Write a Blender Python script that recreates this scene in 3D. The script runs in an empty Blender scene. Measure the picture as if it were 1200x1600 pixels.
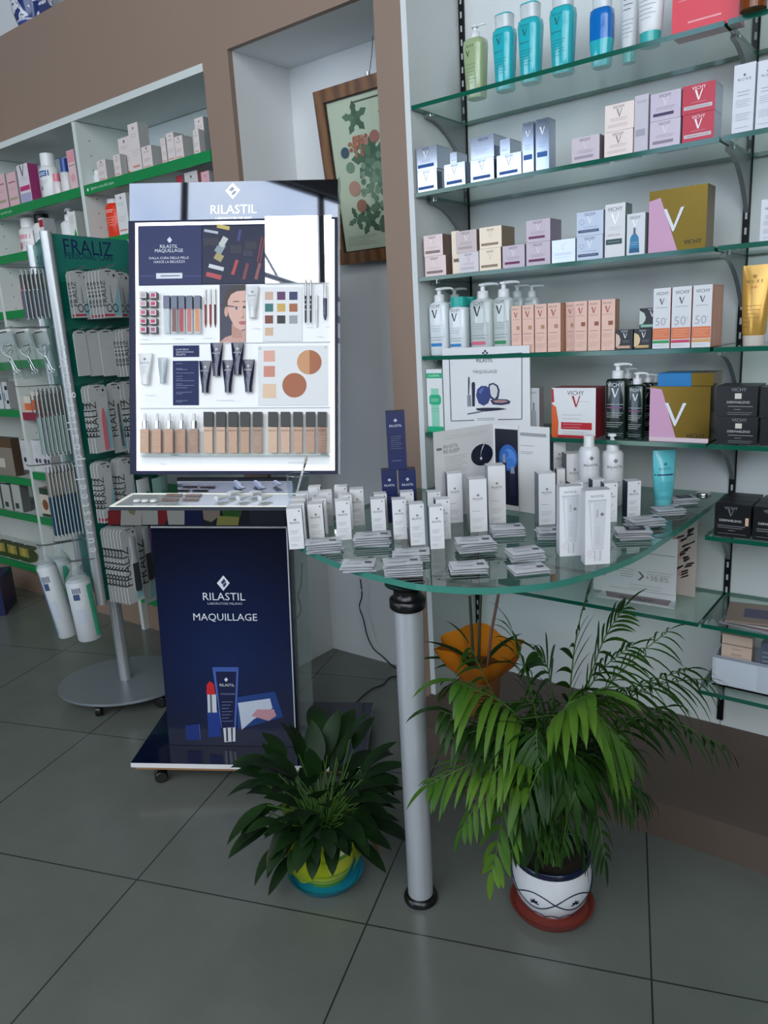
import bpy, math, random
from mathutils import Vector, Matrix
random.seed(11)
S = bpy.context.scene
COL = S.collection

# ---------------------------------------------------------------- camera
F_PX, PITCH, ROLL, YAW = 1180.857, -0.23563, -0.05729, -0.66129
EYE = Vector((0.0, 0.0, 1.4))
_f0 = Vector((math.sin(YAW), math.cos(YAW), 0)); _r0 = Vector((math.cos(YAW), -math.sin(YAW), 0)); _up = Vector((0, 0, 1))
FWD = math.cos(PITCH)*_f0 + math.sin(PITCH)*_up
_u = math.cos(PITCH)*_up - math.sin(PITCH)*_f0
RIGHT = math.cos(ROLL)*_r0 + math.sin(ROLL)*_u
UP = math.cos(ROLL)*_u - math.sin(ROLL)*_r0
cam = bpy.data.cameras.new('camera')
cam.sensor_fit = 'VERTICAL'; cam.sensor_height = 24.0; cam.sensor_width = 18.0
cam.lens = 24.0*F_PX/1600.0; cam.clip_start = 0.02; cam.clip_end = 200
cam_o = bpy.data.objects.new('camera', cam); COL.objects.link(cam_o)
cam_o.matrix_world = Matrix(((RIGHT.x, UP.x, -FWD.x, EYE.x), (RIGHT.y, UP.y, -FWD.y, EYE.y), (RIGHT.z, UP.z, -FWD.z, EYE.z), (0, 0, 0, 1)))
S.camera = cam_o

# ---------------------------------------------------------------- light and exposure
EXPOSURE = 0.07
SKY = 5.5
S.view_settings.view_transform = 'Standard'; S.view_settings.look = 'None'
S.view_settings.gamma = 1.0; S.view_settings.use_curve_mapping = False
S.view_settings.exposure = EXPOSURE
world = bpy.data.worlds.new('sky'); S.world = world; world.use_nodes = True
nt = world.node_tree; nt.nodes.clear()
def N(nt, t, **k):
    n = nt.nodes.new(t)
    for a, b in k.items(): setattr(n, a, b)
    return n
tc = N(nt, 'ShaderNodeTexCoord'); no = N(nt, 'ShaderNodeTexNoise'); no.inputs['Scale'].default_value = 2.2; no.inputs['Detail'].default_value = 6
rp = N(nt, 'ShaderNodeValToRGB')
rp.color_ramp.elements[0].position = .38; rp.color_ramp.elements[0].color = (.42, .56, .80, 1)
rp.color_ramp.elements[1].position = .60; rp.color_ramp.elements[1].color = (.97, .985, .955, 1)
bgn = N(nt, 'ShaderNodeBackground'); bgn.inputs['Strength'].default_value = SKY
wo = N(nt, 'ShaderNodeOutputWorld')
nt.links.new(tc.outputs['Generated'], no.inputs['Vector']); nt.links.new(no.outputs['Fac'], rp.inputs['Fac'])
nt.links.new(rp.outputs['Color'], bgn.inputs['Color']); nt.links.new(bgn.outputs['Background'], wo.inputs['Surface'])
S.cycles.max_bounces = 8; S.cycles.transparent_max_bounces = 16; S.cycles.caustics_reflective = False; S.cycles.caustics_refractive = False
S.cycles.sample_clamp_indirect = 4.0
S.cycles.use_denoising = True

# window openings of the shop: (centre, size_x, size_z, normal into the room)
ROOM_X0, ROOM_X1, ROOM_Y0, ROOM_Z = -5.2, 2.3, -2.5, 5.6
WF = (-2.3, 2.1, 1.95, 5.3)       # front window x0 x1 z0 z1
WR = (-2.4, -.7, .9, 4.8)
WL = (-4.9, -3.1, 1.5, 2.95)         # unseen low window, added for the silver cartons' reflections and the left shelves
DR = (-2.9, -1.9, 0.12, 2.1)       # unseen door, added to light the niche and gold boxes, x0 x1 z0 z1        # right window y0 y1 z0 z1
def portal(name, loc, sx, sy, rot):
    l = bpy.data.lights.new(name, 'AREA'); l.shape = 'RECTANGLE'; l.size = sx; l.size_y = sy; l.cycles.is_portal = True
    o = bpy.data.objects.new(name, l); COL.objects.link(o); o.location = loc; o.rotation_euler = rot
portal('front_daylight', ((WF[0]+WF[1])/2, ROOM_Y0-.02, (WF[2]+WF[3])/2), WF[1]-WF[0], WF[3]-WF[2], (math.pi/2, 0, 0))
portal('added_door_daylight', ((DR[0]+DR[1])/2, ROOM_Y0-.02, (DR[2]+DR[3])/2), DR[1]-DR[0], DR[3]-DR[2], (math.pi/2, 0, 0))
portal('added_low_daylight', ((WL[0]+WL[1])/2, ROOM_Y0-.02, (WL[2]+WL[3])/2), WL[1]-WL[0], WL[3]-WL[2], (math.pi/2, 0, 0))
portal('side_daylight', (ROOM_X1+.02, (WR[0]+WR[1])/2, (WR[2]+WR[3])/2), WR[1]-WR[0], WR[3]-WR[2], (math.pi/2, 0, math.pi/2))

# ---------------------------------------------------------------- the room's main planes (metres)
YF, YB, YP, ZP = 2.068, 2.369, 1.862, 0.108         # shelf fronts, back wall, plinth front, plinth top
XN, ZC, XP, XL, XR = -2.19, 2.392, -1.54, -1.42, -0.525
Z1, Z2, Z3, Z4, Z5, Z7 = 2.047, 1.800, 1.550, 1.305, 1.057, 0.5565
ZG, ZBOARD, ZTOP = 2.072, 2.380, 2.801
ZT = 0.872                                          # top of the glass table

# ---------------------------------------------------------------- from a line of sight to a point on a real plane
def ray(u, v):
    return RIGHT*((u-600)/F_PX) - UP*((v-800)/F_PX) + FWD
def at_y(u, v, Y): d = ray(u, v); return EYE + d*((Y-EYE.y)/d.y)
def at_z(u, v, Z): d = ray(u, v); return EYE + d*((Z-EYE.z)/d.z)
def proj(P):
    q = Vector(P)-EYE; c = q.dot(FWD); return 600+F_PX*q.dot(RIGHT)/c, 800-F_PX*q.dot(UP)/c
def zat(X, Y, v):
    q = Vector((X, Y, 0))-EYE; k = (v-800)/F_PX
    return (-q.dot(UP)-k*q.dot(FWD))/(k*FWD.z+UP.z)
def depth(P): return (Vector(P)-EYE).dot(FWD)
class Frame:
    def __init__(s, M): s.M = M; s.I = M.inverted()
    def at(s, u, v, axis, val):
        o = s.I @ EYE; d = s.I.to_3x3() @ ray(u, v); k = (val-o[axis])/d[axis]; return o+d*k

# ---------------------------------------------------------------- materials
def lin(h):
    if not isinstance(h, str): return h
    h = h.lstrip('#'); c = [int(h[i:i+2], 16)/255 for i in (0, 2, 4)]
    return tuple(x/12.92 if x <= .04045 else ((x+.055)/1.055)**2.4 for x in c)
_MC = {}
def mat(hexc, rough=.45, metal=0.0, emit=0.0, spec=.5, noise=0.0, coat=0.0):
    k = (hexc, rough, metal, emit, spec, noise, coat)
    if k in _MC: return _MC[k]
    m = bpy.data.materials.new('paint_%s' % hexc.strip('#')); m.use_nodes = True; t = m.node_tree
    b = t.nodes['Principled BSDF']; c = lin(hexc)
    b.inputs['Base Color'].default_value = (*c, 1); b.inputs['Roughness'].default_value = rough
    b.inputs['Metallic'].default_value = metal; b.inputs['Specular IOR Level'].default_value = spec
    b.inputs['Coat Weight'].default_value = coat
    if emit: b.inputs['Emission Color'].default_value = (*c, 1); b.inputs['Emission Strength'].default_value = emit
    if noise:
        n = N(t, 'ShaderNodeTexNoise'); n.inputs['Scale'].default_value = 9; n.inputs['Detail'].default_value = 5
        tcn = N(t, 'ShaderNodeTexCoord'); r = N(t, 'ShaderNodeValToRGB')
        r.color_ramp.elements[0].position = .3; r.color_ramp.elements[1].position = .7
        r.color_ramp.elements[0].color = (*[x*(1-noise) for x in c], 1); r.color_ramp.elements[1].color = (*[min(1, x*(1+noise)) for x in c], 1)
        t.links.new(tcn.outputs['Object'], n.inputs['Vector']); t.links.new(n.outputs['Fac'], r.inputs['Fac']); t.links.new(r.outputs['Color'], b.inputs['Base Color'])
    _MC[k] = m; return m
def glass(name, tint, body=0.0, bodyc='#ffffff', rough=0.0, ior=1.5):
    """pane or clear plastic: transparent with a Fresnel reflection, body = share of milky surface"""
    k = (name, tint, body, bodyc)
    if k in _MC: return _MC[k]
    m = bpy.data.materials.new(name); m.use_nodes = True; t = m.node_tree; t.nodes.clear()
    out = N(t, 'ShaderNodeOutputMaterial'); tr = N(t, 'ShaderNodeBsdfTransparent'); tr.inputs['Color'].default_value = (*lin(tint), 1)
    gl = N(t, 'ShaderNodeBsdfGlossy'); gl.inputs['Roughness'].default_value = rough; gl.inputs['Color'].default_value = (1, 1, 1, 1)
    fr = N(t, 'ShaderNodeFresnel'); fr.inputs['IOR'].default_value = ior; mx = N(t, 'ShaderNodeMixShader')
    last = tr
    if body:
        df = N(t, 'ShaderNodeBsdfDiffuse'); df.inputs['Color'].default_value = (*lin(bodyc), 1)
        m2 = N(t, 'ShaderNodeMixShader'); m2.inputs[0].default_value = body
        t.links.new(tr.outputs[0], m2.inputs[1]); t.links.new(df.outputs[0], m2.inputs[2]); last = m2
    ge = N(t, 'ShaderNodeNewGeometry'); iv = N(t, 'ShaderNodeMath', operation='SUBTRACT'); iv.inputs[0].default_value = 1.0
    ml = N(t, 'ShaderNodeMath', operation='MULTIPLY')          # the reflection belongs to the outer face only
    t.links.new(ge.outputs['Backfacing'], iv.inputs[1]); t.links.new(fr.outputs[0], ml.inputs[0]); t.links.new(iv.outputs[0], ml.inputs[1])
    t.links.new(ml.outputs[0], mx.inputs[0]); t.links.new(last.outputs[0], mx.inputs[1]); t.links.new(gl.outputs[0], mx.inputs[2])
    t.links.new(mx.outputs[0], out.inputs['Surface']); _MC[k] = m; return m
def leafmat(name, a, b, rough=.35):
    m = bpy.data.materials.new(name); m.use_nodes = True; t = m.node_tree; p = t.nodes['Principled BSDF']
    n = N(t, 'ShaderNodeTexNoise'); n.inputs['Scale'].default_value = 7; tcn = N(t, 'ShaderNodeTexCoord'); r = N(t, 'ShaderNodeValToRGB')
    r.color_ramp.elements[0].color = (*lin(a), 1); r.color_ramp.elements[1].color = (*lin(b), 1)
    r.color_ramp.elements[0].position = .35; r.color_ramp.elements[1].position = .68
    t.links.new(tcn.outputs['Object'], n.inputs['Vector']); t.links.new(n.outputs['Fac'], r.inputs['Fac']); t.links.new(r.outputs['Color'], p.inputs['Base Color'])
    p.inputs['Roughness'].default_value = rough; p.inputs['Specular IOR Level'].default_value = .28
    return m
WHITE = '#e4e6e8'; INK = '#30343c'; NAVY = '#1b2a5c'
m_shelfglass = glass('green_glass', '#f2faf6'); m_edge = mat('#0f5a48', .12, 0, 0, .6)
m_clear = glass('clear_plastic', '#f4f8fa'); m_silver = mat('#c9ccd2', .16, 1.0); m_gold = mat('#6e5826', .26, 1.0)
m_chrome = mat('#d5d8dc', .1, 1.0); m_mirror = mat('#f2f4f6', .01, 1.0); m_black = mat('#0b0c0e', .3)

# ---------------------------------------------------------------- mesh builder
_GLY = {}
def glyphs(s):
    if s not in _GLY:
        cu = bpy.data.curves.new('g', 'FONT'); cu.body = s; cu.size = 1.0; cu.resolution_u = 2
        ob = bpy.data.objects.new('g', cu); me = ob.to_mesh()
        vs = [(v.co.x, v.co.y) for v in me.vertices]; fs = [tuple(p.vertices) for p in me.polygons]
        flip = [p.normal.z < 0 for p in me.polygons]; fs = [f[::-1] if q else f for f, q in zip(fs, flip)]
        ob.to_mesh_clear(); bpy.data.objects.remove(ob); bpy.data.curves.remove(cu)
        x0 = min(v[0] for v in vs); x1 = max(v[0] for v in vs); y0 = min(v[1] for v in vs); y1 = max(v[1] for v in vs)
        _GLY[s] = ([((x-x0)/(x1-x0)-.5, ((y-y0)-(y1-y0)/2)/(x1-x0)) for x, y in vs], fs, (y1-y0)/(x1-x0))
    return _GLY[s]
class MB:
    def __init__(s): s.v = []; s.f = []; s.i = []; s.sm = []; s.mats = []; s.lay = 0
    def mi(s, m):
        if isinstance(m, str): m = mat(m)
        if m not in s.mats: s.mats.append(m)
        return s.mats.index(m)
    def add(s, vs, fs, m, smooth=False, M=None):
        k = s.mi(m); b = len(s.v)
        for p in vs: s.v.append(tuple(M @ Vector(p)) if M is not None else tuple(p))
        for f in fs: s.f.append(tuple(b+i for i in f)); s.i.append(k); s.sm.append(smooth)
    def box(s, x0, x1, y0, y1, z0, z1, m, front=None, side=None, top=None, M=None):
        vs = [(x0, y0, z0), (x1, y0, z0), (x1, y1, z0), (x0, y1, z0), (x0, y0, z1), (x1, y0, z1), (x1, y1, z1), (x0, y1, z1)]
        for f, mm in (((0, 1, 5, 4), front), ((1, 2, 6, 5), side), ((2, 3, 7, 6), None), ((3, 0, 4, 7), side), ((4, 5, 6, 7), top), ((3, 2, 1, 0), None)):
            s.add([vs[i] for i in f], [(0, 1, 2, 3)], mm or m, M=M)
    def rect(s, x0, z0, x1, z1, m, y=0.0, yf=None, M=None):
        if yf is None: s.add([(x0, y, z0), (x1, y, z0), (x1, y, z1), (x0, y, z1)], [(0, 1, 2, 3)], m, M=M); return
        n = 6
        for i in range(n):
            a = x0+(x1-x0)*i/n; b = x0+(x1-x0)*(i+1)/n
            s.add([(a, yf(a, z0)+y, z0), (b, yf(b, z0)+y, z0), (b, yf(b, z1)+y, z1), (a, yf(a, z1)+y, z1)], [(0, 1, 2, 3)], m, M=M)
    def poly(s, pts, m, y=0.0, yf=None, M=None):
        ar = sum(pts[i][0]*pts[(i+1) % len(pts)][1]-pts[(i+1) % len(pts)][0]*pts[i][1] for i in range(len(pts)))
        if ar < 0: pts = pts[::-1]
        s.add([(x, (yf(x, z) if yf else 0)+y, z) for x, z in pts], [tuple(range(len(pts)))], m, M=M)
    def disc(s, cx, cz, r, m, y=0.0, rz=None, n=20, M=None, yf=None):
        rz = rz or r; s.poly([(cx+r*math.cos(a), cz+rz*math.sin(a)) for a in (2*math.pi*i/n for i in range(n))], m, y, yf, M)
    def text(s, t, cx, cz, w, m, y=0.0, yf=None, rot=0.0, M=None, hmax=None):
        g, fs, asp = glyphs(t)
        if hmax and asp*w > hmax: w = hmax/asp
        c, sn = math.cos(rot), math.sin(rot)
        pts = [(cx+w*(x*c-z*sn), cz+w*(x*sn+z*c)) for x, z in g]
        s.add([(x, (yf(x, z) if yf else 0)+y, z) for x, z in pts], fs, m, M=M)
    def loft(s, secs, m, n=20, smooth=True, cap0=True, cap1=True, M=None, axis='z'):
        """secs: (z, rx, ry[, p, cx, cy]) superellipse rings"""
        vs = []
        for q in secs:
            z, rx, ry = q[:3]; p = q[3] if len(q) > 3 else 2; cx = q[4] if len(q) > 4 else 0; cy = q[5] if len(q) > 5 else 0
            for i in range(n):
                a = 2*math.pi*(i+.5)/n; c, sn = math.cos(a), math.sin(a)
                vs.append((cx+rx*math.copysign(abs(c)**(2/p), c), cy+ry*math.copysign(abs(sn)**(2/p), sn), z))
        fs = []
        for j in range(len(secs)-1):
            for i in range(n): k = (i+1) % n; fs.append((j*n+i, j*n+k, (j+1)*n+k, (j+1)*n+i))
        s.add(vs, fs, m, smooth, M)
        if cap0: s.add(vs[:n], [tuple(range(n))[::-1]], m, False, M)
        if cap1: s.add(vs[-n:], [tuple(range(n))], m, False, M)
    def tube(s, pts, r, m, n=8, caps=True, M=None):
        pts = [Vector(p) for p in pts]; rings = []
        for i, p in enumerate(pts):
            d = (pts[min(i+1, len(pts)-1)]-pts[max(i-1, 0)]).normalized()
            a = d.cross(Vector((0, 0, 1)));
            if a.length < 1e-3: a = d.cross(Vector((1, 0, 0)))
            a.normalize(); b = a.cross(d); rr = r[i] if isinstance(r, (list, tuple)) else r
            rings.append([p+a*(rr*math.cos(t))+b*(rr*math.sin(t)) for t in (2*math.pi*k/n for k in range(n))])
        vs = [v for q in rings for v in q]; fs = []
        for j in range(len(pts)-1):
            for i in range(n): k = (i+1) % n; fs.append((j*n+i, (j+1)*n+i, (j+1)*n+k, j*n+k))
        s.add(vs, fs, m, True, M)
        if caps: s.add(rings[0], [tuple(range(n))], m, False, M); s.add(rings[-1], [tuple(range(n))[::-1]], m, False, M)
    def prism(s, pts, y0, y1, m, edge=None, M=None, axis='y'):
        """polygon in x,z swept along y, or (axis z) polygon in x,y swept along z"""
        n = len(pts); ar = sum(pts[i][0]*pts[(i+1) % n][1]-pts[(i+1) % n][0]*pts[i][1] for i in range(n))
        if ar < 0: pts = pts[::-1]
        if axis == 'y': A = [(x, y0, z) for x, z in pts]; B = [(x, y1, z) for x, z in pts]
        elif axis == 'x': A = [(y1, x, z) for x, z in pts]; B = [(y0, x, z) for x, z in pts]; A, B = B, A
        else: A = [(x, y, y1) for x, y in pts]; B = [(x, y, y0) for x, y in pts]
        r = tuple(range(n))
        if axis == 'x': s.add(A, [r[::-1]], m, M=M); s.add(B, [r], m, M=M); s.add(A+B, [(i, (i+1) % n, n+(i+1) % n, n+i) for i in r], edge or m, M=M)
        else:
            s.add(A, [r], m, M=M); s.add(B, [r[::-1]], m, M=M)
            s.add(A+B, [(i, n+i, n+(i+1) % n, (i+1) % n) for i in r], edge or m, M=M)
    def leaf(s, base, d, up, L, w, droop, m, n=6, fold=.25, tipw=.0, prof=None):
        base = Vector(base); d = Vector(d).normalized(); up = Vector(up); sd = d.cross(up)
        if sd.length < 1e-3: sd = Vector((1, 0, 0))
        sd.normalize(); vs = []; p = base.copy(); q = d.copy()
        for i in range(n+1):
            t = i/n; ww = (prof(t) if prof else math.sin(math.pi*min(1, t**.8))**.8)*w/2+tipw*(1-t)
            nn = sd.cross(q).normalized()
            vs += [p-sd*ww+nn*(ww*fold), p, p+sd*ww+nn*(ww*fold)]
            q = (q+Vector((0, 0, -1))*(droop/n)).normalized(); p = p+q*(L/n)
        fs = []
        for i in range(n):
            a = 3*i; fs += [(a, a+1, a+4, a+3), (a+1, a+2, a+5, a+4)]
        s.add(vs, fs, m, True)
    def decor(s, items, w, h, y=0.0, yf=None, M=None, x0=None, z0=0.0):
        """items in fractions: x of the width, z of the height, sizes of the width"""
        x0 = -w/2 if x0 is None else x0; X = lambda x: x0+x*w; Z = lambda z: z0+z*h
        for k, it in enumerate(items):
            yy = y-.0004-.00012*k; c = it[0]
            if c == 'r': s.rect(X(it[1]), Z(it[2]), X(it[3]), Z(it[4]), it[5], yy, yf, M)
            elif c == 'p': s.poly([(X(a), Z(b)) for a, b in it[1]], it[2], yy, yf, M)
            elif c == 'd': s.disc(X(it[1]), Z(it[2]), it[3]*w, it[4], yy, it[5]*w if len(it) > 5 else None, M=M, yf=yf)
            elif c == 't': s.text(it[1], X(it[2]), Z(it[3]), it[4]*w, it[5], yy, yf, it[6] if len(it) > 6 else 0, M)
            elif c == 'l':
                _, a, z, b, n, dz, col = it[:7]; th = it[7] if len(it) > 7 else .0007
                for i in range(n):
                    e = b-(b-a)*(.25 if i % 3 == 2 else .08*(i % 2)); zz = Z(z)-i*dz*h
                    s.rect(X(a), zz-th/2, X(e), zz+th/2, col, yy, yf, M)
            elif c == 'V':
                _, cx, cz, sz, col = it[:5]; q = sz*w; cx = X(cx); cz = Z(cz)
                s.poly([(cx-.42*q, cz+.5*q), (cx-.2*q, cz+.5*q), (cx+.08*q, cz-.5*q), (cx-.06*q, cz-.5*q)], col, yy, yf, M)
                s.poly([(cx+.42*q, cz+.5*q), (cx+.3*q, cz+.5*q), (cx-.02*q, cz-.42*q), (cx+.06*q, cz-.5*q)], col, yy-.00006, yf, M)
            elif c == 'L':
                _, cx, cz, sz, col = it[:5]; q = sz*w; cx = X(cx); cz = Z(cz)
                for dx, dz in ((0, 1), (1, 0), (0, -1), (-1, 0)):
                    ex, ez = cx+dx*q*.3, cz+dz*q*.3; g = q*.24
                    s.poly([(ex-g, ez), (ex, ez-g), (ex+g, ez), (ex, ez+g)], col, yy, yf, M)
    def build(s, name, parent=None, loc=None, rz=0.0, M=None):
        me = bpy.data.meshes.new(name); me.from_pydata(s.v, [], s.f)
        for m in s.mats: me.materials.append(m)
        me.polygons.foreach_set('material_index', s.i); me.polygons.foreach_set('use_smooth', s.sm); me.update()
        o = bpy.data.objects.new(name, me); COL.objects.link(o)
        if parent: o.parent = parent
        if loc is not None: o.location = loc; o.rotation_euler = (0, 0, rz)
        if M is not None: o.matrix_world = M
        return o
def tag(o, label=None, cat=None, group=None, kind=None):
    if label: o['label'] = label
    if cat: o['category'] = cat
    if group: o['group'] = group
    if kind: o['kind'] = kind
    return o
def empty(name, loc=(0, 0, 0), rz=0.0, M=None):
    o = bpy.data.objects.new(name, None); COL.objects.link(o); o.empty_display_size = .05
    if M is not None: o.matrix_world = M
    else: o.location = loc; o.rotation_euler = (0, 0, rz)
    return o
def struct(mb, name): return tag(mb.build(name), kind='structure')
def carton(label, P, w, d, h, rz=0.0, front=WHITE, side=None, top=None, decor=(), group=None, name='carton', cat='carton', sided=None, M=None):
    b = MB(); fr = mat(front, .35) if isinstance(front, str) else front
    sd = (mat(side, .35) if isinstance(side, str) else side) if side else fr
    tp = (mat(top, .35) if isinstance(top, str) else top) if top else sd
    b.box(-w/2, w/2, 0, d, 0, h, sd, front=fr, side=sd, top=tp)
    # the tuck line of the lid on both sides
    for sx in (-1, 1):
        b.box(sx*w/2-.0003, sx*w/2+.0003, d*.08, d*.92, h-.0035, h-.0029, mat('#8d9196', .6))
    b.decor(decor, w, h)
    if sided:   # decoration on the right-hand side
        b.decor(sided, d, h, M=Matrix.Translation((w/2, d/2, 0)) @ Matrix.Rotation(math.pi/2, 4, 'Z'))
    return tag(b.build(name, loc=P, rz=rz, M=M), label, cat, group)
def bar_path(pts, k=4):
    """smooth polyline through pts"""
    pts = [Vector(p) for p in pts]; out = []
    for i in range(len(pts)-1):
        a = pts[max(i-1, 0)]; b = pts[i]; c = pts[i+1]; d = pts[min(i+2, len(pts)-1)]
        for j in range(k):
            t = j/k; out.append(.5*((2*b)+(c-a)*t+(2*a-5*b+4*c-d)*t*t+(3*b-a-3*c+d)*t**3))
    out.append(pts[-1]); return out

# ================================================================ the setting
def floor_material():
    m = bpy.data.materials.new('floor_tiles'); m.use_nodes = True; t = m.node_tree; p = t.nodes['Principled BSDF']
    tcn = N(t, 'ShaderNodeTexCoord'); mp = N(t, 'ShaderNodeMapping'); mp.vector_type = 'POINT'
    a = 0.34392
    mp.inputs['Rotation'].default_value = (0, 0, -a)        # tiles are laid at an angle to the walls
    rot = N(t, 'ShaderNodeVectorRotate'); rot.rotation_type = 'Z_AXIS'; rot.inputs['Angle'].default_value = -a
    t.links.new(tcn.outputs['Object'], rot.inputs['Vector'])
    sx = N(t, 'ShaderNodeSeparateXYZ'); t.links.new(rot.outputs['Vector'], sx.inputs[0])
    def grid(sock, off, pitch):
        ad = N(t, 'ShaderNodeMath', operation='ADD'); ad.inputs[1].default_value = off; t.links.new(sock, ad.inputs[0])
        dv = N(t, 'ShaderNodeMath', operation='DIVIDE'); dv.inputs[1].default_value = pitch; t.links.new(ad.outputs[0], dv.inputs[0])
        fr = N(t, 'ShaderNodeMath', operation='FRACT'); t.links.new(dv.outputs[0], fr.inputs[0])
        sb = N(t, 'ShaderNodeMath', operation='SUBTRACT'); sb.inputs[1].default_value = .5; t.links.new(fr.outputs[0], sb.inputs[0])
        ab = N(t, 'ShaderNodeMath', operation='ABSOLUTE'); t.links.new(sb.outputs[0], ab.inputs[0])
        gt = N(t, 'ShaderNodeMath', operation='LESS_THAN'); gt.inputs[1].default_value = .0021/pitch; t.links.new(ab.outputs[0], gt.inputs[0])
        return gt.outputs[0]
    gx = grid(sx.outputs[0], TILE_OX, .654); gy = grid(sx.outputs[1], TILE_OY, .637)
    mxn = N(t, 'ShaderNodeMath', operation='MAXIMUM'); t.links.new(gx, mxn.inputs[0]); t.links.new(gy, mxn.inputs[1])
    n = N(t, 'ShaderNodeTexNoise'); n.inputs['Scale'].default_value = 3.2; n.inputs['Detail'].default_value = 8; n.inputs['Roughness'].default_value = .65
    t.links.new(tcn.outputs['Object'], n.inputs['Vector'])
    r = N(t, 'ShaderNodeValToRGB'); r.color_ramp.elements[0].position = .3; r.color_ramp.elements[1].position = .75
    r.color_ramp.elements[0].color = (*lin('#626761'), 1); r.color_ramp.elements[1].color = (*lin('#6e736c'), 1)
    t.links.new(n.outputs['Fac'], r.inputs['Fac'])
    mc = N(t, 'ShaderNodeMix'); mc.data_type = 'RGBA'; t.links.new(mxn.outputs[0], mc.inputs[0]); t.links.new(r.outputs['Color'], mc.inputs[6]); mc.inputs[7].default_value = (*lin('#2e302f'), 1)
    t.links.new(mc.outputs[2], p.inputs['Base Color']); p.inputs['Roughness'].default_value = .22; p.inputs['Specular IOR Level'].default_value = .45
    return m
TILE_OX, TILE_OY = .5*.654+1.231+.003, .5*.637-1.445
def wallpaint(name, hexc, amt=.04):
    m = bpy.data.materials.new(name); m.use_nodes = True; t = m.node_tree; p = t.nodes['Principled BSDF']; c = lin(hexc)
    n = N(t, 'ShaderNodeTexNoise'); n.inputs['Scale'].default_value = 5; n.inputs['Detail'].default_value = 6
    tcn = N(t, 'ShaderNodeTexCoord'); r = N(t, 'ShaderNodeValToRGB')
    r.color_ramp.elements[0].color = (*[x*(1-amt) for x in c], 1); r.color_ramp.elements[1].color = (*[min(1, x*(1+amt)) for x in c], 1)
    t.links.new(tcn.outputs['Object'], n.inputs['Vector']); t.links.new(n.outputs['Fac'], r.inputs['Fac']); t.links.new(r.outputs['Color'], p.inputs['Base Color'])
    p.inputs['Roughness'].default_value = .6; return m
m_taupe = wallpaint('taupe_paint', '#8d7869'); m_wall = wallpaint('white_paint', '#d9dcdd'); m_lam = wallpaint('white_laminate', '#d6dbdb', .02)
m_dark = wallpaint('grey_paint', '#7a7672')
m_base = wallpaint('dark_taupe', '#5c4e46')

b = MB(); b.box(ROOM_X0, ROOM_X1, ROOM_Y0, YB+.01, -.1, 0, floor_material()); struct(b, 'floor')
b = MB(); b.box(ROOM_X0, ROOM_X1, ROOM_Y0, YB+.12, ROOM_Z, ROOM_Z+.1, m_dark); struct(b, 'ceiling')
b = MB(); b.box(ROOM_X0, ROOM_X1, YB+.01, YB+.12, -.1, ROOM_Z, m_wall); struct(b, 'wall_back')
XC = at_y(331, 245, YF).x                      # right edge of the opening of the left-hand shelves
b = MB()
T = YF+.022
for x0, x1, z0, z1 in ((ROOM_X0, XC, ZBOARD, ZTOP), (XC, XN, 0, ZTOP), (XN, XP, ZC, ZTOP), (XP, XL-.02, 0, ZTOP), (XL-.02, ROOM_X1, 2.66, ZTOP)):
    b.box(x0, x1, YF, T, z0, z1, m_taupe)
struct(b, 'wall_facade')
b = MB(); b.box(ROOM_X0, ROOM_X1, T, YB+.01, ZTOP-.02, ZTOP, m_taupe); struct(b, 'trim_1')
b = MB(); b.box(XN-.02, XN, T, YB+.01, 0, ZC+.02, m_wall); struct(b, 'wall_niche_left')
b = MB(); b.box(XP, XP+.02, T, YB+.01, 0, ZC+.02, m_wall); struct(b, 'wall_niche_right')
b = MB(); b.box(XN, XP, T, YB+.01, ZC, ZC+.02, m_wall); struct(b, 'ceiling_niche')
b = MB(); b.box(XL-.02, ROOM_X1, YP, YB+.01, 0, ZP, m_base); struct(b, 'baseboard_right')
b = MB(); b.box(ROOM_X0, XC, YF+.03, YB+.01, 0, .15, m_taupe); struct(b, 'baseboard_left')
b = MB(); b.box(ROOM_X0-.1, ROOM_X0, ROOM_Y0, YB+.12, -.1, ROOM_Z, m_dark); struct(b, 'wall_left')
def holed(name, x0, x1, z0, z1, hole, y0, y1, swap=False):
    b = MB(); a0, a1, c0, c1 = hole
    for p, q, r, s in ((x0, a0, z0, z1), (a1, x1, z0, z1), (a0, a1, z0, c0), (a0, a1, c1, z1)):
        if swap: b.box(y0, y1, p, q, r, s, m_dark)
        else: b.box(p, q, y0, y1, r, s, m_dark)
    return struct(b, name)
b = MB()
for p, q, r, s_ in ((ROOM_X0, WL[0], -.1, ROOM_Z), (WL[1], DR[0], -.1, ROOM_Z), (WL[0], WL[1], -.1, WL[2]), (WL[0], WL[1], WL[3], ROOM_Z), (DR[0], WF[0], DR[3], ROOM_Z), (WF[0], DR[1], DR[3], max(DR[3]+.02, WF[2])), (WF[1], ROOM_X1, -.1, ROOM_Z), (WF[0], WF[1], WF[3], ROOM_Z), (DR[1], WF[1], -.1, WF[2]), (DR[0], DR[1], -.1, DR[2])):
    if q > p: b.box(p, q, ROOM_Y0-.1, ROOM_Y0, r, s_, m_dark)
struct(b, 'wall_front')
holed('wall_right', ROOM_Y0-.1, YB+.12, -.1, ROOM_Z, WR, ROOM_X1, ROOM_X1+.1, True)
m_frame = mat('#23262c', .4)
b = MB()
for k in range(4):
    x = WF[0]+(WF[1]-WF[0])*k/3; b.box(x-.03, x+.03, ROOM_Y0-.07, ROOM_Y0-.03, WF[2], WF[3], m_frame)
for z in (WF[2], 3.9, WF[3]): b.box(WF[0], WF[1], ROOM_Y0-.07, ROOM_Y0-.03, z-.03, z+.03, m_frame)
struct(b, 'window_1')
b = MB()
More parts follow.
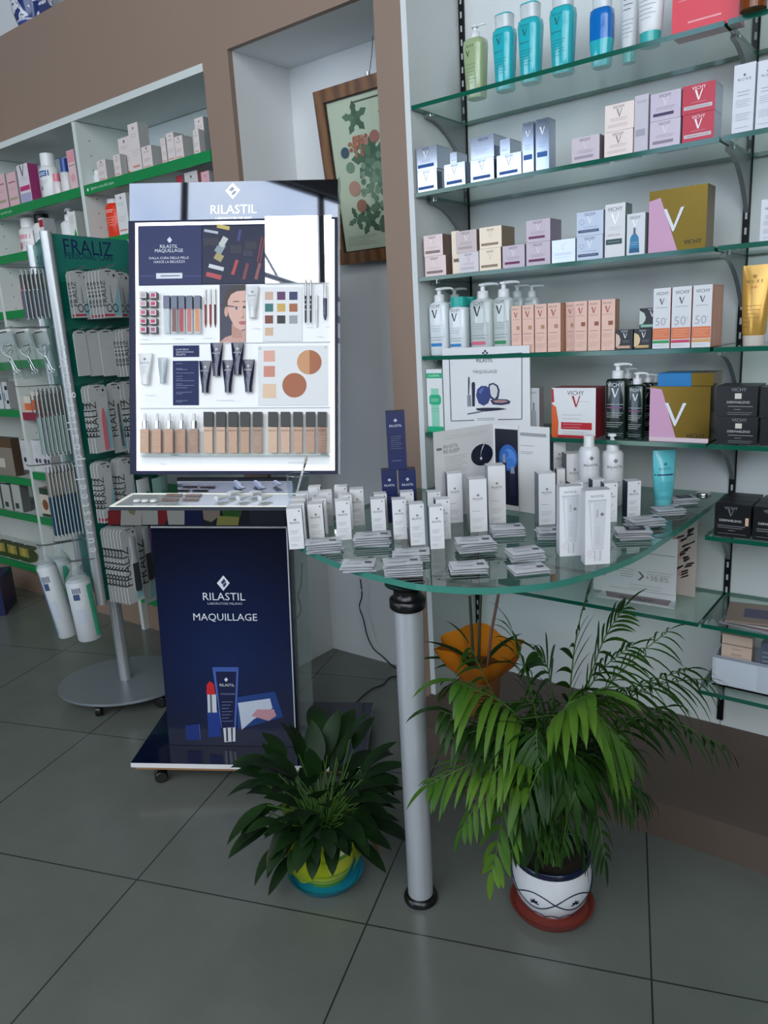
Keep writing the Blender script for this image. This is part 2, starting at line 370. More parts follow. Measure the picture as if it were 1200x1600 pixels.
for x in (DR[0]+.03, (DR[0]+DR[1])/2, DR[1]-.03): b.box(x-.03, x+.03, ROOM_Y0-.07, ROOM_Y0-.03, DR[2], DR[3], m_frame)
for z in (DR[2]+.03, DR[3]-.03): b.box(DR[0]+.06, DR[1]-.06, ROOM_Y0-.07, ROOM_Y0-.03, z-.03, z+.03, m_frame)
struct(b, 'added_door')  # frame of the added opening that lets low daylight reach the niche
b = MB()
for x in (WL[0], (WL[0]+WL[1])/2, WL[1]): b.box(x-.03, x+.03, ROOM_Y0-.07, ROOM_Y0-.03, WL[2], WL[3], m_frame)
struct(b, 'added_window')  # added so the silver cartons mirror a bright opening
b = MB()
for k in range(3):
    y = WR[0]+(WR[1]-WR[0])*k/2; b.box(ROOM_X1+.03, ROOM_X1+.07, y-.03, y+.03, WR[2], WR[3], m_frame)
for z in (WR[2], WR[3]): b.box(ROOM_X1+.03, ROOM_X1+.07, WR[0], WR[1], z-.03, z+.03, m_frame)
struct(b, 'window_2')

# steel canopy outside the front window, seen only in the display's mirrors
b = MB(); m_steel = mat('#1d2430', .5)
for z in (4.5, 5.1): b.tube([(-5.5, -4.4, z), (-1.2, -4.1, z+.15), (3.5, -4.4, z)], .035, m_steel, 8)
for x in (-3.6, -2.9, -2.2, -1.5, -.8, .2, 1.2):
    b.tube([(x, -4.3, 4.5), (x+.3, -4.3, 5.2)], .02, m_steel, 6); b.tube([(x, -4.3, 4.8), (x-.4, -4.6, 5.8)], .02, m_steel, 6)
b.box(-2.0, -1.7, -4.6, -4.4, -.1, 8, mat('#16204a', .4)); struct(b, 'steel_canopy')

# ---------------------------------------------------------------- the glass shelving on the right
m_rail = mat('#16181b', .4, .6); m_brk = mat('#8f9496', .35, .4)
ru = tag(empty('shelving_unit', (XL, YB, 0)), 'tall white wall unit with glass shelves right of the taupe pillar', 'shelving unit')
def upart(mb, name, root, label=None):
    o = mb.build(name, root); o.matrix_parent_inverse = Matrix.Translation(-root.location); return tag(o, label)
XEND = ROOM_X1
b = MB(); b.box(XL-.02, XL, YF, YB+.008, ZP, 2.66, m_lam); upart(b, 'side_panel', ru)
b = MB(); b.box(XL, XR-.001, YB, YB+.008, ZP, 2.66, m_lam); b.box(XR+.001, XEND, YB, YB+.008, ZP, 2.66, m_lam); upart(b, 'back_panel', ru)
for xr in (XL+.011, XR):
    b = MB(); b.box(xr-.009, xr+.009, YB-.008, YB, ZP+.02, 2.66, m_rail)
    for i in range(60):
        z = .2+.04*i; b.rect(xr-.003, z, xr+.003, z+.018, '#b9c0c2', YB-.0085)
    upart(b, 'slotted_rail', ru, 'black slotted rail')
def bracket(xr, z):
    b = MB(); pts = [(YB-.0085, z-.0068), (YF+.07, z-.0068), (YF+.065, z-.018)]
    for i in range(1, 9):
        t = i/8; pts.append((YF+.065+(YB-.0085-YF-.065)*t, z-.018-.125*t**2.2))
    b.prism(pts, xr-.006, xr+.006, m_brk, axis='x')
    b.tube([(xr, YF+.09, z-.012), (xr, YF+.09, z-.0066)], .012, m_chrome, 10)
    upart(b, 'bracket', ru)
for z in (Z1, Z2, Z3, Z4, Z5):
    bracket(XL+.011, z); bracket(XR, z)
bracket(XR, Z7); bracket(XL+.011, Z7); bracket(XR, .809); bracket(XR, .357)
def glass_shelf(x0, x1, z, label, group):
    b = MB(); h = .006; y0, y1 = YF, YB-.01
    for f, m in (((x0, x1, y0, y1), 0),):
        vs = [(x0, y0), (x1, y0), (x1, y1), (x0, y1)]
        b.prism(vs, -h, h, m_shelfglass, m_edge, axis='z')
    o = b.build('glass_shelf', loc=(0, 0, z)); return tag(o, label, 'shelf', group)
for z, n in ((Z1, 'topmost'), (Z2, 'second from top'), (Z3, 'third from top'), (Z4, 'fourth from top'), (Z5, 'fifth from top')):
    glass_shelf(XL+.004, XR-.004, z, 'green edged glass shelf between pillar and black rail, %s' % n, 'glass shelves of the wide bay')
    glass_shelf(XR+.004, XEND-.02, z, 'green edged glass shelf right of the black rail, %s' % n, 'glass shelves right of the rail')
glass_shelf(XL+.004, XR-.004, Z7, 'lowest glass shelf of wide bay under the glass table, holding a white card', 'glass shelves of the wide bay')
glass_shelf(XR+.004, XEND-.02, Z7, 'glass shelf right of the rail holding a pile of leaflets', 'glass shelves right of the rail')
glass_shelf(XR+.004, XEND-.02, .809, 'glass shelf at table height right of rail, holding black boxes', 'glass shelves right of the rail')
glass_shelf(XR+.004, XEND-.02, .357, 'lowest glass shelf right of the rail with a white tray', 'glass shelves right of the rail')

# ---------------------------------------------------------------- the white shelving on the left
m_green = mat('#0d8446', .3); m_redstrip = mat('#8e2f45', .3); m_lgrey = wallpaint('unit_white', '#cfd6d3', .02)
XB_, XA_ = -3.19, -4.05
lu = tag(empty('shelving_unit', (XB_, YB, 0)), 'white wall shelving with green edge strips left of the display', 'shelving unit')
b = MB(); b.box(ROOM_X0, XC, YF-.002, YB+.005, ZBOARD-.028, ZBOARD-.001, m_lgrey); upart(b, 'top_board', lu)
b = MB(); b.box(ROOM_X0, XC, YB, YB+.008, .15, ZBOARD-.03, m_lgrey); upart(b, 'back_panel', lu)
b = MB(); b.box(XC-.004, XC+.018, T, YB, .15, ZBOARD-.03, m_lgrey); upart(b, 'side_panel', lu)
for xd in (XA_, XB_):
    b = MB(); b.box(xd-.012, xd+.012, YF-.001, YB, .0, ZBOARD-.03, m_lgrey)
    for i in range(34):
        z = .3+.06*i
        for y in (YF+.06, YF+.22): b.disc(0, 0, .003, '#3a3d3c', 0, M=Matrix.Translation((xd+.0125, y, z)) @ Matrix.Rotation(math.pi/2, 4, 'Z'), n=8)
    upart(b, 'divider', lu)
LSH = {1: (2.072, 1.842, 1.587, 1.336, 1.06, .76, .45, .17), 2: (2.072, 1.858, 1.587, 1.336, 1.06, .735, .48, .17), 3: (2.072, 1.858, 1.587, 1.326, 1.073, .69, .48, .17)}
BAY = {1: (XB_+.013, XC-.006), 2: (XA_+.013, XB_-.013), 3: (ROOM_X0+.01, XA_-.013)}
for k, zs in LSH.items():
    x0, x1 = BAY[k]
    for z in zs:
        b = MB(); b.box(x0, x1, YF+.012, YB-.001, z-.012, z+.016, m_lgrey); sh = upart(b, 'shelf', lu)
        red = (k == 2 and z == 1.06)
        b = MB(); b.box(x0, x1, YF, YF+.011, z-.022, z+.018, m_redstrip if red else m_green)
        if z == 2.072 and k < 3:
            xs = x0+.05; b.text('Igiene e cura del corpo', xs+.09, z-.003, .17, '#bfe6cf', YF-.0006); b.disc(xs-.02, z-.003, .007, '#bfe6cf', YF-.0006)
        o = b.build('edge_strip', sh); tag(o, 'red edge strip' if red else 'green edge strip')

# ================================================================ builders for packaging
def surf(secs):
    zs = [q[0] for q in secs]
    def yf(x, z):
        for i in range(len(secs)-1):
            if z <= zs[i+1] or i == len(secs)-2:
                t = 0 if zs[i+1] == zs[i] else max(0, min(1, (z-zs[i])/(zs[i+1]-zs[i]))); a, c = secs[i], secs[i+1]
                rx = a[1]+(c[1]-a[1])*t; ry = a[2]+(c[2]-a[2])*t; p = (a[3] if len(a) > 3 else 2)
                return -ry*max(0.0, 1-min(.985, abs(x)/rx)**p)**(1/p)
    return yf
def pump(b, z, r, m, side=1, long=1.0):
    """collar, stem and spout of a dispenser, the spout towards side*x"""
    b.loft([(z, r, r), (z+r*.25, r*1.02, r*1.02), (z+r*1.3, r*.96, r*.96), (z+r*1.36, r*.8, r*.8)], m, 16)
    b.loft([(z+r*1.36, r*.42, r*.42), (z+r*2.2, r*.42, r*.42)], m, 12)
    b.loft([(z+r*2.2, r*.72, r*.72), (z+r*2.5, r*.75, r*.75), (z+r*2.62, r*.6, r*.6)], m, 16)
    L = r*2.5*long
    b.tube([(0, 0, z+r*2.44), (side*L*.5, 0, z+r*2.46), (side*L*.85, 0, z+r*2.40), (side*L, 0, z+r*2.18)], [r*.3, r*.27, r*.2, r*.16], m, 8)
def shelf_place(u0, u1, vt, zb, Y):
    um = (u0+u1)/2
    vb = proj(at_y(um, vt, Y)*1.0)[1]
    X = at_y(um, vt, Y).x
    for _ in range(3):
        vb = proj((X, Y, zb))[1]; vm = (vt+vb)/2; X = at_y(um, vm, Y).x
    x0 = at_y(u0, vm, Y).x; x1 = at_y(u1, vm, Y).x
    ht = zat(X, Y, vt)-zb
    return Vector(((x0+x1)/2, Y, zb)), x1-x0, ht
YS = YF+.012
KINDS = {}
def sc(u0, u1, vt, zb, label, kind, Y=YS, d=None, group=None, rz=0.0, gap=.0012):
    P, w, h = shelf_place(u0, u1, vt, zb, Y); k = KINDS[kind]; P.z += .0004
    carton(label, P, w-gap, d or (w-gap)*k.get('d', 1.0), h-.0006, rz, k['front'], k.get('side'), k.get('top'), k['decor'], group, k.get('name', 'carton'), k.get('cat', 'carton'), k.get('sided'))
    return zb+h
def vj(front, bar, ink='#5a5c66', side=None, v='#eef0f2', words=True, top=None, barx=(.1, .78), d=1.0):
    return dict(front=front, side=side, top=top, d=d, decor=[('t', 'VICHY', .48, .88, .4, ink), ('V', .5, .66, .24, v), ('l', .2, .46, .8, 2, .07, ink, .0005), ('r', barx[0], .16, barx[1], .27, bar)])
m_rosesil = mat('#c4b0ac', .28, .35); m_champ = mat('#cdbca6', .28, .35); m_lilsil = mat('#c9bccb', .25, .6); m_ice = mat('#d5dce6', .3, .4)
m_silv2 = mat('#b4bbc8', .13, 1.0)
KINDS.update(
    silver=dict(front=m_silv2, side=m_silv2, d=1.0, decor=[('t', 'VICHY', .5, .9, .34, '#6a7388'), ('V', .48, .66, .27, '#f0f2f6'), ('l', .3, .42, .7, 2, .06, '#8890a4', .0005), ('r', .1, .12, .84, .26, '#1f4f92')]),
    silverbig=dict(front=m_silv2, side=m_silv2, d=1.0, decor=[('t', 'VICHY', .55, .84, .44, '#59627a'), ('l', .2, .4, .8, 3, .08, '#8890a4', .0005)]),
    silvernarrow=dict(front=m_silv2, side=m_silv2, d=2.0, decor=[('l', .2, .3, .8, 2, .06, '#8890a4', .0005)]),
    silvertall=dict(front=m_silv2, side=m_silv2, d=1.1, decor=[('t', 'VICHY', .5, .95, .7, '#59627a'), ('V', .5, .77, .5, '#f4f6f8'), ('l', .2, .55, .8, 4, .03, '#8890a4', .0005), ('r', .1, .26, .86, .36, '#2b5c9e')]),
    lilac_flat=vj('#cfc3cc', '#a596a4', v='#d9d4dc', side='#7d6a6c'),
    cream=vj('#efdfd8', '#e0cfc8', v='#8e8c90'), lilac_tall=dict(front='#c9c2cc', d=1, decor=[('t', 'VICHY', .5, .88, .7, '#9a94a0'), ('r', .1, .28, .8, .4, '#a5a0ae')]),
    lilac=vj('#cbbfcf', '#3f2f58', v='#dcd6e2', side='#b3a6b8'), lilac2=vj('#cfc3d0', '#8c7f92', v='#ded8e2', side='#b3a6b8'),
    red=dict(front='#c2243c', side=m_silv2, top='#d9dadd', d=.9, decor=[('t', 'VICHY', .5, .87, .42, '#f3eeee'), ('V', .5, .62, .3, '#f6f2f2'), ('l', .28, .38, .72, 1, .06, '#e5b9c0', .0006), ('r', .06, .15, .92, .28, '#c8c4c6'), ('l', .12, .215, .85, 1, .1, '#8a3040', .001)]),
    tallwhite=dict(front='#d9dbe2', d=.8, decor=[('t', 'N U X E', .5, .78, .62, '#3c3f48'), ('d', .5, .84, .06, '#6c6e78'), ('l', .2, .6, .8, 2, .05, '#7c7e88', .001), ('l', .15, .48, .85, 4, .03, '#9c9ea8'), ('l', .15, .28, .85, 4, .03, '#9c9ea8'), ('l', .15, .08, .8, 1, .03, '#9c9ea8')]),
    rose=dict(front=m_rosesil, side='#7c6154', top=m_rosesil, d=1.1, decor=[('t', 'VICHY', .45, .88, .38, '#4a4042'), ('V', .47, .62, .25, '#f2ecec'), ('l', .2, .4, .8, 1, .06, '#75666a', .0005), ('r', .08, .14, .84, .26, '#75605a'), ('l', .14, .2, .78, 1, .1, '#c8b4ac', .001)]),
    rosepale=vj('#cfbfbf', '#b3a2a2', v='#eae4e4', side='#8f7a72'), palewhite=vj('#dcd4d8', '#c4bcc2', v='#c2bac2'),
    champ=dict(front=m_champ, side='#86705a', d=1.1, decor=[('t', 'VICHY', .5, .86, .34, '#6a5c4c'), ('V', .48, .64, .25, '#efe6da'), ('r', .08, .14, .84, .25, '#7d6a52'), ('l', .14, .195, .78, 1, .1, '#c8b79c', .001)]),
    champ_tall=dict(front=m_champ, side='#86705a', d=1.0, decor=[('r', .2, .28, .9, .36, '#7d6a52')]),
    plum=vj('#cbbdca', '#6b2850', v='#e0d8e2', side='#8d8294'), ice=dict(front=m_ice, side='#b9bfca', d=1.0, decor=[('V', .45, .72, .26, '#f4f6f8'), ('l', .1, .4, .9, 2, .06, '#6d86b4', .0007), ('l', .1, .22, .8, 1, .06, '#9aa6c0', .0006)]),
    sky=dict(front='#c6d2e6', side='#aab4c8', d=1.0, decor=[('t', 'VICHY', .5, .88, .42, '#4c566c'), ('V', .5, .64, .24, '#eef4fa'), ('d', .2, .58, .09, '#90a0bc'), ('d', .2, .58, .075, '#c6d2e6'), ('l', .25, .36, .8, 1, .06, '#7d8cae', .0006), ('r', .06, .14, .84, .25, '#2b3f63'), ('l', .12, .195, .78, 1, .1, '#a9b6ce', .001)]),
    slow=dict(front='#dfe0e2', side='#6f8a86', d=.9, decor=[('t', 'VICHY', .5, .9, .74, '#4b5058'), ('V', .5, .72, .5, '#ffffff'), ('l', .2, .56, .8, 2, .04, '#a2a6ac', .0006), ('t', 'SLOW AGE', .45, .42, .6, '#b5a9a4'), ('r', .06, .24, .86, .34, '#2f4a4c'), ('l', .15, .29, .75, 1, .1, '#9db2b0', .001)]),
    serum=dict(front='#d9dde2', side='#b4b6ba', d=.9, decor=[('t', 'VICHY', .45, .9, .62, '#4b5058'), ('p', [(.14, .05), (.72, .05), (.66, .42), (.55, .5), (.31, .5), (.2, .42)], '#2c7ea8'), ('p', [(.14, .05), (.72, .05), (.70, .16), (.16, .16)], '#175b86'), ('p', [(.36, .5), (.5, .5), (.48, .66), (.38, .66)], '#5b646c'), ('V', .45, .76, .36, '#ffffff'), ('l', .22, .3, .64, 2, .05, '#d6eaf2', .0006)]),
    pink=dict(front='#e8bfae', side='#b98a72', top='#d9b09e', d=.9, decor=[('t', 'VICHY', .42, .93, .66, '#7d5c58'), ('V', .45, .81, .46, '#a03c44'), ('l', .12, .71, .82, 1, .03, '#a8786c', .0008), ('r', .52, .49, .82, .57, '#b98a6c'), ('l', .1, .4, .8, 1, .03, '#7d5c54', .001), ('l', .1, .33, .8, 3, .035, '#b08474', .0006), ('l', .1, .17, .9, 3, .035, '#b08474', .0006)]),
    pinkdark=dict(front='#e8bfae', side='#b98a72', top='#d9b09e', d=.9, decor=[('t', 'VICHY', .42, .93, .66, '#7d5c58'), ('V', .45, .81, .46, '#a03c44'), ('l', .12, .71, .82, 1, .03, '#a8786c', .0008), ('r', .52, .5, .86, .58, '#96583c'), ('l', .1, .4, .8, 1, .03, '#7d5c54', .001), ('l', .1, .33, .8, 3, .035, '#b08474', .0006), ('l', .1, .17, .9, 3, .035, '#b08474', .0006)]),
    blackjar=dict(front='#17181c', d=1.0, decor=[('t', 'VICHY', .5, .92, .42, '#e6e6ea'), ('V', .55, .7, .3, '#e6e6ea'), ('p', [(.0, .12), (.14, .16), (.25, .32), (.28, .52), (.2, .72), (.0, .84)], '#d8bfae'), ('l', .4, .45, .85, 2, .08, '#8e8e96', .0008), ('r', .08, .07, .86, .2, '#caa68e')]),
    blackjar2=dict(front='#17181c', d=1.0, decor=[('t', 'VICHY', .5, .92, .42, '#e6e6ea'), ('V', .55, .7, .3, '#e6e6ea'), ('p', [(.0, .12), (.2, .16), (.33, .32), (.36, .52), (.26, .72), (.0, .84)], '#dfc69a'), ('l', .45, .45, .88, 2, .08, '#8e8e96', .0008), ('r', .08, .07, .86, .2, '#cbaa72')]),
    blackjar3=dict(front='#17181c', d=1.0, decor=[('t', 'VICHY', .7, .92, .42, '#e6e6ea'), ('V', .72, .7, .3, '#e6e6ea'), ('p', [(.0, .2), (.2, .24), (.33, .4), (.36, .56), (.26, .76), (.0, .9)], '#c2d0c8'), ('r', .08, .07, .9, .2, '#8cc0ac')]))
def sun(strip): return dict(front='#dcdee2', side='#cf8a6a', top='#dcdee2', d=.85, decor=[('t', 'VICHY', .52, .91, .74, '#3c4048'), ('V', .5, .78, .34, '#3c4048'), ('l', .18, .68, .82, 1, .03, '#6f747c', .0008), ('t', '50', .45, .45, .6, '#aeb2b8'), ('t', '+', .8, .49, .1, '#aeb2b8'), ('r', 0.02, .15, .98, .34, '#dd7a4c'), ('l', .1, .3, .9, 4, .035, '#f2cdb8', .0006), ('r', .02, .09, .98, .135, strip), ('l', .1, .05, .7, 1, .03, '#a8acb2', .0006)])
KINDS.update(sun_g=sun('#2f9a52'), sun_p=sun('#c83a5c'), sun_o=sun('#d9a25c'))

# ================================================================ products on the glass shelves, top shelf
def bottle(name, label, P, secs, m, decor=(), cap=None, capname='cap', capm=None, group=None, rz=0.0, parts=(), cat='bottle', n=24, w=None, h=None):
    root = tag(empty(name, P, rz), label, cat, group)
    b = MB(); b.loft(secs, m, n)
    W = w or 2*max(q[1] for q in secs); H = h or secs[-1][0]; b.decor(decor, W, H, 0, surf(secs)); b.build('body', root)
    if cap is not None:
        c = MB(); cap(c); o = c.build(capname, root)
    for nm, fn, lb in parts:
        c = MB(); fn(c); tag(c.build(nm, root), lb)
    return root
def clearbody(name, c, a=.55): return glass(name, '#f2f8f8', a, c)
Zs = Z1+.0066
def px(P, n): return n*depth(P)/F_PX
m_white = mat('#e3e6e8', .3); m_cyan = mat('#27b4bf', .12, 0, 0, .6, 0, .3); m_olive = mat('#9fb287', .15, 0, 0, .6, 0, .3)
def taper(w, h, k=.78, ry=.42, p=3.2):
    return [(0, w*k*.47, w*ry*.75, p), (.004, w*k*.5, w*ry*.8, p), (h*.5, w*(k+1)/4, w*ry*.9, p), (h*.88, w*.5, w*ry*.95, p), (h*.97, w*.47, w*ry*.9, p), (h, w*.36, w*ry*.7, p)]
P = at_z(745, 155, Zs); h = zat(P.x, P.y, 62)-P.z; w = px(P, 37)
bottle('pump_bottle', 'green gel pump bottle at the left end of the top glass shelf', P, taper(w, h), m_olive,
       [('t', 'VICHY', .45, .86, .4, '#4d5a48'), ('V', .35, .74, .22, '#20281f'), ('l', .15, .56, .7, 6, .06, '#6d7a60', .0008)], lambda c: pump(c, h, w*.2, m_white), 'pump', cat='bottle')
for (u, vb, vs, vt, wd), lab in zip(((790, 143, 46, 24, 36), (830, 131, 31, 7, 38), (880, 117, 13, -14, 40)),
        ('turquoise lotion bottle next to the green pump bottle on top shelf', 'turquoise lotion bottle in the middle of three on top shelf', 'turquoise lotion bottle nearest the blue one on top shelf')):
    P = at_z(u, vb, Zs); h = zat(P.x, P.y, vs)-P.z; w = px(P, wd); hc = zat(P.x, P.y, vt)-P.z-h
    bottle('lotion_bottle', lab, P, taper(w, h), m_cyan, [('t', 'VICHY', .42, .88, .42, '#176a72'), ('V', .42, .78, .26, '#0d4a54'), ('l', .18, .62, .58, 1, .05, '#1b7a82', .0025), ('l', .18, .5, .75, 6, .045, '#1b7a82', .0008)],
           lambda c, w=w, h=h, hc=hc: (c.loft([(h, w*.38, w*.34, 3), (h+hc*.9, w*.39, w*.35, 3)], glass('cap_clear', '#ffffff', .8, '#dfe8ea'), 20), c.loft([(h+hc*.9, w*.4, w*.36, 3), (h+hc, w*.38, w*.34, 3)], m_cyan, 20)), 'cap', group='turquoise lotion bottles')
P = at_z(940, 106, Zs); h = zat(P.x, P.y, 15)-P.z; w = px(P, 36); hc = .05
root = bottle('remover_bottle', 'two tone blue makeup remover bottle on top shelf', P, [q for q in taper(w, h*.52)][:4], m_cyan,
       parts=[('upper_liquid', lambda c: c.loft([(h*.455, w*.495, w*.4, 3.2), (h*.85, w*.5, w*.4, 3.2), (h*.97, w*.48, w*.38, 3.2), (h, w*.36, w*.3, 3.2)], mat('#0d6fc0', .12, 0, 0, .6, 0, .3), 24), 'deep blue upper liquid'),
              ('cap', lambda c: c.loft([(h, w*.39, w*.33, 3), (h+hc, w*.4, w*.34, 3)], glass('cap_clear', '#ffffff', .8, '#dfe8ea'), 20), None)])
def tube_secs(w, h, cap, flat=.012): return [(cap, w*.36, w*.3), (cap+h*.03, w*.4, w*.33), (cap+h*.35, w*.455, w*.27), (cap+h*.7, w*.49, w*.14), (h-.012, w*.5, .0035), (h, w*.5, .002)]
for (u, vb, wd, yo), lab in zip(((983, 99, 26, 0), (1016, 73, 40, 0)), ('slim white tube standing on its teal cap, top shelf', 'wide white tube on teal cap next to the red pack')):
    P = at_z(u, vb, Zs); w = px(P, wd); h = .2 if wd > 30 else .2; cp = .03
    bottle('cream_tube', lab, P, tube_secs(w*1.1, h, cp), m_white, [('l', .2, .75, .75, 3, .06, '#54585e', .002), ('l', .15, .5, .8, 4, .05, '#7d8288', .0012), ('l', .2, .3, .6, 1, .05, '#9a9ea4', .001)],
           lambda c, w=w, cp=cp: c.loft([(0, w*.38, w*.36), (cp, w*.4, w*.38)], mat('#3fb3b0', .2), 20), 'cap', group='white tubes on the top shelf', cat='tube')
P = at_z(1100, 46, Zs); P2 = at_z(1046, 58, Zs); P3 = at_z(1153, 33, Zs)
w = (P3-P2).length; carton('large coral red pack at the right end of top shelf', (P.x, P.y, Zs), w, .06, .2, 0, '#e0404c', '#b92f3c', None,
       [('d', .33, .85, .13, '#ee8288'), ('d', .33, .85, .09, '#e0404c'), ('l', .1, .42, .42, 2, .05, '#f2b4b8', .0012), ('l', .25, .12, .75, 1, .05, '#f0a4a8', .004), ('d', .82, .7, .16, '#e6606a')], name='gift_pack', cat='box')
P = at_z(1192, 12, Zs); bottle('amber_bottle', 'amber brown bottle at the top right corner of the shelves', (XR+.06, P.y, Zs), [(0, .028, .028), (.1, .03, .03), (.13, .015, .015)], mat('#7a3d14', .15), [('l', .2, .4, .8, 3, .1, '#d8b48c', .001)],
       lambda c: c.loft([(.13, .016, .016), (.16, .016, .016)], m_black, 16), cat='bottle')

# second shelf
Zs = Z2+.0064; g = 'mirror silver cream cartons'
t = sc(650, 683, 266, Zs, 'mirror silver carton at left end of second shelf, lower of two', 'silver', group=g)
sc(649, 683, 229, t, 'mirror silver carton stacked at the left end of second shelf', 'silver', group=g)
t = sc(694, 727, 255, Zs, 'dark blue tinted silver carton with a narrow one on top', 'silver', group=g)
sc(703, 714, 238, t, 'narrow silver carton turned sideways above the second silver carton', 'silvernarrow', group=g, d=.06)
t = sc(735, 772, 248, Zs, 'lower silver carton of the third stack on second shelf', 'silver', group=g)
sc(735, 772, 212, t, 'plain bright silver carton on top of the third stack', 'silverbig', group=g)
t = sc(776, 815, 240, Zs, 'silver carton with blue bar beside the two tall silver ones', 'silver', group=g)
sc(781, 797, 217, t, 'narrow silver carton on the carton beside the tall ones', 'silvernarrow', group=g, d=.07)
sc(816, 834, 191, Zs, 'left one of two tall slim silver cartons', 'silvertall', group='tall silver cartons')
sc(837, 858, 185, Zs, 'right one of two tall slim silver cartons', 'silvertall', group='tall silver cartons')
sc(893, 937, 213, Zs, 'flat lilac carton standing alone on second shelf', 'lilac_flat')
t = sc(944, 989, 204, Zs, 'cream white carton under its twin on second shelf', 'cream', group='cream white cartons')
sc(945, 991, 161, t, 'cream white carton on top of its twin on second shelf', 'cream', group='cream white cartons')
sc(991, 1013, 148, Zs, 'tall narrow lilac carton beside the cream white stack', 'lilac_tall')
t = sc(1015, 1063, 187, Zs, 'lower pale lilac carton beside the red ones', 'lilac2', group='lilac cartons on the second shelf')
sc(1016, 1064, 143, t, 'upper lilac carton with a dark violet bar beside the red ones', 'lilac', group='lilac cartons on the second shelf')
t = sc(1066, 1116, 176, Zs, 'lower red carton with silver side on second shelf', 'red', group='red cartons')
sc(1066, 1118, 130, t, 'upper red carton with silver side on second shelf', 'red', group='red cartons')
sc(1145, 1179, 99, Zs, 'tall white carton next to the rail on second shelf', 'tallwhite', group='tall white cartons')
sc(1182, 1216, 92, Zs, 'tall white carton cut by the picture edge on second shelf', 'tallwhite', group='tall white cartons')

# third shelf
Zs = Z3+.0064; g = 'cream cartons on the third shelf'
t = sc(664, 697, 400, Zs, 'rose carton at left end of third shelf, lower of two', 'rose', group=g)
sc(662, 692, 367, t, 'rose silver carton stacked at left end of third shelf', 'rose', group=g)
sc(706, 718, 361, Zs, 'tall champagne carton half hidden behind the rose grey pair', 'champ_tall', group=g, Y=YS+.02)
t = sc(717, 748, 394, Zs, 'pale pinkish carton below the rose grey one', 'palewhite', group=g)
sc(712, 745, 360, t, 'rose grey carton on top of the pale pinkish one', 'rosepale', group=g)
t = sc(749, 783, 388, Zs, 'champagne carton with brown bar, lower of two', 'champ', group=g)
sc(749, 784, 354, t, 'champagne carton with brown bar, upper of two', 'champ', group=g)
sc(785, 820, 383, Zs, 'single low carton with plum bar beside the champagne stack', 'plum', group=g)
t = sc(822, 860, 378, Zs, 'carton with plum bar carrying another of its kind', 'plum', group=g)
sc(822, 860, 343, t, 'carton with plum bar standing on another', 'plum', group=g)
sc(862, 899, 374, Zs, 'ice white carton with blue print and a silver letter', 'ice', group=g)
t = sc(901, 942, 368, Zs, 'light blue carton with navy bar, lower of two', 'sky', group=g)
sc(901, 943, 330, t, 'light blue carton with navy bar, upper of two', 'sky', group=g)
sc(945, 977, 318, Zs, 'tall off white carton with dark green bar and grey side', 'slow')
sc(979, 1008, 333, Zs, 'white carton with a blue dropper bottle printed on it', 'serum')
def giftbox(u0, u1, vt, zb, label, d, Y=YS, base=False):
    P, w, h = shelf_place(u0, u1, vt, zb, Y); root = tag(empty('gift_box', P), label, 'gift box', 'gold and pink gift boxes')
    b = MB(); b.box(-w/2, w/2, 0, d, 0.0005, h, m_gold)
    b.decor([('p', [(0, 0.0), (.48, 0), (.2, .95), (0, .98)], '#cf9fbf')] if base else [('p', [(0, 0), (.52, 0), (.2, .88), (0, .84)], '#cf9fbf')], w, h)
    if base: b.box(-w/2+.001, w/2-.001, -.0012, 0, .0005, .012, '#d9c4cc')
    b.decor([('t', 'VICHY', .78, .12, .3, '#2c2414')], w, h, -.001)
    b.build('box_body', root)
    b = MB(); cx, cz, q = (.44*w-w/2, .5*h, w*.36)
    b.prism([(cx-.5*q, cz+.55*q), (cx-.34*q, cz+.55*q), (cx+.06*q, cz-.38*q), (cx-.03*q, cz-.56*q)], -.0016, -.0006, '#dfe2ea')
    b.prism([(cx+.5*q, cz+.55*q), (cx+.34*q, cz+.55*q), (cx-.03*q, cz-.4*q), (cx+.0*q, cz-.56*q), (cx+.05*q, cz-.5*q)], -.0019, -.0006, '#dfe2ea')
    b.build('letter_emblem', root); return zb+h
giftbox(1014, 1104, 293, Zs, 'gold and pink gift box on the third shelf', .07)
sc(1188, 1224, 310, Zs, 'white carton at the right picture edge of third shelf', 'tallwhite')

# fourth shelf
Zs = Z4+.0064
def clearpump(u0, u1, vs, vt, label, bar, cap='pump', Y=YF+.05, m=None, cm=None, grp='clear pump bottles on the fourth shelf', wide=False):
    P, w, h = shelf_place(u0, u1, vs, Zs, Y); P.y += w*.4; top = zat(P.x, P.y, vt)-Zs
    r = (top-h)/2.62 if cap == 'pump' else w*.4
    secs = [(0, w*.46, w*.3, 4), (.004, w*.49, w*.33, 4), (h*.92, w*.5, w*.34, 4), (h*.97, w*.46, w*.3, 3), (h, w*.3, w*.26, 2)]
    fn = (lambda c: pump(c, h, min(r, w*.3), m_white, 1, 1.25)) if cap == 'pump' else (lambda c: c.loft([(h, w*.42, w*.32, 3), (top, w*.42, w*.32, 3)], mat('#16a79c', .25), 20))
    ink = '#23282e'
    bottle('pump_bottle' if cap == 'pump' else 'capped_bottle', label, P, secs, m or clearbody('clear_body', '#e4ebea', .62),
           [('t', 'VICHY', .4, .92, .62, ink), ('V', .4, .78, .4, ink), ('l', .15, .56, .8, 3, .05, '#8a9496', .0008), ('l', .12, .34, .85, 2, .05, '#4c555a', .001), ('r', .12, .17, .76, .23, bar)], fn, 'pump' if cap == 'pump' else 'cap', group=grp)
milk = mat('#dfe6ea', .2, 0, 0, .5, 0, .3)
clearpump(795, 815, 464, 441, 'clear pump bottle behind the one with the green bar', '#99aabb', Y=YF+.12)
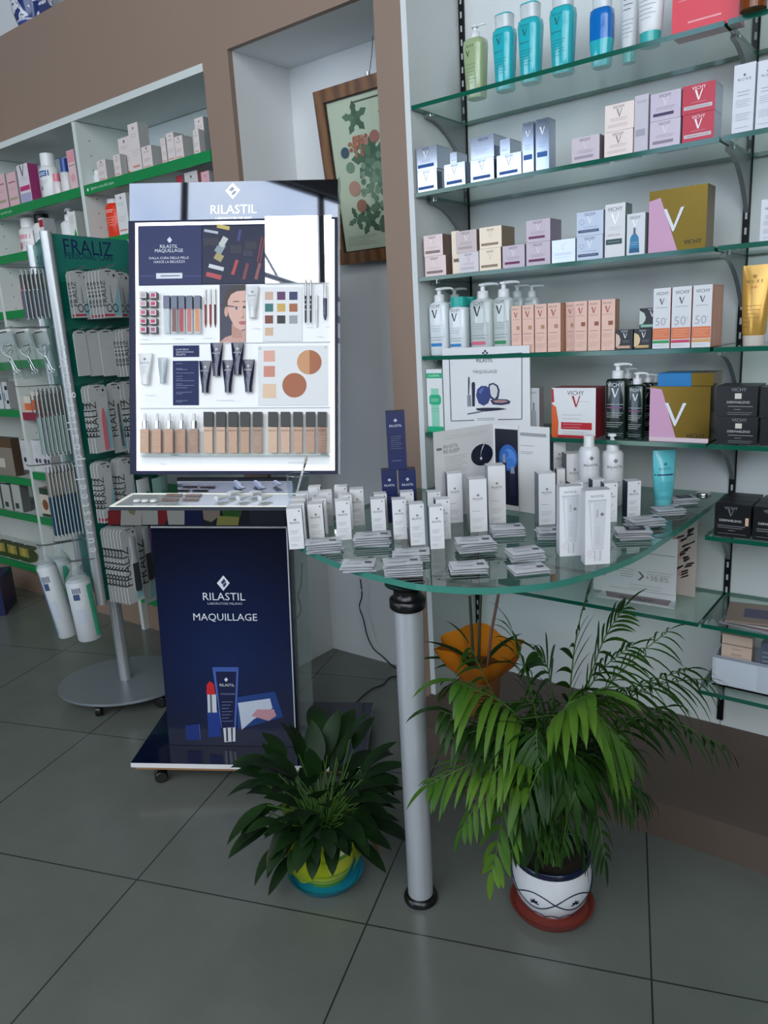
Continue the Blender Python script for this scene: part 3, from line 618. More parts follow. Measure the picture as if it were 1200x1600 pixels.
clearpump(817, 838, 464, 446, 'clear pump bottle furthest right, behind the pink cartons', '#99aabb', Y=YF+.12)
clearpump(697, 717, 470, 450, 'milky pump bottle behind the front teal capped bottle', '#3f8ab8', Y=YF+.14, m=milk)
clearpump(722, 741, 480, 464, 'milky bottle with teal cap, half hidden by its twin', '#3f8ab8', 'cap', Y=YF+.09, m=milk, grp='bottles with teal caps')
clearpump(668, 695, 472, 450, 'milky pump bottle with blue bar at left end of fourth shelf', '#2f80bf', m=milk, Y=YF+.02)
clearpump(699, 725, 479, 464, 'milky bottle with teal cap and blue bar in front', '#2f80bf', 'cap', m=milk, Y=YF+.02, grp='bottles with teal caps')
clearpump(731, 765, 467, 443, 'clear pump bottle with pink bar on the fourth shelf', '#d8627c', Y=YF+.02)
clearpump(768, 796, 464, 440, 'clear pump bottle with green bar on the fourth shelf', '#2b8a55', Y=YF+.02)
g = 'pink foundation cartons'
for (u0, u1, vt, k, yo), lab in zip(((799, 815, 478, 'pink', 0), (816, 834.5, 476.5, 'pink', 0), (835.5, 854.5, 475, 'pink', 0), (855.5, 876, 473.5, 'pink', 0), (884, 899, 472, 'pink', .03), (898, 917.5, 470.5, 'pinkdark', 0), (918.5, 938.5, 469, 'pinkdark', 0), (939.5, 961, 467.5, 'pinkdark', 0)),
        ('first pink carton of the row, partly behind the clear bottles', 'second pink carton from the left in the row of eight', 'third pink carton from the left in the row of eight', 'fourth pink carton, before the gap in the row', 'recessed pink carton just right of the gap', 'pink carton with brown swatch right of the recessed one', 'pink carton with brown swatch, next to last of the row', 'last pink carton with brown swatch beside the black ones')):
    sc(u0, u1, vt, Zs, lab, k, group=g, Y=YS+yo)
sc(962, 989, 515, Zs, 'small black carton with beige circle beside the pink row', 'blackjar', group='small black cartons')
t = sc(990.5, 1018, 514, Zs, 'small black carton with yellowish circle, lower of two', 'blackjar2', group='small black cartons')
sc(999, 1027, 481, t, 'small black carton with green bar on top of another', 'blackjar3', group='small black cartons', Y=YS+.012)
for j in range(3):
    for (u0, u1, vt, k), lab in zip(((1020, 1047.5, 450, 'sun_g'), (1049, 1080, 447.5, 'sun_p'), (1081.5, 1112, 445, 'sun_o')), ('green', 'crimson', 'ochre')):
        P, w, h = shelf_place(u0, u1, vt, Zs, YS)
        if j and lab != 'ochre': continue
        k_ = KINDS[k]; dd = .036
        carton('white sun cream carton with orange block and %s stripe, %s' % (lab, ('front row', 'second behind the front row', 'third behind the front row')[j]), P+Vector((0, j*(dd+.001), .0004)), w-.0012, dd, h-.0006, 0, k_['front'], k_['side'], k_['top'], k_['decor'], 'white and orange sun cream cartons')
P, w, h = shelf_place(1153, 1200, 413, Zs, YS); P.y += .03; cp = .025
bottle('cream_tube', 'golden tube standing on a pale cap right of the rail', P, tube_secs(w, h, cp), mat('#cfa14e', .25, .35), [('d', .45, .86, .07, '#a87f38'), ('t', 'N U X E', .47, .8, .55, '#4d3b1c'), ('t', 'SUN', .45, .73, .22, '#c05a20'), ('l', .12, .5, .75, 4, .05, '#8a6a34', .001), ('l', .15, .3, .4, 2, .06, '#8a6a34', .001)],
       lambda c: c.loft([(0, w*.36, w*.3), (cp, w*.38, w*.33)], mat('#cfc6bc', .3), 20), 'cap', cat='tube')

# fifth shelf
Zs = Z5+.0064
KINDS['adherm'] = dict(front='#e4e7e8', d=1.0, decor=[('r', 0, .86, 1, .94, '#19b07c'), ('t', 'A-DERMA', .5, .9, .7, '#d8f0e6'), ('r', .26, .02, .76, .7, '#8fd4ba'), ('p', [(.14, .46), (.26, .44), (.8, .44), (.9, .48), (.9, .56), (.8, .6), (.24, .6), (.14, .56)], '#19b07c'), ('l', .24, .53, .76, 2, .03, '#e6f4ee', .0012), ('r', 0, 0, 1, .09, '#19b07c'), ('l', .2, .38, .8, 2, .04, '#6a7a76', .0007)])
sc(667.5, 692, 577, Zs, 'white and mint green carton at left end of fifth shelf', 'adherm')
KINDS['greybottlebox'] = dict(front='#b9bcbf', side='#8f8c8c', d=.9, decor=[('t', 'VICHY', .45, .9, .6, '#40444a'), ('p', [(.2, .02), (.75, .02), (.7, .5), (.6, .56), (.36, .56), (.26, .5)], '#8c9094'), ('p', [(.4, .56), (.56, .56), (.56, .7), (.4, .7)], '#70757a')])
sc(826, 843, 606, Zs, 'grey carton with a bottle printed on it behind the square sign', 'greybottlebox')
KINDS['redwhite'] = dict(front='#e2e4e6', side='#8c1f2c', d=.55, decor=[('t', 'VICHY', .55, .9, .38, '#3a3d44'), ('V', .56, .73, .24, '#b02232'), ('l', .6, .73, .85, 1, .04, '#a8acb0', .0007), ('l', .24, .46, .7, 2, .08, '#9a9ea4', .0009), ('r', .22, .17, .92, .31, '#b9202e'), ('l', .26, .27, .7, 2, .06, '#e8b4b8', .001), ('r', 0, 0, 1, .05, '#b9202e'), ('p', [(0, 0), (.14, 0), (.16, .3), (.1, .62), (0, .68)], '#d8602c'), ('p', [(0, .7), (.06, .72), (.04, .98), (0, .98)], '#b9202e'), ('l', .26, .12, .8, 2, .04, '#9a9ea4', .0008)])
sc(862, 931, 606, Zs, 'white and red carton with an orange vial printed at its edge', 'redwhite', Y=YS)
m_green_b = mat('#0d1f1a', .2, 0, 0, .5, 0, .4)
def greenpump(u0, u1, vs, vt, Y, label, g='dark green pump bottles'):
    P, w, h = shelf_place(u0, u1, vs, Zs, Y); P.y += w*.4; top = zat(P.x, P.y, vt)-Zs; r = min((top-h)/2.62, w*.27)
    bottle('pump_bottle', label, P, [(0, w*.48, w*.33, 5), (.004, w*.5, w*.35, 5), (h*.95, w*.5, w*.35, 5), (h*.985, w*.47, w*.32, 4), (h, w*.3, w*.28, 2)], m_green_b,
           [('t', 'VICHY', .5, .9, .76, '#e4e8e8'), ('V', .5, .77, .44, '#e4e8e8'), ('l', .12, .58, .9, 1, .04, '#c0c6c6', .0012), ('r', .1, .52, .86, .535, '#9a4a86'), ('l', .1, .44, .9, 3, .035, '#b4baba', .0012), ('l', .1, .28, .9, 3, .035, '#b4baba', .0012), ('l', .1, .1, .9, 2, .035, '#9aa0a0', .001)],
           lambda c: pump(c, h, r, m_white, 1, 1.0), 'pump', group=g)
greenpump(966, 988, 592, 565, YF+.11, 'dark green pump bottle behind the left front one')
greenpump(1000, 1018, 598, 574, YF+.08, 'dark green pump bottle second in the right file')
greenpump(1013, 1030, 598, 573, YF+.14, 'dark green pump bottle third in the right file')
greenpump(944, 976, 592, 566, YF+.015, 'dark green pump bottle nearest the red and white carton')
greenpump(979, 1004, 601, 575, YF+.015, 'dark green pump bottle in front, left of the gold box')
t = giftbox(1015, 1109, 604, Zs, 'gold and pink gift box with pale foot on the fifth shelf', .1, base=True)
P, w, h = shelf_place(1028, 1115, 583, t, YS+.012)
b = MB(); b.box(-w/2, w/2, 0, .09, .0006, h, m_gold); b.decor([('p', [(0, 0), (.62, 0), (.6, 1), (0, 1)], '#0f77b8')], w, h); b.rect(-w/2, .002, w*.1, .06, '#0f77b8', M=Matrix.Translation((0, 0, h+.0004)) @ Matrix.Rotation(-math.pi/2, 4, 'X'))
tag(b.build('gift_box', loc=P), 'flat blue and gold gift box lying on the lower gold box', 'gift box', 'gold and pink gift boxes')
KINDS['derma'] = dict(front='#101114', d=.9, decor=[('t', 'VICHY', .55, .88, .36, '#8e9098'), ('r', .46, .58, .62, .76, '#d8d2c4'), ('t', 'DERMABLEND', .55, .47, .55, '#c4c6ca'), ('l', .3, .33, .9, 1, .05, '#a4a6ac', .0012), ('l', .45, .23, .62, 1, .05, '#a4a6ac', .001), ('l', .3, .13, .9, 2, .06, '#84868c', .001)])
KINDS['dermab'] = dict(front='#101114', d=.9, decor=[('t', 'VICHY', .45, .88, .36, '#8e9098'), ('V', .45, .74, .2, '#6e7078'), ('t', 'DERMABLEND', .45, .5, .62, '#d4d6da'), ('r', .86, .38, .95, .62, '#d8b49a'), ('l', .1, .34, .86, 2, .06, '#a4a6ac', .0011), ('l', .4, .2, .6, 1, .05, '#a4a6ac', .001), ('l', .1, .1, .9, 1, .06, '#84868c', .001)])
g = 'black boxes on the fifth shelf'
t = sc(1119, 1184, 651, Zs, 'black box beside the gold gift box, lower of two', 'derma', group=g)
sc(1118, 1184, 603, t, 'black box beside the gold gift box, upper of two', 'derma', group=g)
t = sc(1187, 1252, 654, Zs, 'black box at right picture edge of fifth shelf, lower', 'derma', group=g)
sc(1187, 1252, 605, t, 'black box at right picture edge of fifth shelf, upper', 'derma', group=g)
Zs = .809+.0064; g = 'black boxes right of the glass table'
for j, (w1, w2) in enumerate((('in front', 'in front'), ('second behind', 'second behind'), ('third behind', 'third behind'))):
    P, w, h = shelf_place(1116, 1173, 788, Zs, YS); P2, w_, h_ = shelf_place(1178, 1235, 790, Zs, YS)
    for Q, lb in ((P, 'black makeup box right of the glass table, left file %s' % w1), (P2, 'black makeup box right of the glass table, right file %s' % w2)):
        k_ = KINDS['dermab']; carton(lb, Q+Vector((0, j*.05, .0004)), w-.001, .0475, h-.001, 0, k_['front'], None, None, k_['decor'], g)

# low shelves: cards, leaflets and the tray
Zs = Z7+.0064
b = MB(); P, w, h = shelf_place(928, 1057, 836, Zs, YF+.12)
card = tag(empty('counter_card', P, .03), 'white advertising card with +38.8% standing on the lowest long shelf', 'sign')
b.box(-w/2, w/2, 0, .004, .035, h, '#d6d8da')
b.decor([('t', '+38.8%', .78, .34, .27, '#9a9096'), ('p', [(.55, .42), (.58, .42), (.63, .35), (.58, .28), (.55, .28), (.60, .35)], '#70686e'), ('l', .3, .44, .52, 2, .04, '#8a8488', .001), ('l', .66, .44, .96, 2, .04, '#8a8488', .001), ('l', .34, .36, .5, 2, .04, '#a89ca2', .002), ('l', .45, .2, .85, 2, .05, '#8a8488', .001), ('r', .2, .72, .98, .735, '#a8a4a8'), ('r', .2, .11, .98, .118, '#a8a4a8')], w, h)
for k in range(9): b.rect(-w/2+.008+k*.0036, h*.28, -w/2+.008+k*.0036+.0018, h*.52, '#1c1c20', -.0006)
b.build('panel', card)
b = MB(); b.prism([(-w/2+.03, -.055), (w/2+.012, -.055), (w/2, .006), (-w/2+.03, .006)], .0006, .0045, '#cfd2d4', axis='z')
b.prism([(-w/2+.06, -.045), (w/2-.01, -.045), (w/2-.012, -.0005), (-w/2+.04, -.0005)], .0046, .0052, '#8c7c84', axis='z')
b.text('KORFF', 0, 0, .1, '#4c4850', M=Matrix.Translation((.02, -.03, .0058)) @ Matrix.Rotation(-math.pi/2, 4, 'X'))
b.box(-w/2, w/2, .0006, .0036, .004, .036, '#d6d8da'); b.build('foot', card)
b = MB(); P, w, h = shelf_place(1028, 1089, 800, Zs, YF+.2)
b.box(-w/2, w/2, 0, .004, 0, h, '#c6b9b2')
Hh = h
for k in range(4): b.rect(-w/2, Hh*(.88-.2*k)-.012, w*.12, Hh*(.88-.2*k)+.006, '#c79ba0', -.0007)
for k in range(22):
    a = random.uniform(-.5, .5); x = w*.02+random.random()*w*.3; z = Hh*(.2+.034*k)
    b.poly([(x-.012*random.random(), z), (x+.014, z+.012+a*.006), (x+.015, z+.018+a*.006), (x-.004, z+.008)], '#1d1c1e', -.0008-.00001*k)
tag(b.build('poster_card', loc=P, rz=-.04), 'card with black zebra pattern and pink bars behind the white card', 'poster')
b = MB()
P = at_z(1178, 975, Zs)
st = [(.105, .075), (.1, .072), (.098, .07), (.1, .068)]
for k in range(5):
    w_, d_ = st[k % 4]; z = Zs+.0006+k*.0052
    b = MB(); b.box(-w_, w_, -d_, d_, 0, .0048, ['#9a9aa2', '#6f5a50', '#b8b4b4', '#3c3a40', '#8c7a70'][k]); b.box(-w_*.6, w_*.7, -d_*.5, d_*.4, .0048, .0051, ['#5c5c66', '#3c3030', '#70706c', '#5c5860', '#56506a'][k])
    tag(b.build('leaflet', loc=(XR+.16, P.y+.02+.004*(k % 2), z), rz=.08*k-.16), 'leaflet in the dark pile right of the rail, %s' % ('at the bottom', 'second from bottom', 'in the middle', 'second from top', 'on top')[k], 'leaflet', 'leaflets in a pile')
Zs = .357+.0064
P, w, h = shelf_place(1112, 1245, 1036, Zs, YF+.05)
b = MB(); d_ = .11; t_ = .004
m_tray = mat('#c4cdd8', .25)
b.box(-w/2, w/2, 0, t_, .0005, h, m_tray); b.box(-w/2, w/2, d_-t_, d_, .0005, h, m_tray); b.box(-w/2, -w/2+t_, t_, d_-t_, .0005, h, m_tray); b.box(w/2-t_, w/2, t_, d_-t_, .0005, h, m_tray); b.box(-w/2, w/2, 0, d_, .0005, .006, m_tray)
b.rect(-w*.46, h*.1, w*.05, h*.9, '#ccd6e2', -.0005); b.rect(-w/2, h*.93, w/2, h, '#8f97a6', -.0006)
tag(b.build('display_tray', loc=P), 'pale blue plastic tray on lowest shelf right of the rail', 'tray')
KINDS['beige'] = dict(front='#d3bcac', side='#a89080', d=.4, decor=[('r', 0, .78, 1, .8, '#8c6c60'), ('l', .35, .7, .65, 1, .03, '#8c6c60', .0016), ('t', 'VICHY', .5, .58, .36, '#7a4a4a'), ('V', .5, .38, .22, '#9a3c40'), ('l', .2, .18, .8, 2, .05, '#a08070', .0007)])
for u0, u1, vt, lb in ((1126, 1176, 994, 'beige carton standing in the pale blue tray'), (1187, 1225, 1008, 'dark blue grey carton in tray at the picture edge')):
    X0 = at_y(u0, 1020, YF+.09).x; X1 = at_y(u1, 1020, YF+.09).x
    k_ = KINDS['beige']; ztop = zat((X0+X1)/2, YF+.09, vt); fr = k_['front'] if u0 < 1180 else '#5c6676'
    carton(lb, ((X0+X1)/2, YF+.09, Zs+.0068), X1-X0-.004, .04, ztop-Zs-.0068, 0, fr, '#a89080' if u0 < 1180 else '#4a5464', None, k_['decor'] if u0 < 1180 else [('l', .1, .8, .9, 3, .1, '#aab4c0', .002)], 'cartons in the tray')

# ================================================================ the left-hand shelves, the niche picture and the vase
def lc(u0, u1, vt, zb, label, front='#e0d4d2', side='#9a9a9c', d=.05, Y=YF+.02, group=None, decor=None, name='carton', cat='carton'):
    P, w, h = shelf_place(u0, u1, vt, zb, Y); w = abs(w); P.z += .0005; h = settle(P, w, h, d, zb)
    return carton(label, P, w-.001, d, h, 0, front, side, None, decor or [('d', .5, .9, .07, '#7a5a60'), ('l', .2, .78, .8, 2, .05, '#8a7a80', .001), ('l', .15, .45, .85, 3, .05, '#b48c8c', .001), ('r', .1, .1, .8, .14, '#d08878')], group, name, cat)
def clear_divider(P, w):
    for xd in (XA_, XB_):
        if P.x-w/2 < xd+.0135 and P.x+w/2 > xd-.0135: P.x = xd+.0145+w/2 if P.x > xd else xd-.0145-w/2
    return P
PLACED = []
def settle(P, w, h, d, zb):
    clear_divider(P, w)
    for (z0, a0, a1, b0, b1) in PLACED:
        if abs(z0-zb) < .01 and P.x-w/2 < a1+.0008 and P.x+w/2 > a0-.0008 and P.y < b1+.001 and P.y+d > b0-.001: P.x = a1+.001+w/2
    clear_divider(P, w); PLACED.append((zb, P.x-w/2, P.x+w/2, P.y, P.y+d))
    up = min([z for zs in LSH.values() for z in zs if z > zb+.06] or [9])
    return min(max(h, .085), up-.03-zb)
def zl(z): return z+.0185
def lb(name, u0, u1, vs, vt, zb, label, body='#e2e4e4', capc='#e4e6e6', decor=(), group=None, Y=YF+.04, capk='cap', sh=.9):
    P, w, h = shelf_place(u0, u1, vs, zb, Y); P.z += .0005; P.y += w/2; clear_divider(P, w); top = zat(P.x, P.y, vt)-P.z
    secs = [(0, w*.47, w*.36), (.004, w*.5, w*.4), (h*sh, w*.5, w*.4), (h*.97, w*.4, w*.34), (h, w*.3, w*.3)]
    cm = mat(capc, .3)
    fn = (lambda c: pump(c, h, min((top-h)/2.7, w*.3), cm, -1, .6)) if capk == 'pump' else (lambda c: c.loft([(h-.001, w*.33, w*.33), (top, w*.31, w*.31)], cm, 18))
    return bottle(name, label, P, secs, mat(body, .3), decor, fn, capk, group=group)
zb = zl(2.072); g = 'pale pink cartons on the top left shelf'
pal = dict(front='#ddd2ce', side='#a7a8a6', group=g)
lb('jar', 142, 152, 273, 267, zb, 'small white jar at the left of the pale pink cartons')
lc(153, 167, 259, zb, 'lowest pale pink carton, next to the small jar', **pal)
lc(178, 189, 243, zb, 'pale pink carton in front of the stepped group', Y=YF+.012, d=.03, front='#ddd2ce', side='#a7a8a6', group=g)
lc(187, 206, 215, zb, 'pale pink carton, middle height of the stepped group', Y=YF+.05, front='#ddd2ce', side='#a7a8a6', group=g)
lc(203, 219, 193, zb, 'tallest pale pink carton of the stepped group', **pal)
lc(222, 238, 229, zb, 'pale pink carton right of the tallest one', **pal)
lc(252, 260, 216, zb, 'narrow pale carton left in the pair of tall ones', **pal)
lc(261, 273, 208, zb, 'tall pale carton right in the pair of tall ones', **pal)
lc(275, 288, 241, zb, 'low flat pale carton right of the tall pair', **pal)
lc(303, 312, 208, zb, 'short pale carton in front of the rightmost tall one', Y=YF+.012, d=.025, front='#ddd2ce', side='#a7a8a6', group=g)
lc(306, 320, 184, zb, 'rightmost tall pale carton against the taupe column', Y=YF+.045, front='#ddd2ce', side='#8d9092', group=g)
zb = zl(1.842)
b = lb('body_wash_bottle', 157, 178, 317, 312, zb, 'orange red bottle standing left of the mirror header', '#e03a1c', '#dfe0e0', [('l', .15, .6, .85, 4, .07, '#f0b49c', .0015), ('l', .2, .8, .8, 2, .05, '#f3cdbf', .003)])
lc(183, 200, 303, zb, 'white carton half hidden by the header of the display', front='#dfe0df', side='#b0b2b2')
lc(279, 289, 270, zb, 'small red capped carton above the header', front='#b03448', side='#8a8a8c', Y=YF+.04)
lc(291, 312, 265, zb, 'grey white carton above the header', front='#c8c6c4', side='#a06a70', Y=YF+.03)
lc(317, 330, 268, zb, 'pink carton above the header next to the taupe column', front='#d8a8ae', side='#9a9a9c', Y=YF+.03)
zb = zl(2.072); g = 'items in the pink corner'
pk = [('l', .15, .72, .85, 1, .05, '#8a4a5c', .005), ('r', .1, .2, .85, .28, '#a8a08a'), ('l', .15, .55, .8, 2, .05, '#b48c98', .001)]
lc(-8, 11, 274, zb, 'pink carton cut by the left picture edge', front='#dcb6bc', decor=pk, group='pink cartons')
lc(12.5, 28, 270, zb, 'pink carton beside the one with a dark letter', front='#dcb6bc', decor=pk, group='pink cartons')
lc(29.5, 47, 257, zb, 'white and lilac carton with a dark letter and magenta side', '#dcd4dc', '#8c2a62', decor=[('V', .45, .84, .5, '#2c5048'), ('l', .2, .66, .8, 2, .05, '#8a8a96', .001), ('r', .05, .33, .95, .45, '#c03470'), ('r', .05, .02, .95, .26, '#a8a6c8')])
lb('spray_bottle', 54, 73, 258, 241, zb, 'white bottle with blue label on the top left shelf', decor=[('r', .12, .68, .88, .84, '#1f5a9a'), ('l', .25, .78, .75, 2, .05, '#dfe8f0', .004), ('l', .15, .55, .8, 3, .06, '#5a5a64', .001), ('r', .1, .3, .5, .4, '#8c8c94')])
lb('small_bottle', 79, 88, 283, 272, zb, 'small pink capped bottle in the wrapped pair', '#dfd6d8', '#d87a8c', group='small pink bottles')
lb('small_bottle', 90, 101, 268, 248, zb, 'small bottle with pink and blue cap in the wrapped pair', '#dcd8d8', '#2a4a9a', [('r', .1, .8, .9, .98, '#d88c9c')], group='small pink bottles')
lc(107, 119, 235, zb, 'pink and white carton against the white divider', front='#e0c2c4', decor=[('r', .02, .7, .98, .98, '#dc98a2'), ('l', .1, .62, .9, 1, .05, '#8a4050', .003), ('d', .5, .3, .3, '#e0a0a6')])
zb = zl(1.858)
lb('foam_bottle', 21, 41, 355, 342, zb, 'white bottle with pink print left of the black capped one', decor=[('r', .1, .55, .9, .72, '#d89aa8'), ('l', .12, .42, .85, 3, .06, '#b03050', .0015), ('d', .35, .3, .14, '#a82848')])
lb('cream_bottle', 43, 62, 348, 335, zb, 'white bottle with a black cap on the second shelf', capc='#17181a', decor=[('r', .2, .25, .36, .75, '#3c3c40'), ('l', .5, .6, .9, 3, .06, '#9a9a9e', .001)])
lc(63, 70, 341, zb, 'white carton with red corner and grey side', '#dfdcdc', '#a4a7aa', d=.06, decor=[('r', .05, .7, .95, .95, '#a82434')])
lb('dispenser_bottle', 87, 106, 345, 325, zb, 'white dispenser bottle beside the green leaf carton', capk='pump')
lc(108, 120, 331, zb, 'white carton with a green leaf at the divider', '#e0e4de', '#a9aca8', decor=[('l', .2, .85, .8, 6, .05, '#6a7a6a', .001), ('p', [(.4, .02), (.95, .02), (.9, .25), (.75, .42), (.6, .25)], '#2f9a3a')])
zb = zl(1.587)
lb('spray_bottle', 4, 17, 436, 422, zb, 'white bottle with blue print behind the wire hooks', decor=[('r', .1, .5, .9, .75, '#4a7ab0'), ('l', .12, .35, .8, 2, .08, '#4a4a50', .001)])
lb('small_bottle', 26, 38, 445, 431, zb, 'dark blue capped bottle behind the wire hooks', '#d8a0b4', '#1c2c66')
lb('small_bottle', 39, 47, 452, 440, zb, 'green capped bottle next to the blue capped one', '#d8dcdc', '#2a8a6a')
zb = zl(1.06)
lc(38, 48, 619, zb, 'orange and white carton, lower of the two by the red strip', '#d8d2c8', decor=[('r', 0, .1, 1, .55, '#d86a34')], group='orange cartons')
lc(50, 62, 612, zb, 'orange and white carton, higher of the two by the red strip', '#d8d2c8', decor=[('r', 0, .1, 1, .6, '#d8622c')], group='orange cartons')
zb = zl(.735)
for k, u in enumerate((34, 48.5, 63)):
    lc(u, u+13, 688, zb, 'white carton with dark oval print, %s of three under the red strip' % ('left', 'middle', 'right')[k], '#cfd0d6', decor=[('l', .15, .8, .85, 3, .07, '#8a8c96', .001), ('d', .35, .35, .16, '#2c3248'), ('d', .75, .35, .14, '#3a405a')], group='white cartons with dark ovals')
zb = zl(.48)
for k, u in enumerate((60, 73)):
    lc(u, u+13, 762, zb, 'dark green topped carton with brown print, %s one' % ('left', 'right')[k], '#c8bfae', '#6a5a4c', decor=[('r', 0, .78, 1, 1, '#1f3a2c'), ('d', .5, .42, .34, '#7a4a34'), ('r', 0, 0, 1, .1, '#24402e')], group='dark green and brown cartons')
zb = zl(1.073)
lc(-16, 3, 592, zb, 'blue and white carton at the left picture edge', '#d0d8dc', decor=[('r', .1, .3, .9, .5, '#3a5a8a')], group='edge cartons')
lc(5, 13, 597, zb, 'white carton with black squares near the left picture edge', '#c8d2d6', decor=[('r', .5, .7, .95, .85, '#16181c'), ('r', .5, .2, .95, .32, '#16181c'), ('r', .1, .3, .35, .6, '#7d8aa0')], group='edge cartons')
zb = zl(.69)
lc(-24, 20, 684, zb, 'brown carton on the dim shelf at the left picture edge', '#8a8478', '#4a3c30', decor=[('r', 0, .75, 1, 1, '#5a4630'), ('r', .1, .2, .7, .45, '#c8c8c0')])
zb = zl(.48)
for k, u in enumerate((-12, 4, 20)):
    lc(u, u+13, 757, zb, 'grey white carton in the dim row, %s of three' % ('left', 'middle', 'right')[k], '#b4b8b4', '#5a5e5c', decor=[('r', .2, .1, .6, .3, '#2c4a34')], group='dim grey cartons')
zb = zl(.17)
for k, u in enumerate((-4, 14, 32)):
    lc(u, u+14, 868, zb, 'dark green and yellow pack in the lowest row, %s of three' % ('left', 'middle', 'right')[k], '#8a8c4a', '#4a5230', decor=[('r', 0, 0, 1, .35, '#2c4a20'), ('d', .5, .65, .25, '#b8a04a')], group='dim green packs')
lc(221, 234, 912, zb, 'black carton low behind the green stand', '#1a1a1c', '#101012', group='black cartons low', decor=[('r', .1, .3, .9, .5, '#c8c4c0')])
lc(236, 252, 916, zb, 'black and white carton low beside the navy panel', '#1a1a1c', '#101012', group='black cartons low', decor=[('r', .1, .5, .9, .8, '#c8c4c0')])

# the botanical print in the niche, leaning forward on its wire
m_wood = bpy.data.materials.new('brown_wood'); m_wood.use_nodes = True
_t = m_wood.node_tree; _p = _t.nodes['Principled BSDF']; _w = N(_t, 'ShaderNodeTexWave'); _w.inputs['Scale'].default_value = 6; _w.inputs['Distortion'].default_value = 5; _w.inputs['Detail'].default_value = 3
_c = N(_t, 'ShaderNodeTexCoord'); _r = N(_t, 'ShaderNodeValToRGB'); _r.color_ramp.elements[0].color = (*lin('#5a3c24'), 1); _r.color_ramp.elements[1].color = (*lin('#7d5634'), 1)
_t.links.new(_c.outputs['Object'], _w.inputs['Vector']); _t.links.new(_w.outputs['Fac'], _r.inputs['Fac']); _t.links.new(_r.outputs['Color'], _p.inputs['Base Color']); _p.inputs['Roughness'].default_value = .35
PB = at_y(530, 415, 2.342); tilt = 7.0
fw, fh, ft = .47, .60, .042
fh = (zat(PB.x, 2.27, 145)-PB.z)/math.cos(math.radians(tilt))
FP = Matrix.Translation(PB) @ Matrix.Rotation(math.radians(tilt), 4, 'X')
pr = tag(empty('picture_frame', M=FP), 'brown wooden framed botanical fruit print hanging in the niche', 'picture')
b = MB()
for x0, x1, z0, z1 in ((0, fw, 0, ft), (0, fw, fh-ft, fh), (0, ft, ft, fh-ft), (fw-ft, fw, ft, fh-ft)):
    b.box(x0, x1, -.012, .012, z0, z1, m_wood)
for x0, x1, z0, z1 in ((ft, fw-ft, ft, ft+.004), (ft, fw-ft, fh-ft-.004, fh-ft), (ft, ft+.004, ft, fh-ft), (fw-ft-.004, fw-ft, ft, fh-ft)): b.box(x0, x1, -.006, .004, z0, z1, '#2c1d12')
b.build('frame', pr)
b = MB(); b.box(ft, fw-ft, 0, .004, ft, fh-ft, '#d6d6c2')
iw, ih = fw-2*ft, fh-2*ft; X_ = lambda x: ft+x*iw; Z_ = lambda z: ft+z*ih
k = 0
def art(pts, c):
    global k
    k += 1; b.poly([(X_(x), Z_(z)) for x, z in pts], c, -.0003-.00002*k)
def blob(x, z, r, c, rz=None): art([(x+r*math.cos(a), z+(rz or r)*.72*math.sin(a)) for a in (2*math.pi*i/16 for i in range(16))], c)
def aleaf(x, z, L, a, c):
    ca, sa = math.cos(a), math.sin(a)
    art([(x+L*(t*ca-q*sa), z+.72*L*(t*sa+q*ca)) for t, q in ((0, 0), (.3, .22), (.5, .16), (.65, .24), (1, 0), (.65, -.24), (.5, -.16), (.3, -.22))], c)
b.decor([('l', .3, .955, .7, 1, .02, '#5c5a4c', .006)], iw, ih, -.0003, x0=ft, z0=ft)
for cx, cz, n, R in ((.32, .86, 5, .1), (.72, .84, 5, .09), (.45, .6, 7, .15), (.8, .6, 5, .12), (.35, .2, 5, .1), (.62, .22, 6, .12), (.2, .22, 4, .08)):
    for i in range(n): aleaf(cx, cz, R*1.55, i*2*math.pi/n+.4, ('#55705a', '#4a6650', '#627c62')[i % 3])
for i in range(60): blob(.47+random.gauss(0, .085), .44+random.gauss(0, .07), .03, ('#7d9680', '#8aa088', '#6a8670')[i % 3])
for i in range(44): blob(.32+random.gauss(0, .05), .74-.016*abs(random.gauss(0, 3)), .019, ('#a8604c', '#b87a60')[i % 2])
for x, z, r, c in ((.16, .66, .05, '#2f4a5c'), (.2, .56, .05, '#6f8c72'), (.52, .72, .055, '#a8685c'), (.62, .66, .035, '#b86a60'), (.42, .7, .03, '#b07a6a'), (.22, .42, .07, '#b88a7a'), (.8, .4, .065, '#b88a7a'), (.28, .3, .06, '#9a6a58'), (.42, .27, .04, '#6a7a60'), (.5, .14, .05, '#5c6e58'), (.75, .15, .05, '#6a7a60')): blob(x, z, r, c)
b.decor([('l', .05, .1, .4, 5, .014, '#6a6a58', .0012), ('l', .55, .12, .95, 6, .014, '#6a6a58', .0012)], iw, ih, -.0003, x0=ft, z0=ft)
b.build('print', pr)
b = MB(); b.box(ft, fw-ft, -.005, -.003, ft, fh-ft, glass('picture_glass', '#f6faf8')); b.build('glazing', pr)
b = MB(); b.tube([(fw/2, .014, fh-.01), (fw/2, .05, fh+.07), (fw/2, .07, fh+.13)], .0012, m_black, 6); b.loft([(fh+.002, .008, .008), (fh+.016, .009, .009)], m_chrome, 12, M=Matrix.Translation((fw*.5, .016, 0))); b.build('hanging_wire', pr)

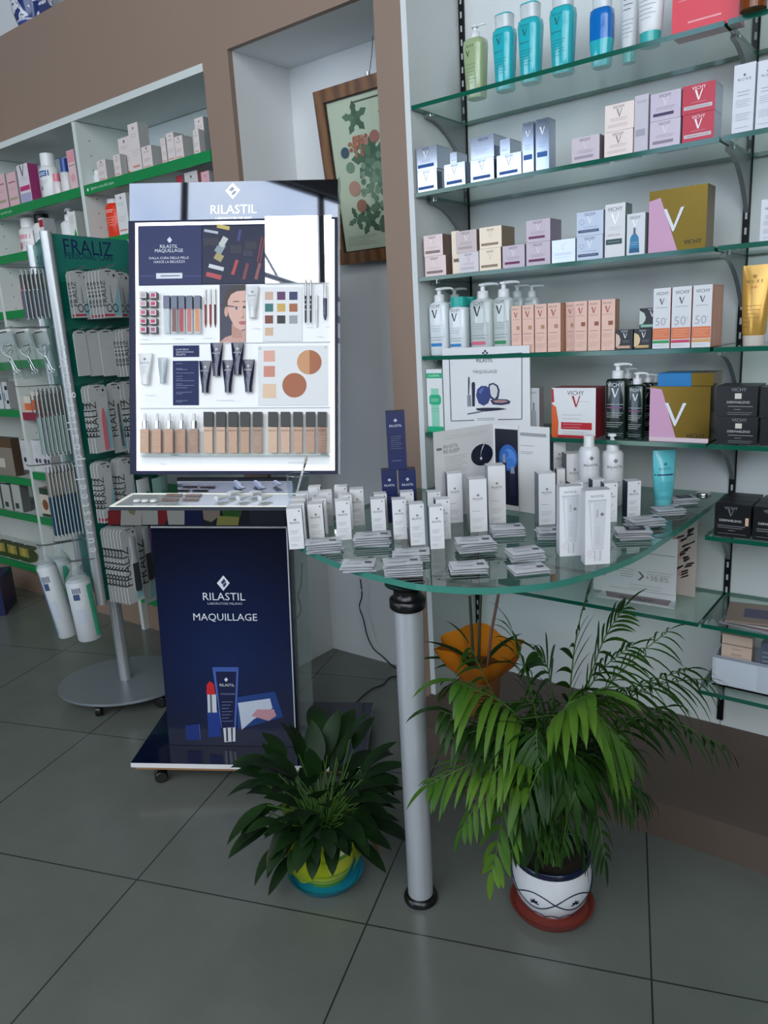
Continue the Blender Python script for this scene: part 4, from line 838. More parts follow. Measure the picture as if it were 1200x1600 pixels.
# the vase on the ledge
m_vase = bpy.data.materials.new('blue_white_porcelain'); m_vase.use_nodes = True
_t = m_vase.node_tree; _p = _t.nodes['Principled BSDF']; _n = N(_t, 'ShaderNodeTexNoise'); _n.inputs['Scale'].default_value = 14; _n.inputs['Detail'].default_value = 4; _n.inputs['Distortion'].default_value = 1.5
_c = N(_t, 'ShaderNodeTexCoord'); _r = N(_t, 'ShaderNodeValToRGB'); _r.color_ramp.interpolation = 'CONSTANT'
_r.color_ramp.elements[0].color = (*lin('#2a3a72'), 1); _r.color_ramp.elements[1].position = .5; _r.color_ramp.elements[1].color = (*lin('#d4d8e0'), 1)
_e = _r.color_ramp.elements.new(.6); _e.color = (*lin('#6a5058'), 1); _e = _r.color_ramp.elements.new(.64); _e.color = (*lin('#d4d8e0'), 1)
_t.links.new(_c.outputs['Object'], _n.inputs['Vector']); _t.links.new(_n.outputs['Fac'], _r.inputs['Fac']); _t.links.new(_r.outputs['Color'], _p.inputs['Base Color']); _p.inputs['Roughness'].default_value = .15
PV = at_y(54, 34, YF+.14); PV.z = ZTOP
vs = tag(empty('vase', PV), 'blue and white porcelain vase on the ledge above the shelves', 'vase')
b = MB(); R = px(PV, 31)
b.loft([(.03, R*.66, R*.66), (.06, R*.8, R*.8)], mat('#3a4c92', .15), 28, cap1=False); b.loft([(.0005, R*.5, R*.5), (.03, R*.66, R*.66)], mat('#9aa4c8', .15), 28, cap1=False)
b.loft([(.06, R*.8, R*.8), (.066, R*.83, R*.83)], mat('#c4c9da', .15), 28, cap0=False, cap1=False)
b.loft([(.066, R*.83, R*.83), (.12, R*1.0, R*1.0), (.18, R*1.0, R*1.0), (.24, R*.8, R*.8), (.28, R*.5, R*.5), (.31, R*.42, R*.42), (.33, R*.5, R*.5)], m_vase, 28, cap0=False); b.build('body', vs)

# ================================================================ the lit makeup display
O = at_z(265, 1164, .095); TH = math.radians(34.3); RO = .045
FDM = Matrix.Translation(O) @ Matrix.Rotation(TH, 4, 'Z') @ Matrix.Rotation(RO, 4, 'Y')
FD = Frame(FDM)
m_navyg = mat('#0c1330', .12, 0, 0, .5, 0, .3); m_navy = mat('#0f1839', .4, 0, 0, .2); m_glow = mat('#f2f6ee', .5, 0, 3.0); m_panel = mat('#e4e7ea', .3, 0, .12)
m_mirr = mat('#63676f', .03, 1.0); m_lit = mat('#f4f6f8', .5, 0, 1.2); m_wedge = mat('#e8eaec', .3)
ds = tag(empty('makeup_display', M=FDM), 'navy floor display with lit white makeup panel, on castors beside the green stand', 'display stand')
# base plate on castors
f0 = FD.at(204, 1192, 2, 0); f1 = FD.at(583, 1098, 2, 0)
bx0, by0, bx1, by1 = f0.x, f0.y, f1.x, f1.y
b = MB(); b.box(bx0, bx1, by0, by1, -.016, 0, '#e2e3e4', top=m_navyg); b.box(bx0+.012, bx1-.012, by0+.006, by1-.01, -.026, -.016, '#a0754e'); b.build('base', ds)
def castor(x, y):
    fl = FDM @ Vector((x, y, -.026)); h = fl.z; r = .021
    b = MB(); b.loft([(-.026-.012, .018, .018), (-.0262, .018, .018)], m_black, 12, M=Matrix.Translation((x, y, 0)))
    Mw = FDM.inverted() @ Matrix.Translation((fl.x, fl.y, r+.0005)) @ Matrix.Rotation(TH+.4, 4, 'Z') @ Matrix.Rotation(math.pi/2, 4, 'X')
    b.loft([(-.017, r*.8, r*.8), (-.014, r, r), (-.003, r, r), (-.003, r*.7, r*.7), (.003, r*.7, r*.7), (.003, r, r), (.014, r, r), (.017, r*.8, r*.8)], m_black, 20, M=Mw)
    b.tube([(x, y, -.03), tuple(FDM.inverted() @ Vector((fl.x, fl.y, r)))], .008, m_black, 8); b.build('castor', ds)
for x, y in ((bx0+.075, by0+.05), (bx1-.06, by0+.05), (bx0+.075, by1-.05), (bx1-.06, by1-.05)): castor(x, y)
# lower panel with its print
q = lambda u, v: (lambda p: (p.x, p.z))(FD.at(u, v, 1, 0))
TL, TR, BR = q(235, 824), q(450, 822), q(461, 1150)
pw = (TR[0]-TL[0]+BR[0])/2; pz = (TL[1]+TR[1])/2; px0 = TL[0]*.5
m_print = bpy.data.materials.new('navy_print'); m_print.use_nodes = True
_t = m_print.node_tree; _p = _t.nodes['Principled BSDF']; _c = N(_t, 'ShaderNodeTexCoord'); _m = N(_t, 'ShaderNodeMapping'); _m.inputs['Location'].default_value = (-px0-pw*.45, 0, -pz*.38); _m.inputs['Scale'].default_value = (1, 1, 1)
_g = N(_t, 'ShaderNodeTexGradient'); _g.gradient_type = 'SPHERICAL'; _r = N(_t, 'ShaderNodeValToRGB'); _m.inputs['Scale'].default_value = (2.4, 2.4, 2.4)
_m.inputs['Location'].default_value = ((-px0-pw*.5)*2.4, 0, -pz*.4*2.4)
_r.color_ramp.elements[0].color = (*lin('#080c22'), 1); _r.color_ramp.elements[1].color = (*lin('#16244f'), 1)
_t.links.new(_c.outputs['Object'], _m.inputs['Vector']); _t.links.new(_m.outputs['Vector'], _g.inputs['Vector']); _t.links.new(_g.outputs['Fac'], _r.inputs['Fac']); _t.links.new(_r.outputs['Color'], _p.inputs['Base Color']); _p.inputs['Roughness'].default_value = .15
b = MB(); b.box(px0, px0+pw, 0, .10, .001, pz, m_navy, front=m_print, top='#e6e8ea'); b.box(px0, px0+pw, -.0012, .004, pz-.004, pz+.0012, '#e6e8ea')
b.box(px0+pw-.0035, px0+pw+.0005, -.0012, .002, .0, pz, '#aeb4bc')
YK = [0]
def fl(pts, c, sz=None):
    YK[0] += 1; b.poly([q(u, v) for u, v in pts], c, -.0008-.00006*YK[0])
def tx(t, u, v, wpx, c, m=None):
    YK[0] += 1; x, z = q(u, v); x2, _ = q(u+wpx, v); b.text(t, x, z, x2-x, c, -.0008-.00006*YK[0])
LW = '#d9dce4'
fl([(349, 899), (359, 911), (349, 923), (339, 911)], LW); fl([(345, 910), (350, 904), (353, 908), (348, 913)], NAVY); fl([(348, 914), (353, 909), (354, 913), (350, 918)], NAVY)
tx('RILASTIL', 350, 932, 66, LW); tx('LABORATORI MILANO', 351.5, 943, 54, '#b6bccb'); tx('MAQUILLAGE', 352, 965, 100, LW)
fl([(324, 1110), (343, 1110), (346, 1150), (326, 1152)], '#213a86'); fl([(324, 1084), (337.5, 1084), (339, 1113), (325, 1113)], '#c9cdd6'); fl([(328, 1084), (331, 1084), (332, 1113), (329, 1113)], '#5a606c')
fl([(323, 1085), (323, 1070), (328, 1064), (334, 1068), (337, 1085)], '#c8262c')
fl([(290, 1133), (311, 1131), (313, 1156), (291, 1156)], '#1d3274'); fl([(311, 1131), (312, 1131), (314, 1156), (313, 1156)], '#4a66b0')
fl([(370, 1089), (430, 1080), (443, 1120), (372, 1140)], '#23407f'); fl([(372, 1098), (422, 1091), (426, 1106), (396, 1124), (378, 1140)], '#c3cbdb'); fl([(393, 1118), (402, 1108), (428, 1108), (432, 1118), (420, 1126)], '#c28f98')
fl([(332, 1042), (373, 1043), (369, 1136), (346, 1137)], '#101840'); fl([(332, 1042), (336, 1042), (347, 1137), (346, 1137)], '#4766b4'); fl([(370, 1043), (373, 1043), (369, 1136), (366, 1136)], '#4766b4'); fl([(333, 1042), (373, 1042), (372, 1049), (335, 1049)], '#3e5aa4')
fl([(349, 1137), (368, 1136), (368, 1158), (351, 1159)], '#d4d8de'); fl([(353, 1137), (356, 1137), (357, 1158), (354, 1158)], '#3a3e4a'); fl([(361, 1137), (364, 1136), (364, 1158), (362, 1158)], '#3a3e4a')
fl([(353.5, 1058), (356.5, 1061.5), (353.5, 1065), (350.5, 1061.5)], LW); tx('RILASTIL', 355, 1070, 23, LW); tx('MAQUILLAGE', 356, 1084, 22, '#8d98b8')
for k in range(7): fl([(347, 1096+k*5), (364-(k % 3)*3, 1095.6+k*5), (364-(k % 3)*3, 1096.4+k*5), (347, 1096.8+k*5)], '#7682a6')
b.build('front_panel', ds)
# clear side sheet
a0 = FD.at(484, 880, 1, .03); a1 = FD.at(486, 1098, 1, .03)
b = MB(); b.box(px0+pw+.001, (a0.x+a1.x)/2, .03, .034, .001, pz+.02, glass('clear_sheet', '#dfe7e6', .06, '#c8d0d0')); b.build('clear_sheet', ds)
# tray
TY = -.05
t0 = FD.at(170, 793, 1, TY); t1 = FD.at(460, 790, 1, TY); t2 = FD.at(170, 822, 1, TY); tz = (t0.z+t1.z)/2
tb = FD.at(300, 771, 2, tz); tdep = tb.y-TY
m_trayg = mat('#b9bfc0', .15)
b = MB()
b.box(t0.x, t1.x, TY, TY+tdep, tz-.012, tz-.001, mat('#40454c', .25), top=m_trayg)
for x0, x1, y0, y1 in ((t0.x+.002, t1.x, TY, TY+.006), (t0.x+.002, t0.x+.01, TY+.006, TY+tdep), (t0.x+.01, t1.x, TY+tdep-.005, TY+tdep)): b.box(x0, x1, y0, y1, tz-.001, tz+.0012, mat('#f0f2e6', .5, 0, .35))
b.build('tray', ds)
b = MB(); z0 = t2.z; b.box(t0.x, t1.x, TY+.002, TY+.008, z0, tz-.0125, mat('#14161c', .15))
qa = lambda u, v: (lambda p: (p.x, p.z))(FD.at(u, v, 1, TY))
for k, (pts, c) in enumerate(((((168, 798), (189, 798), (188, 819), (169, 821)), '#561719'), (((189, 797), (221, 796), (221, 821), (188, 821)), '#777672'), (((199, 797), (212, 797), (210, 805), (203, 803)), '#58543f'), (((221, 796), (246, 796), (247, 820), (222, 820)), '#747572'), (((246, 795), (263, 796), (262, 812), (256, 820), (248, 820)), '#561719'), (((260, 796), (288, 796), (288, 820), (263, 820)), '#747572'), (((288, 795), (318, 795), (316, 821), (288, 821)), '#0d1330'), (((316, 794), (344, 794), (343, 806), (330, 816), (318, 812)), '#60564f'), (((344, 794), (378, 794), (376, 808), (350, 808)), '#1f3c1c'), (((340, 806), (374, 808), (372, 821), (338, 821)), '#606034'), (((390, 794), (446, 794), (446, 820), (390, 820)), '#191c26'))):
    b.poly([qa(u, v) for u, v in pts], mat(c, .2), TY+.0016-.00004*k)  # colour patches paint the products reflected in the glossy tray front
b.build('reflection_apron', ds)
# glossy support behind the tray
s0 = FD.at(278, 770, 1, TY+tdep+.004); s1 = FD.at(456, 745, 1, TY+tdep+.004)
b = MB(); b.box(s0.x, s1.x, TY+tdep+.004, TY+tdep+.016, pz+.0015, s1.z-.004, mat('#aab0c8', .03, 1.0)); b.box(s0.x+.01, s1.x-.01, .04, TY+tdep+.004, pz-.02, pz+.02, m_navy); b.build('mirror_support', ds)
# the tilted lit board
BYo = TY+tdep+.02
o = FD.at(203, 741, 1, BYo)
FBM = FDM @ Matrix.Translation(o) @ Matrix.Rotation(math.radians(-12.5), 4, 'X')
FB = Frame(FBM)
c_ = lambda u, v, y=0.0: (lambda p: (p.x, p.z))(FB.at(u, v, 1, y))
BW = (c_(527, 277)[0]+c_(528, 739)[0])/2; BH = (c_(203, 285)[1]+c_(527, 277)[1])/2; hz = (c_(203, 346)[1]+c_(527, 338)[1])/2
bd = empty('lit_panel'); bd.parent = ds; bd.matrix_parent_inverse = Matrix(); bd.matrix_basis = FDM.inverted() @ FBM
BK = [0]
def frect(bb, u0, v0, u1, v1, m, y=0.0):
    BK[0] += 1; x0, z1 = c_((u0), v0, y); x1, z0 = c_(u1, v1, y); bb.rect(x0, z0, x1, z1, m, y-.00003*(BK[0] % 20))
b = MB(); b.box(0, BW, .001, .03, 0, hz, m_navy); b.build('back_box', bd)
b = MB(); b.box(0, BW, .012, .018, hz, BH, m_mirr, side='#cdd6da')
def htx(t, u, v, wpx, c, m=m_lit, y=.0114):
    x, z = c_(u, v, .012); x2, _ = c_(u+wpx, v, .012); b.text(t, x, z, x2-x, m, y)
for k, (pts, c) in enumerate(((((363.5, 286), (375, 297), (363.5, 311), (352.5, 298)), m_lit), (((357, 297), (363, 291), (367, 295), (362, 300)), '#a3a9bc'), (((361, 303), (367, 297), (370, 300), (364, 306)), '#a3a9bc'))):
    b.poly([c_(u, v, .012) for u, v in pts], c, .0116-.0001*k)
htx('RILASTIL', 365, 327, 72, None); htx('LABORATORI MILANO', 365, 341, 56, None)
b.build('mirror_header', bd)
b = MB(); b.box(BW+.0005, BW+.008, .001, .018, 0, BH, glass('clear_sheet', '#dfe7e6', .06, '#c8d0d0')); b.build('clear_edge', bd)
# lit border and white faces
lx0, lz1 = c_(212, 349); lx1, lz0 = c_(523, 735)
b = MB(); e = .011
for x0, x1, z0, z1 in ((lx0, lx1, lz0, lz0+e*1.3), (lx0, lx1, lz1-.008, lz1), (lx0, lx0+e*.8, lz0+e*1.3, lz1-.008), (lx1-e, lx1, lz0+e*1.3, lz1-.008)): b.box(x0, x1, -.004, .0005, z0, z1, m_glow)
o_ = b.build('light_border', bd); tag(o_, 'glowing white light border')
b = MB(); b.box(lx0+e*.8, lx1-e, -.002, .0005, lz0+e*1.3, lz1-.008, m_panel)
for v in (537, 638):
    x, z = c_(300, v); b.box(lx0+.01, lx1-.012, -.006, -.0021, z-.0015, z+.0015, '#c9ced2')
def cap(u, v, n=20):
    x, z = c_(u, v); s = .0011; 
    b.poly([(x, z-.002), (x+.0012, z), (x, z+.002), (x-.0012, z)], '#3a3f48', -.0024)
    b.rect(x+.004, z-.0005, x+.004+n*.0013, z+.0005, '#8a9098', -.0024); b.rect(x+.008, z-.0030, x+.008+n*.0018, z-.0024, '#b4b9be', -.0024)
for u, v, n in ((220, 531, 18), (272, 530, 24), (319, 529, 18), (396, 514, 14), (439, 520, 14), (482, 512, 8), (497, 527, 10), (511, 511, 8), (229, 618, 20), (339, 626, 40), (413, 594, 8), (412, 630, 14), (494, 586, 10), (474, 620, 12), (451, 723, 40), (251, 725, 10)): cap(u, v, n)
b.build('white_face', bd)
# printed plates
b = MB(); frect(b, 216, 354, 315, 444, mat('#15245a', .3, 0, 0, .25), -.004); frect(b, 316.5, 354, 416, 442, mat('#0c173c', .3, 0, 0, .25), -.004)
x0, z1 = c_(216, 354); x1, z0 = c_(416, 444); b.box(x0, x1, -.0035, -.0021, z0, z1, m_navy)
def ptx(t, u, v, wpx, c='#dfe3ee', y=-.0046):
    x, z = c_(u, v, -.004); x2, _ = c_(u+wpx, v, -.004); b.text(t, x, z, x2-x, c, y)
b.poly([c_(265, 370, -.004), c_(269, 375, -.004), c_(265, 380, -.004), c_(261, 375, -.004)], '#dfe3ee', -.0046)
ptx('RILASTIL', 264, 385, 28); ptx('MAQUILLAGE', 264, 392, 44); ptx('DALLA CURA DELLA PELLE', 264, 403, 62); ptx('NASCE LA BELLEZZA', 265, 409, 49)
for k, (u0, v0, u1, v1, c) in enumerate(((244, 427, 285, 435, '#e0e4ea'), (219, 431.3, 243, 431.7, '#4a5c94'), (286, 431.3, 314, 431.7, '#4a5c94'))):
    x0, z1 = c_(u0, v0, -.004); x1, z0 = c_(u1, v1, -.004); b.rect(x0, z0, x1, z1, c, -.0046-.0001*k)
x0, z1 = c_(251, 430.4, -.004); x1, z0 = c_(281, 431.8, -.004); b.rect(x0, z0, x1, z1, '#6a7490', -.0049)
def quad(u, v, L, W, ang, c, y=-.0047):
    a = math.radians(ang); ca, sa = math.cos(a), math.sin(a)
    b.poly([c_(u+L*s*ca-W*t*sa, v+L*s*sa+W*t*ca, -.004) for s, t in ((-.5, -.5), (.5, -.5), (.5, .5), (-.5, .5))], c, y)
for k, (u, v, L, W, a, c) in enumerate(((330, 362, 22, 4, 10, '#b8c0cc'), (349, 355, 20, 6, 12, '#c8b460'), (338, 418, 24, 6, 14, '#d0d4d8'), (334, 431, 24, 7, 14, '#b8424c'), (367, 418, 24, 5, 108, '#b03a40'), (384, 424, 26, 5, 104, '#7a2a3a'), (403, 424, 26, 5, 104, '#8a4a50'), (344, 388, 16, 12, -60, '#8a9aa0'), (349, 378, 16, 9, -60, '#c0c8c0'), (374, 368, 18, 4, 100, '#2a3a7c'), (330, 378, 24, 12, 0, '#0b1230'), (369, 390, 18, 13, 4, '#0b1230'), (392, 384, 18, 13, 4, '#0b1230'), (388, 396, 16, 10, 4, '#0c1538'), (406, 390, 40, 2.5, 100, '#7a2230'), (410, 391, 40, 2.5, 100, '#6a2230'), (342, 402, 13, 11, 30, '#a89a6a'))): quad(u, v, L, W, a, c, -.0047-.00004*k)
b.build('printed_plates', bd)
# the small mirror
x0, z1 = c_(414, 338, -.014); x1, z0 = c_(518, 441, -.014)
b = MB(); b.box(x0, x1, -.014, -.009, z0, z1, '#dfe4e6', front=m_mirror); b.box(x0+.01, x1-.01, -.009, -.003, z0+.01, z1-.03, '#c8ccd0'); o_ = b.build('mirror', bd)
# the portrait, a generic printed face
b = MB(); P_ = lambda u, v: c_(u, v, -.005)
x0, z1 = P_(343, 445); x1, z0 = P_(384, 536); b.box(x0, x1, -.005, -.0021, z0, z1, '#e0e2e4', front='#2a2a44')
def pp(pts, c, k): b.poly([P_(u, v) for u, v in pts], c, -.0052-.00005*k)
def el(u, v, ru, rv, c, k, a0=0, a1=360, n=20): pp([(u+ru*math.cos(math.radians(a0+(a1-a0)*i/n)), v+rv*math.sin(math.radians(a0+(a1-a0)*i/n))) for i in range(n)], c, k)
pp([(344, 534), (352, 527), (364, 523), (376, 518), (383.6, 515), (383.6, 535.5), (344, 535.5)], '#c99a8e', 1); pp([(362, 506), (377, 510), (379, 528), (362, 528)], '#b98a7c', 2)
pp([(351, 480), (350, 466), (354, 454), (364, 447), (378, 445.6), (383.6, 446), (383.6, 462), (370, 462), (360, 472), (356, 492)], '#2c2224', 3)
pp([(356, 470), (361, 460), (370, 455), (383.6, 454), (383.6, 514), (376, 516), (366, 510), (358, 494), (355.5, 480)], '#d9aea0', 4); el(353.5, 487, 3, 8, '#cfa090', 5)
pp([(362, 473), (367, 470), (374, 470.5), (374, 471.8), (367, 471.8)], '#4a3430', 6); el(369, 482, 4.2, 1.9, '#cfc6c4', 7); el(369.4, 482, 1.9, 1.9, '#3a4650', 8); pp([(364, 480.5), (369, 478.6), (374, 480.5), (369, 479.8)], '#2c1c1c', 9)
pp([(378, 480), (380, 494), (375.5, 496.5), (379, 498), (382, 496)], '#b98474', 10); pp([(372, 504), (377, 501.5), (380, 502), (383.6, 501.5), (383.6, 507), (377, 507.5)], '#b45c60', 11); pp([(379, 478.6), (383.6, 478), (383.6, 481.5), (380, 482)], '#3a2c2c', 12); pp([(378.5, 471), (383.6, 470), (383.6, 471.3), (379, 472.2)], '#4a3430', 13)
pp([(345, 475.5), (366, 478.6), (366, 480), (345, 478)], '#1c1c20', 14)
b.build('portrait', bd)
# eye shadow and powder palettes
b = MB(); x0, z1 = c_(410, 449, -.004); x1, z0 = c_(472, 533, -.004); b.box(x0, x1, -.006, -.0021, z0, z1, '#e6e8ea')
cols = ['#cfae9a', '#5c2a5c', '#27365f', '#1f6f70', '#d0aa58', '#a8643c', '#7a3f30', '#222228', '#9da0a6', '#d8b496']
for k, c in enumerate(cols):
    u = (414, 433, 452)[k % 3]; v = (456, 474.5, 493, 512)[k//3]; x0, z1 = c_(u, v, -.006); x1, z0 = c_(u+12.8, v+12.5, -.006); b.box(x0, x1, -.0068, -.0055, z0, z1, mat(c, .5))
b.build('eyeshadow_palette', bd)
b = MB(); x0, z1 = c_(403, 541, -.004); x1, z0 = c_(512, 633, -.004); b.box(x0, x1, -.006, -.0021, z0, z1, '#e4e6e8')
for u, v, w_, h_, c in ((412, 548, 17.5, 17, '#e2aa98'), (412, 572, 17.5, 17, '#cf8a78'), (410.5, 600, 21, 22, '#e6c6a8')):
    x0, z1 = c_(u, v, -.006); x1, z0 = c_(u+w_, v+h_, -.006); b.box(x0, x1, -.0068, -.0055, z0, z1, mat(c, .5))
def pan(u, v, r, c1, c2=None):
    x, z = c_(u, v, -.006); R = c_(u+r, v, -.006)[0]-x; b.loft([(0, R, R), (.0012, R, R)], mat(c1, .5), 32, M=Matrix.Translation((x, -.0055, z)) @ Matrix.Rotation(math.pi/2, 4, 'X'))
    if c2: b.poly([(x+R*.04+R*math.cos(t)*.98, z+R*math.sin(t)*.98) for t in (-math.pi/2+math.pi*i/16 for i in range(17))], mat(c2, .5), -.0072)
pan(483, 566, 19, '#cf9668', '#a8623c'); pan(460, 602, 19, '#a8603e')
for u, v in ((405, 544), (508, 542)):
    x, z = c_(u, v, -.006); b.box(x-.004, x+.004, -.009, -.006, z-.004, z+.004, '#d8dadc')
b.build('powder_palette', bd)
b = MB(); x0, z1 = c_(270.5, 540, -.004); x1, z0 = c_(311, 557.5, -.004); b.box(x0, x1, -.005, -.0021, z0, z1, mat('#1a2759', .45, 0, 0, .2)); x0, z1 = c_(270, 564, -.004); x1, z0 = c_(310.5, 633, -.004); b.box(x0, x1, -.005, -.0021, z0, z1, mat('#1a2759', .45, 0, 0, .2))
def bt(t, u, v, wp): x, z = c_(u, v, -.005); x2, _ = c_(u+wp, v, -.005); b.text(t, x, z, x2-x, '#d8dcea', -.0054)
bt('LA RICERCA', 285, 546, 20); bt('DERMATOLOGICA', 289, 550, 27); bt('RILASTIL', 283, 554, 15)
for v in (568, 576, 577.5, 583, 588, 592, 595, 600, 602.5, 606, 613, 615.5, 626, 628): 
    x0, z = c_(275, v, -.005); x1, _ = c_(275+(10, 28, 18, 25)[int(v*7) % 4], v, -.005); b.rect(x0, z-.0004, x1, z+.0004, '#a8b0cc', -.0054)
b.build('text_plate', bd)
# ledge under the bottles
x0, zz = c_(216, 707, -.02); x1, _ = c_(518, 707, -.02)
b = MB(); b.box(x0+.004, x1-.004, -.042, -.0021, zz-.012, zz-.008, glass('clear_sheet', '#dfe7e6', .06, '#c8d0d0')); b.build('clear_ledge', bd); LZ = zz-.0078

# ---- the testers: each is a thing of its own
def onb(u, v, y): x, z = c_(u, v, y); return x, z
def tester(name, label, x, y, z, group, cat, rx=0.0):
    return tag(empty(name, M=FBM @ Matrix.Translation((x, y, z)) @ Matrix.Rotation(rx, 4, 'X')), label, cat, group)
rown = ('top', 'second', 'third', 'fourth', 'bottom')
for j in range(5):
    for i in range(2):
        u0, u1 = ((218, 231), (233.5, 249.5))[i]; v0, v1 = ((456, 466), (469.5, 479), (483, 493), (497, 506.5), (509.5, 520))[j]
        x0, z1 = onb(u0, v0, -.024); x1, z0 = onb(u0+11, v1, -.024)
        b = MB(); w = x1-x0; h = z1-z0; b.box(0, w, -.024, -.0026, 0, h, mat('#17181e', .3)); c = (('#b4a8ac', '#c23a6a'), ('#c49aa8', '#c8285c'), ('#c85a78', '#d0688c'), ('#b83a64', '#c22e5c'), ('#c04a6c', '#a85a80'))[j][i]
        b.rect(w*.04, h*.06, w*.96, h*.94, '#d9d4d8', -.0243); b.rect(w*.2, h*.22, w*.8, h*.78, c, -.0246)
        tag(b.build('lipstick_tester', M=FBM @ Matrix.Translation((x0, 0, z0))), 'lipstick tester with pink end, %s row, %s column of the lit panel' % (rown[j], ('left', 'right')[i]), 'lipstick', 'lipstick testers')
for k, (u0, c, lab) in enumerate(((256.5, '#b4c0c4', 'clear'), (268.5, '#6a2c30', 'dark brown red'), (280, '#a8182c', 'bright red'), (292, '#b85450', 'rose'), (304.5, '#cc7430', 'orange'))):
    x0, z1 = onb(u0, 463, -.012); x1, z0 = onb(u0+9.8, 521, -.012); _, zm = onb(u0, 483, -.012); w = x1-x0; h = z1-z0
    r = tester('lip_gloss', 'lip gloss tester with slate blue cap and %s tube' % lab, x0+w/2, -.0125, z0, 'lip gloss testers', 'lip gloss')
    b = MB(); b.box(-w/2, w/2, -.008, .008, 0, zm-z0, glass('gloss_shell', '#eef2f4', .3, '#e8ecee')); b.box(-w*.34, w*.34, -.0085, -.0081, .004, zm-z0-.001, mat(c, .1)); b.build('tube', r)
    b = MB(); b.box(-w/2, w/2, -.009, .009, zm-z0+.0005, h, mat('#56617c', .25), side='#3f4962'); b.build('cap', r)
for k, (u, c, lab) in enumerate(((321, '#8c2226', 'leftmost red'), (328.5, '#a02a2c', 'middle red'), (336, '#3c1c20', 'dark brown'))):
    x, z1 = onb(u, 452, -.006); x2, z0 = onb(u+1, 512, -.006); r = tester('makeup_pencil', 'makeup pencil left of the portrait, %s one' % lab, x, -.0065, z0, 'makeup pencils', 'pencil')
    h = z1-z0; b = MB(); b.loft([(0, .0006, .0006), (h*.12, .0032, .0032), (h*.6, .0034, .0034)], mat(c, .25), 10); b.build('barrel', r)
    b = MB(); b.loft([(h*.6, .0034, .0034), (h, .0026, .0026)], mat('#cfd2d8', .2, .8), 10); b.build('cap', r)
def flat_tube(name, label, u0, u1, vt, vb, body, capc, group, lines='#8a93b4', lettering=True, capf=.2):
    x0, z1 = onb(u0, vt, -.012); x1, z0 = onb(u1, vb, -.012); w = x1-x0; h = z1-z0
    r = tester(name, label, (x0+x1)/2, -.0145, z0, group, 'tube')
    b = MB(); secs = [(h*capf, w*.3, .0105), (h*.3, w*.34, .011), (h*.6, w*.43, .008), (h*.94, w*.5, .002), (h, w*.5, .0014)]; b.loft(secs, body, 20)
    if lettering: b.decor([('L', .5, .8, .2, '#e6e8f0' if lines != '#9aa0a6' else '#5a5f66'), ('t', 'RILASTIL', .5, .68, .6, '#e6e8f0' if lines != '#9aa0a6' else '#5a5f66'), ('l', .32, .56, .68, 6, .045, lines, .0007)], w, h, 0, surf(secs))
    b.build('body', r); b = MB(); b.loft([(0, w*.28, .010), (h*capf, w*.3, .0106)], capc, 18); b.build('cap', r)
m_navt = mat('#121a3e', .15, 0, 0, .5, 0, .5)
for u0, u1, vt, vb, lab in ((329, 349, 536, 588, 'upper left'), (361.5, 382, 535.5, 586, 'upper right'), (311.5, 331, 564, 614, 'lower left'), (347.5, 366, 563, 613.5, 'lower middle'), (379, 398.5, 562, 613, 'lower right')):
    flat_tube('navy_tube', 'navy makeup tube on the lit panel, %s of five' % lab, u0, u1, vt, vb, m_navt, m_navt, 'navy makeup tubes')
flat_tube('white_tube', 'white cream tube right of the portrait', 385, 405, 447, 497, mat('#dfe2e4', .2), mat('#e6e8ea', .2), 'white tubes on the panel', '#9aa0a6')
flat_tube('white_tube', 'white cream tube left of the blue text plate', 216, 239, 552, 601, mat('#e2e4e6', .2), mat('#e8eaec', .2), 'white tubes on the panel', '#9aa0a6')
flat_tube('makeup_sponge', 'clear teardrop shaped applicator beside the blue text plate', 247, 263, 559, 599, glass('frosted', '#eef2f4', .5, '#c9d2d6'), glass('frosted', '#eef2f4', .5, '#c9d2d6'), None, lettering=False)
for u, lab in ((477.5, 'left'), (485.5, 'right')):
    x, z1 = onb(u, 436, -.019); _, z0 = onb(u, 505, -.019); h = z1-z0; r = tester('makeup_brush', 'black handled makeup brush on the lit panel, %s of two' % lab, x, -.0195, z0, 'makeup brushes', 'brush')
    b = MB(); b.loft([(0, .0012, .0012), (.006, .003, .003), (h*.62, .0035, .0035)], m_black, 10); [b.disc(0, h*zz, .0022, '#d8dadc', -.0037, n=8) for zz in (.3, .42, .52)]; b.build('handle', r)
    b = MB(); b.loft([(h*.62, .0037, .0037), (h*.88, .0035, .0035)], m_chrome, 10); b.build('ferrule', r)
    b = MB(); b.loft([(h*.88, .003, .003), (h*.95, .0036, .003), (h, .0016, .001)], mat('#e2ddd6', .7), 10); b.build('bristles', r)
x, z1 = onb(495, 462, -.008); _, z0 = onb(495, 511, -.008); r = tester('clear_mascara', 'white translucent mascara wand right of the brushes', x, -.0085, z0, None, 'mascara')
h = z1-z0; b = MB(); b.loft([(0, .003, .003), (h*.55, .0045, .0045)], mat('#dfe4e6', .2), 12); b.build('barrel', r); b = MB(); b.loft([(h*.55, .0047, .0047), (h, .0042, .0042)], mat('#eceeee', .25), 12); b.build('cap', r)
x, z1 = onb(508, 444, -.01); _, z0 = onb(508, 500, -.01); r = tester('mascara', 'navy mascara with chrome top at right edge of the lit panel', x, -.0105, z0, None, 'mascara')
h = z1-z0; b = MB(); b.loft([(0, .002, .002), (h*.12, .006, .006), (h*.6, .0066, .0066)], m_navt, 14); b.build('barrel', r); b = MB(); b.loft([(h*.6, .006, .006), (h, .0048, .0048)], m_chrome, 14); b.build('cap', r)
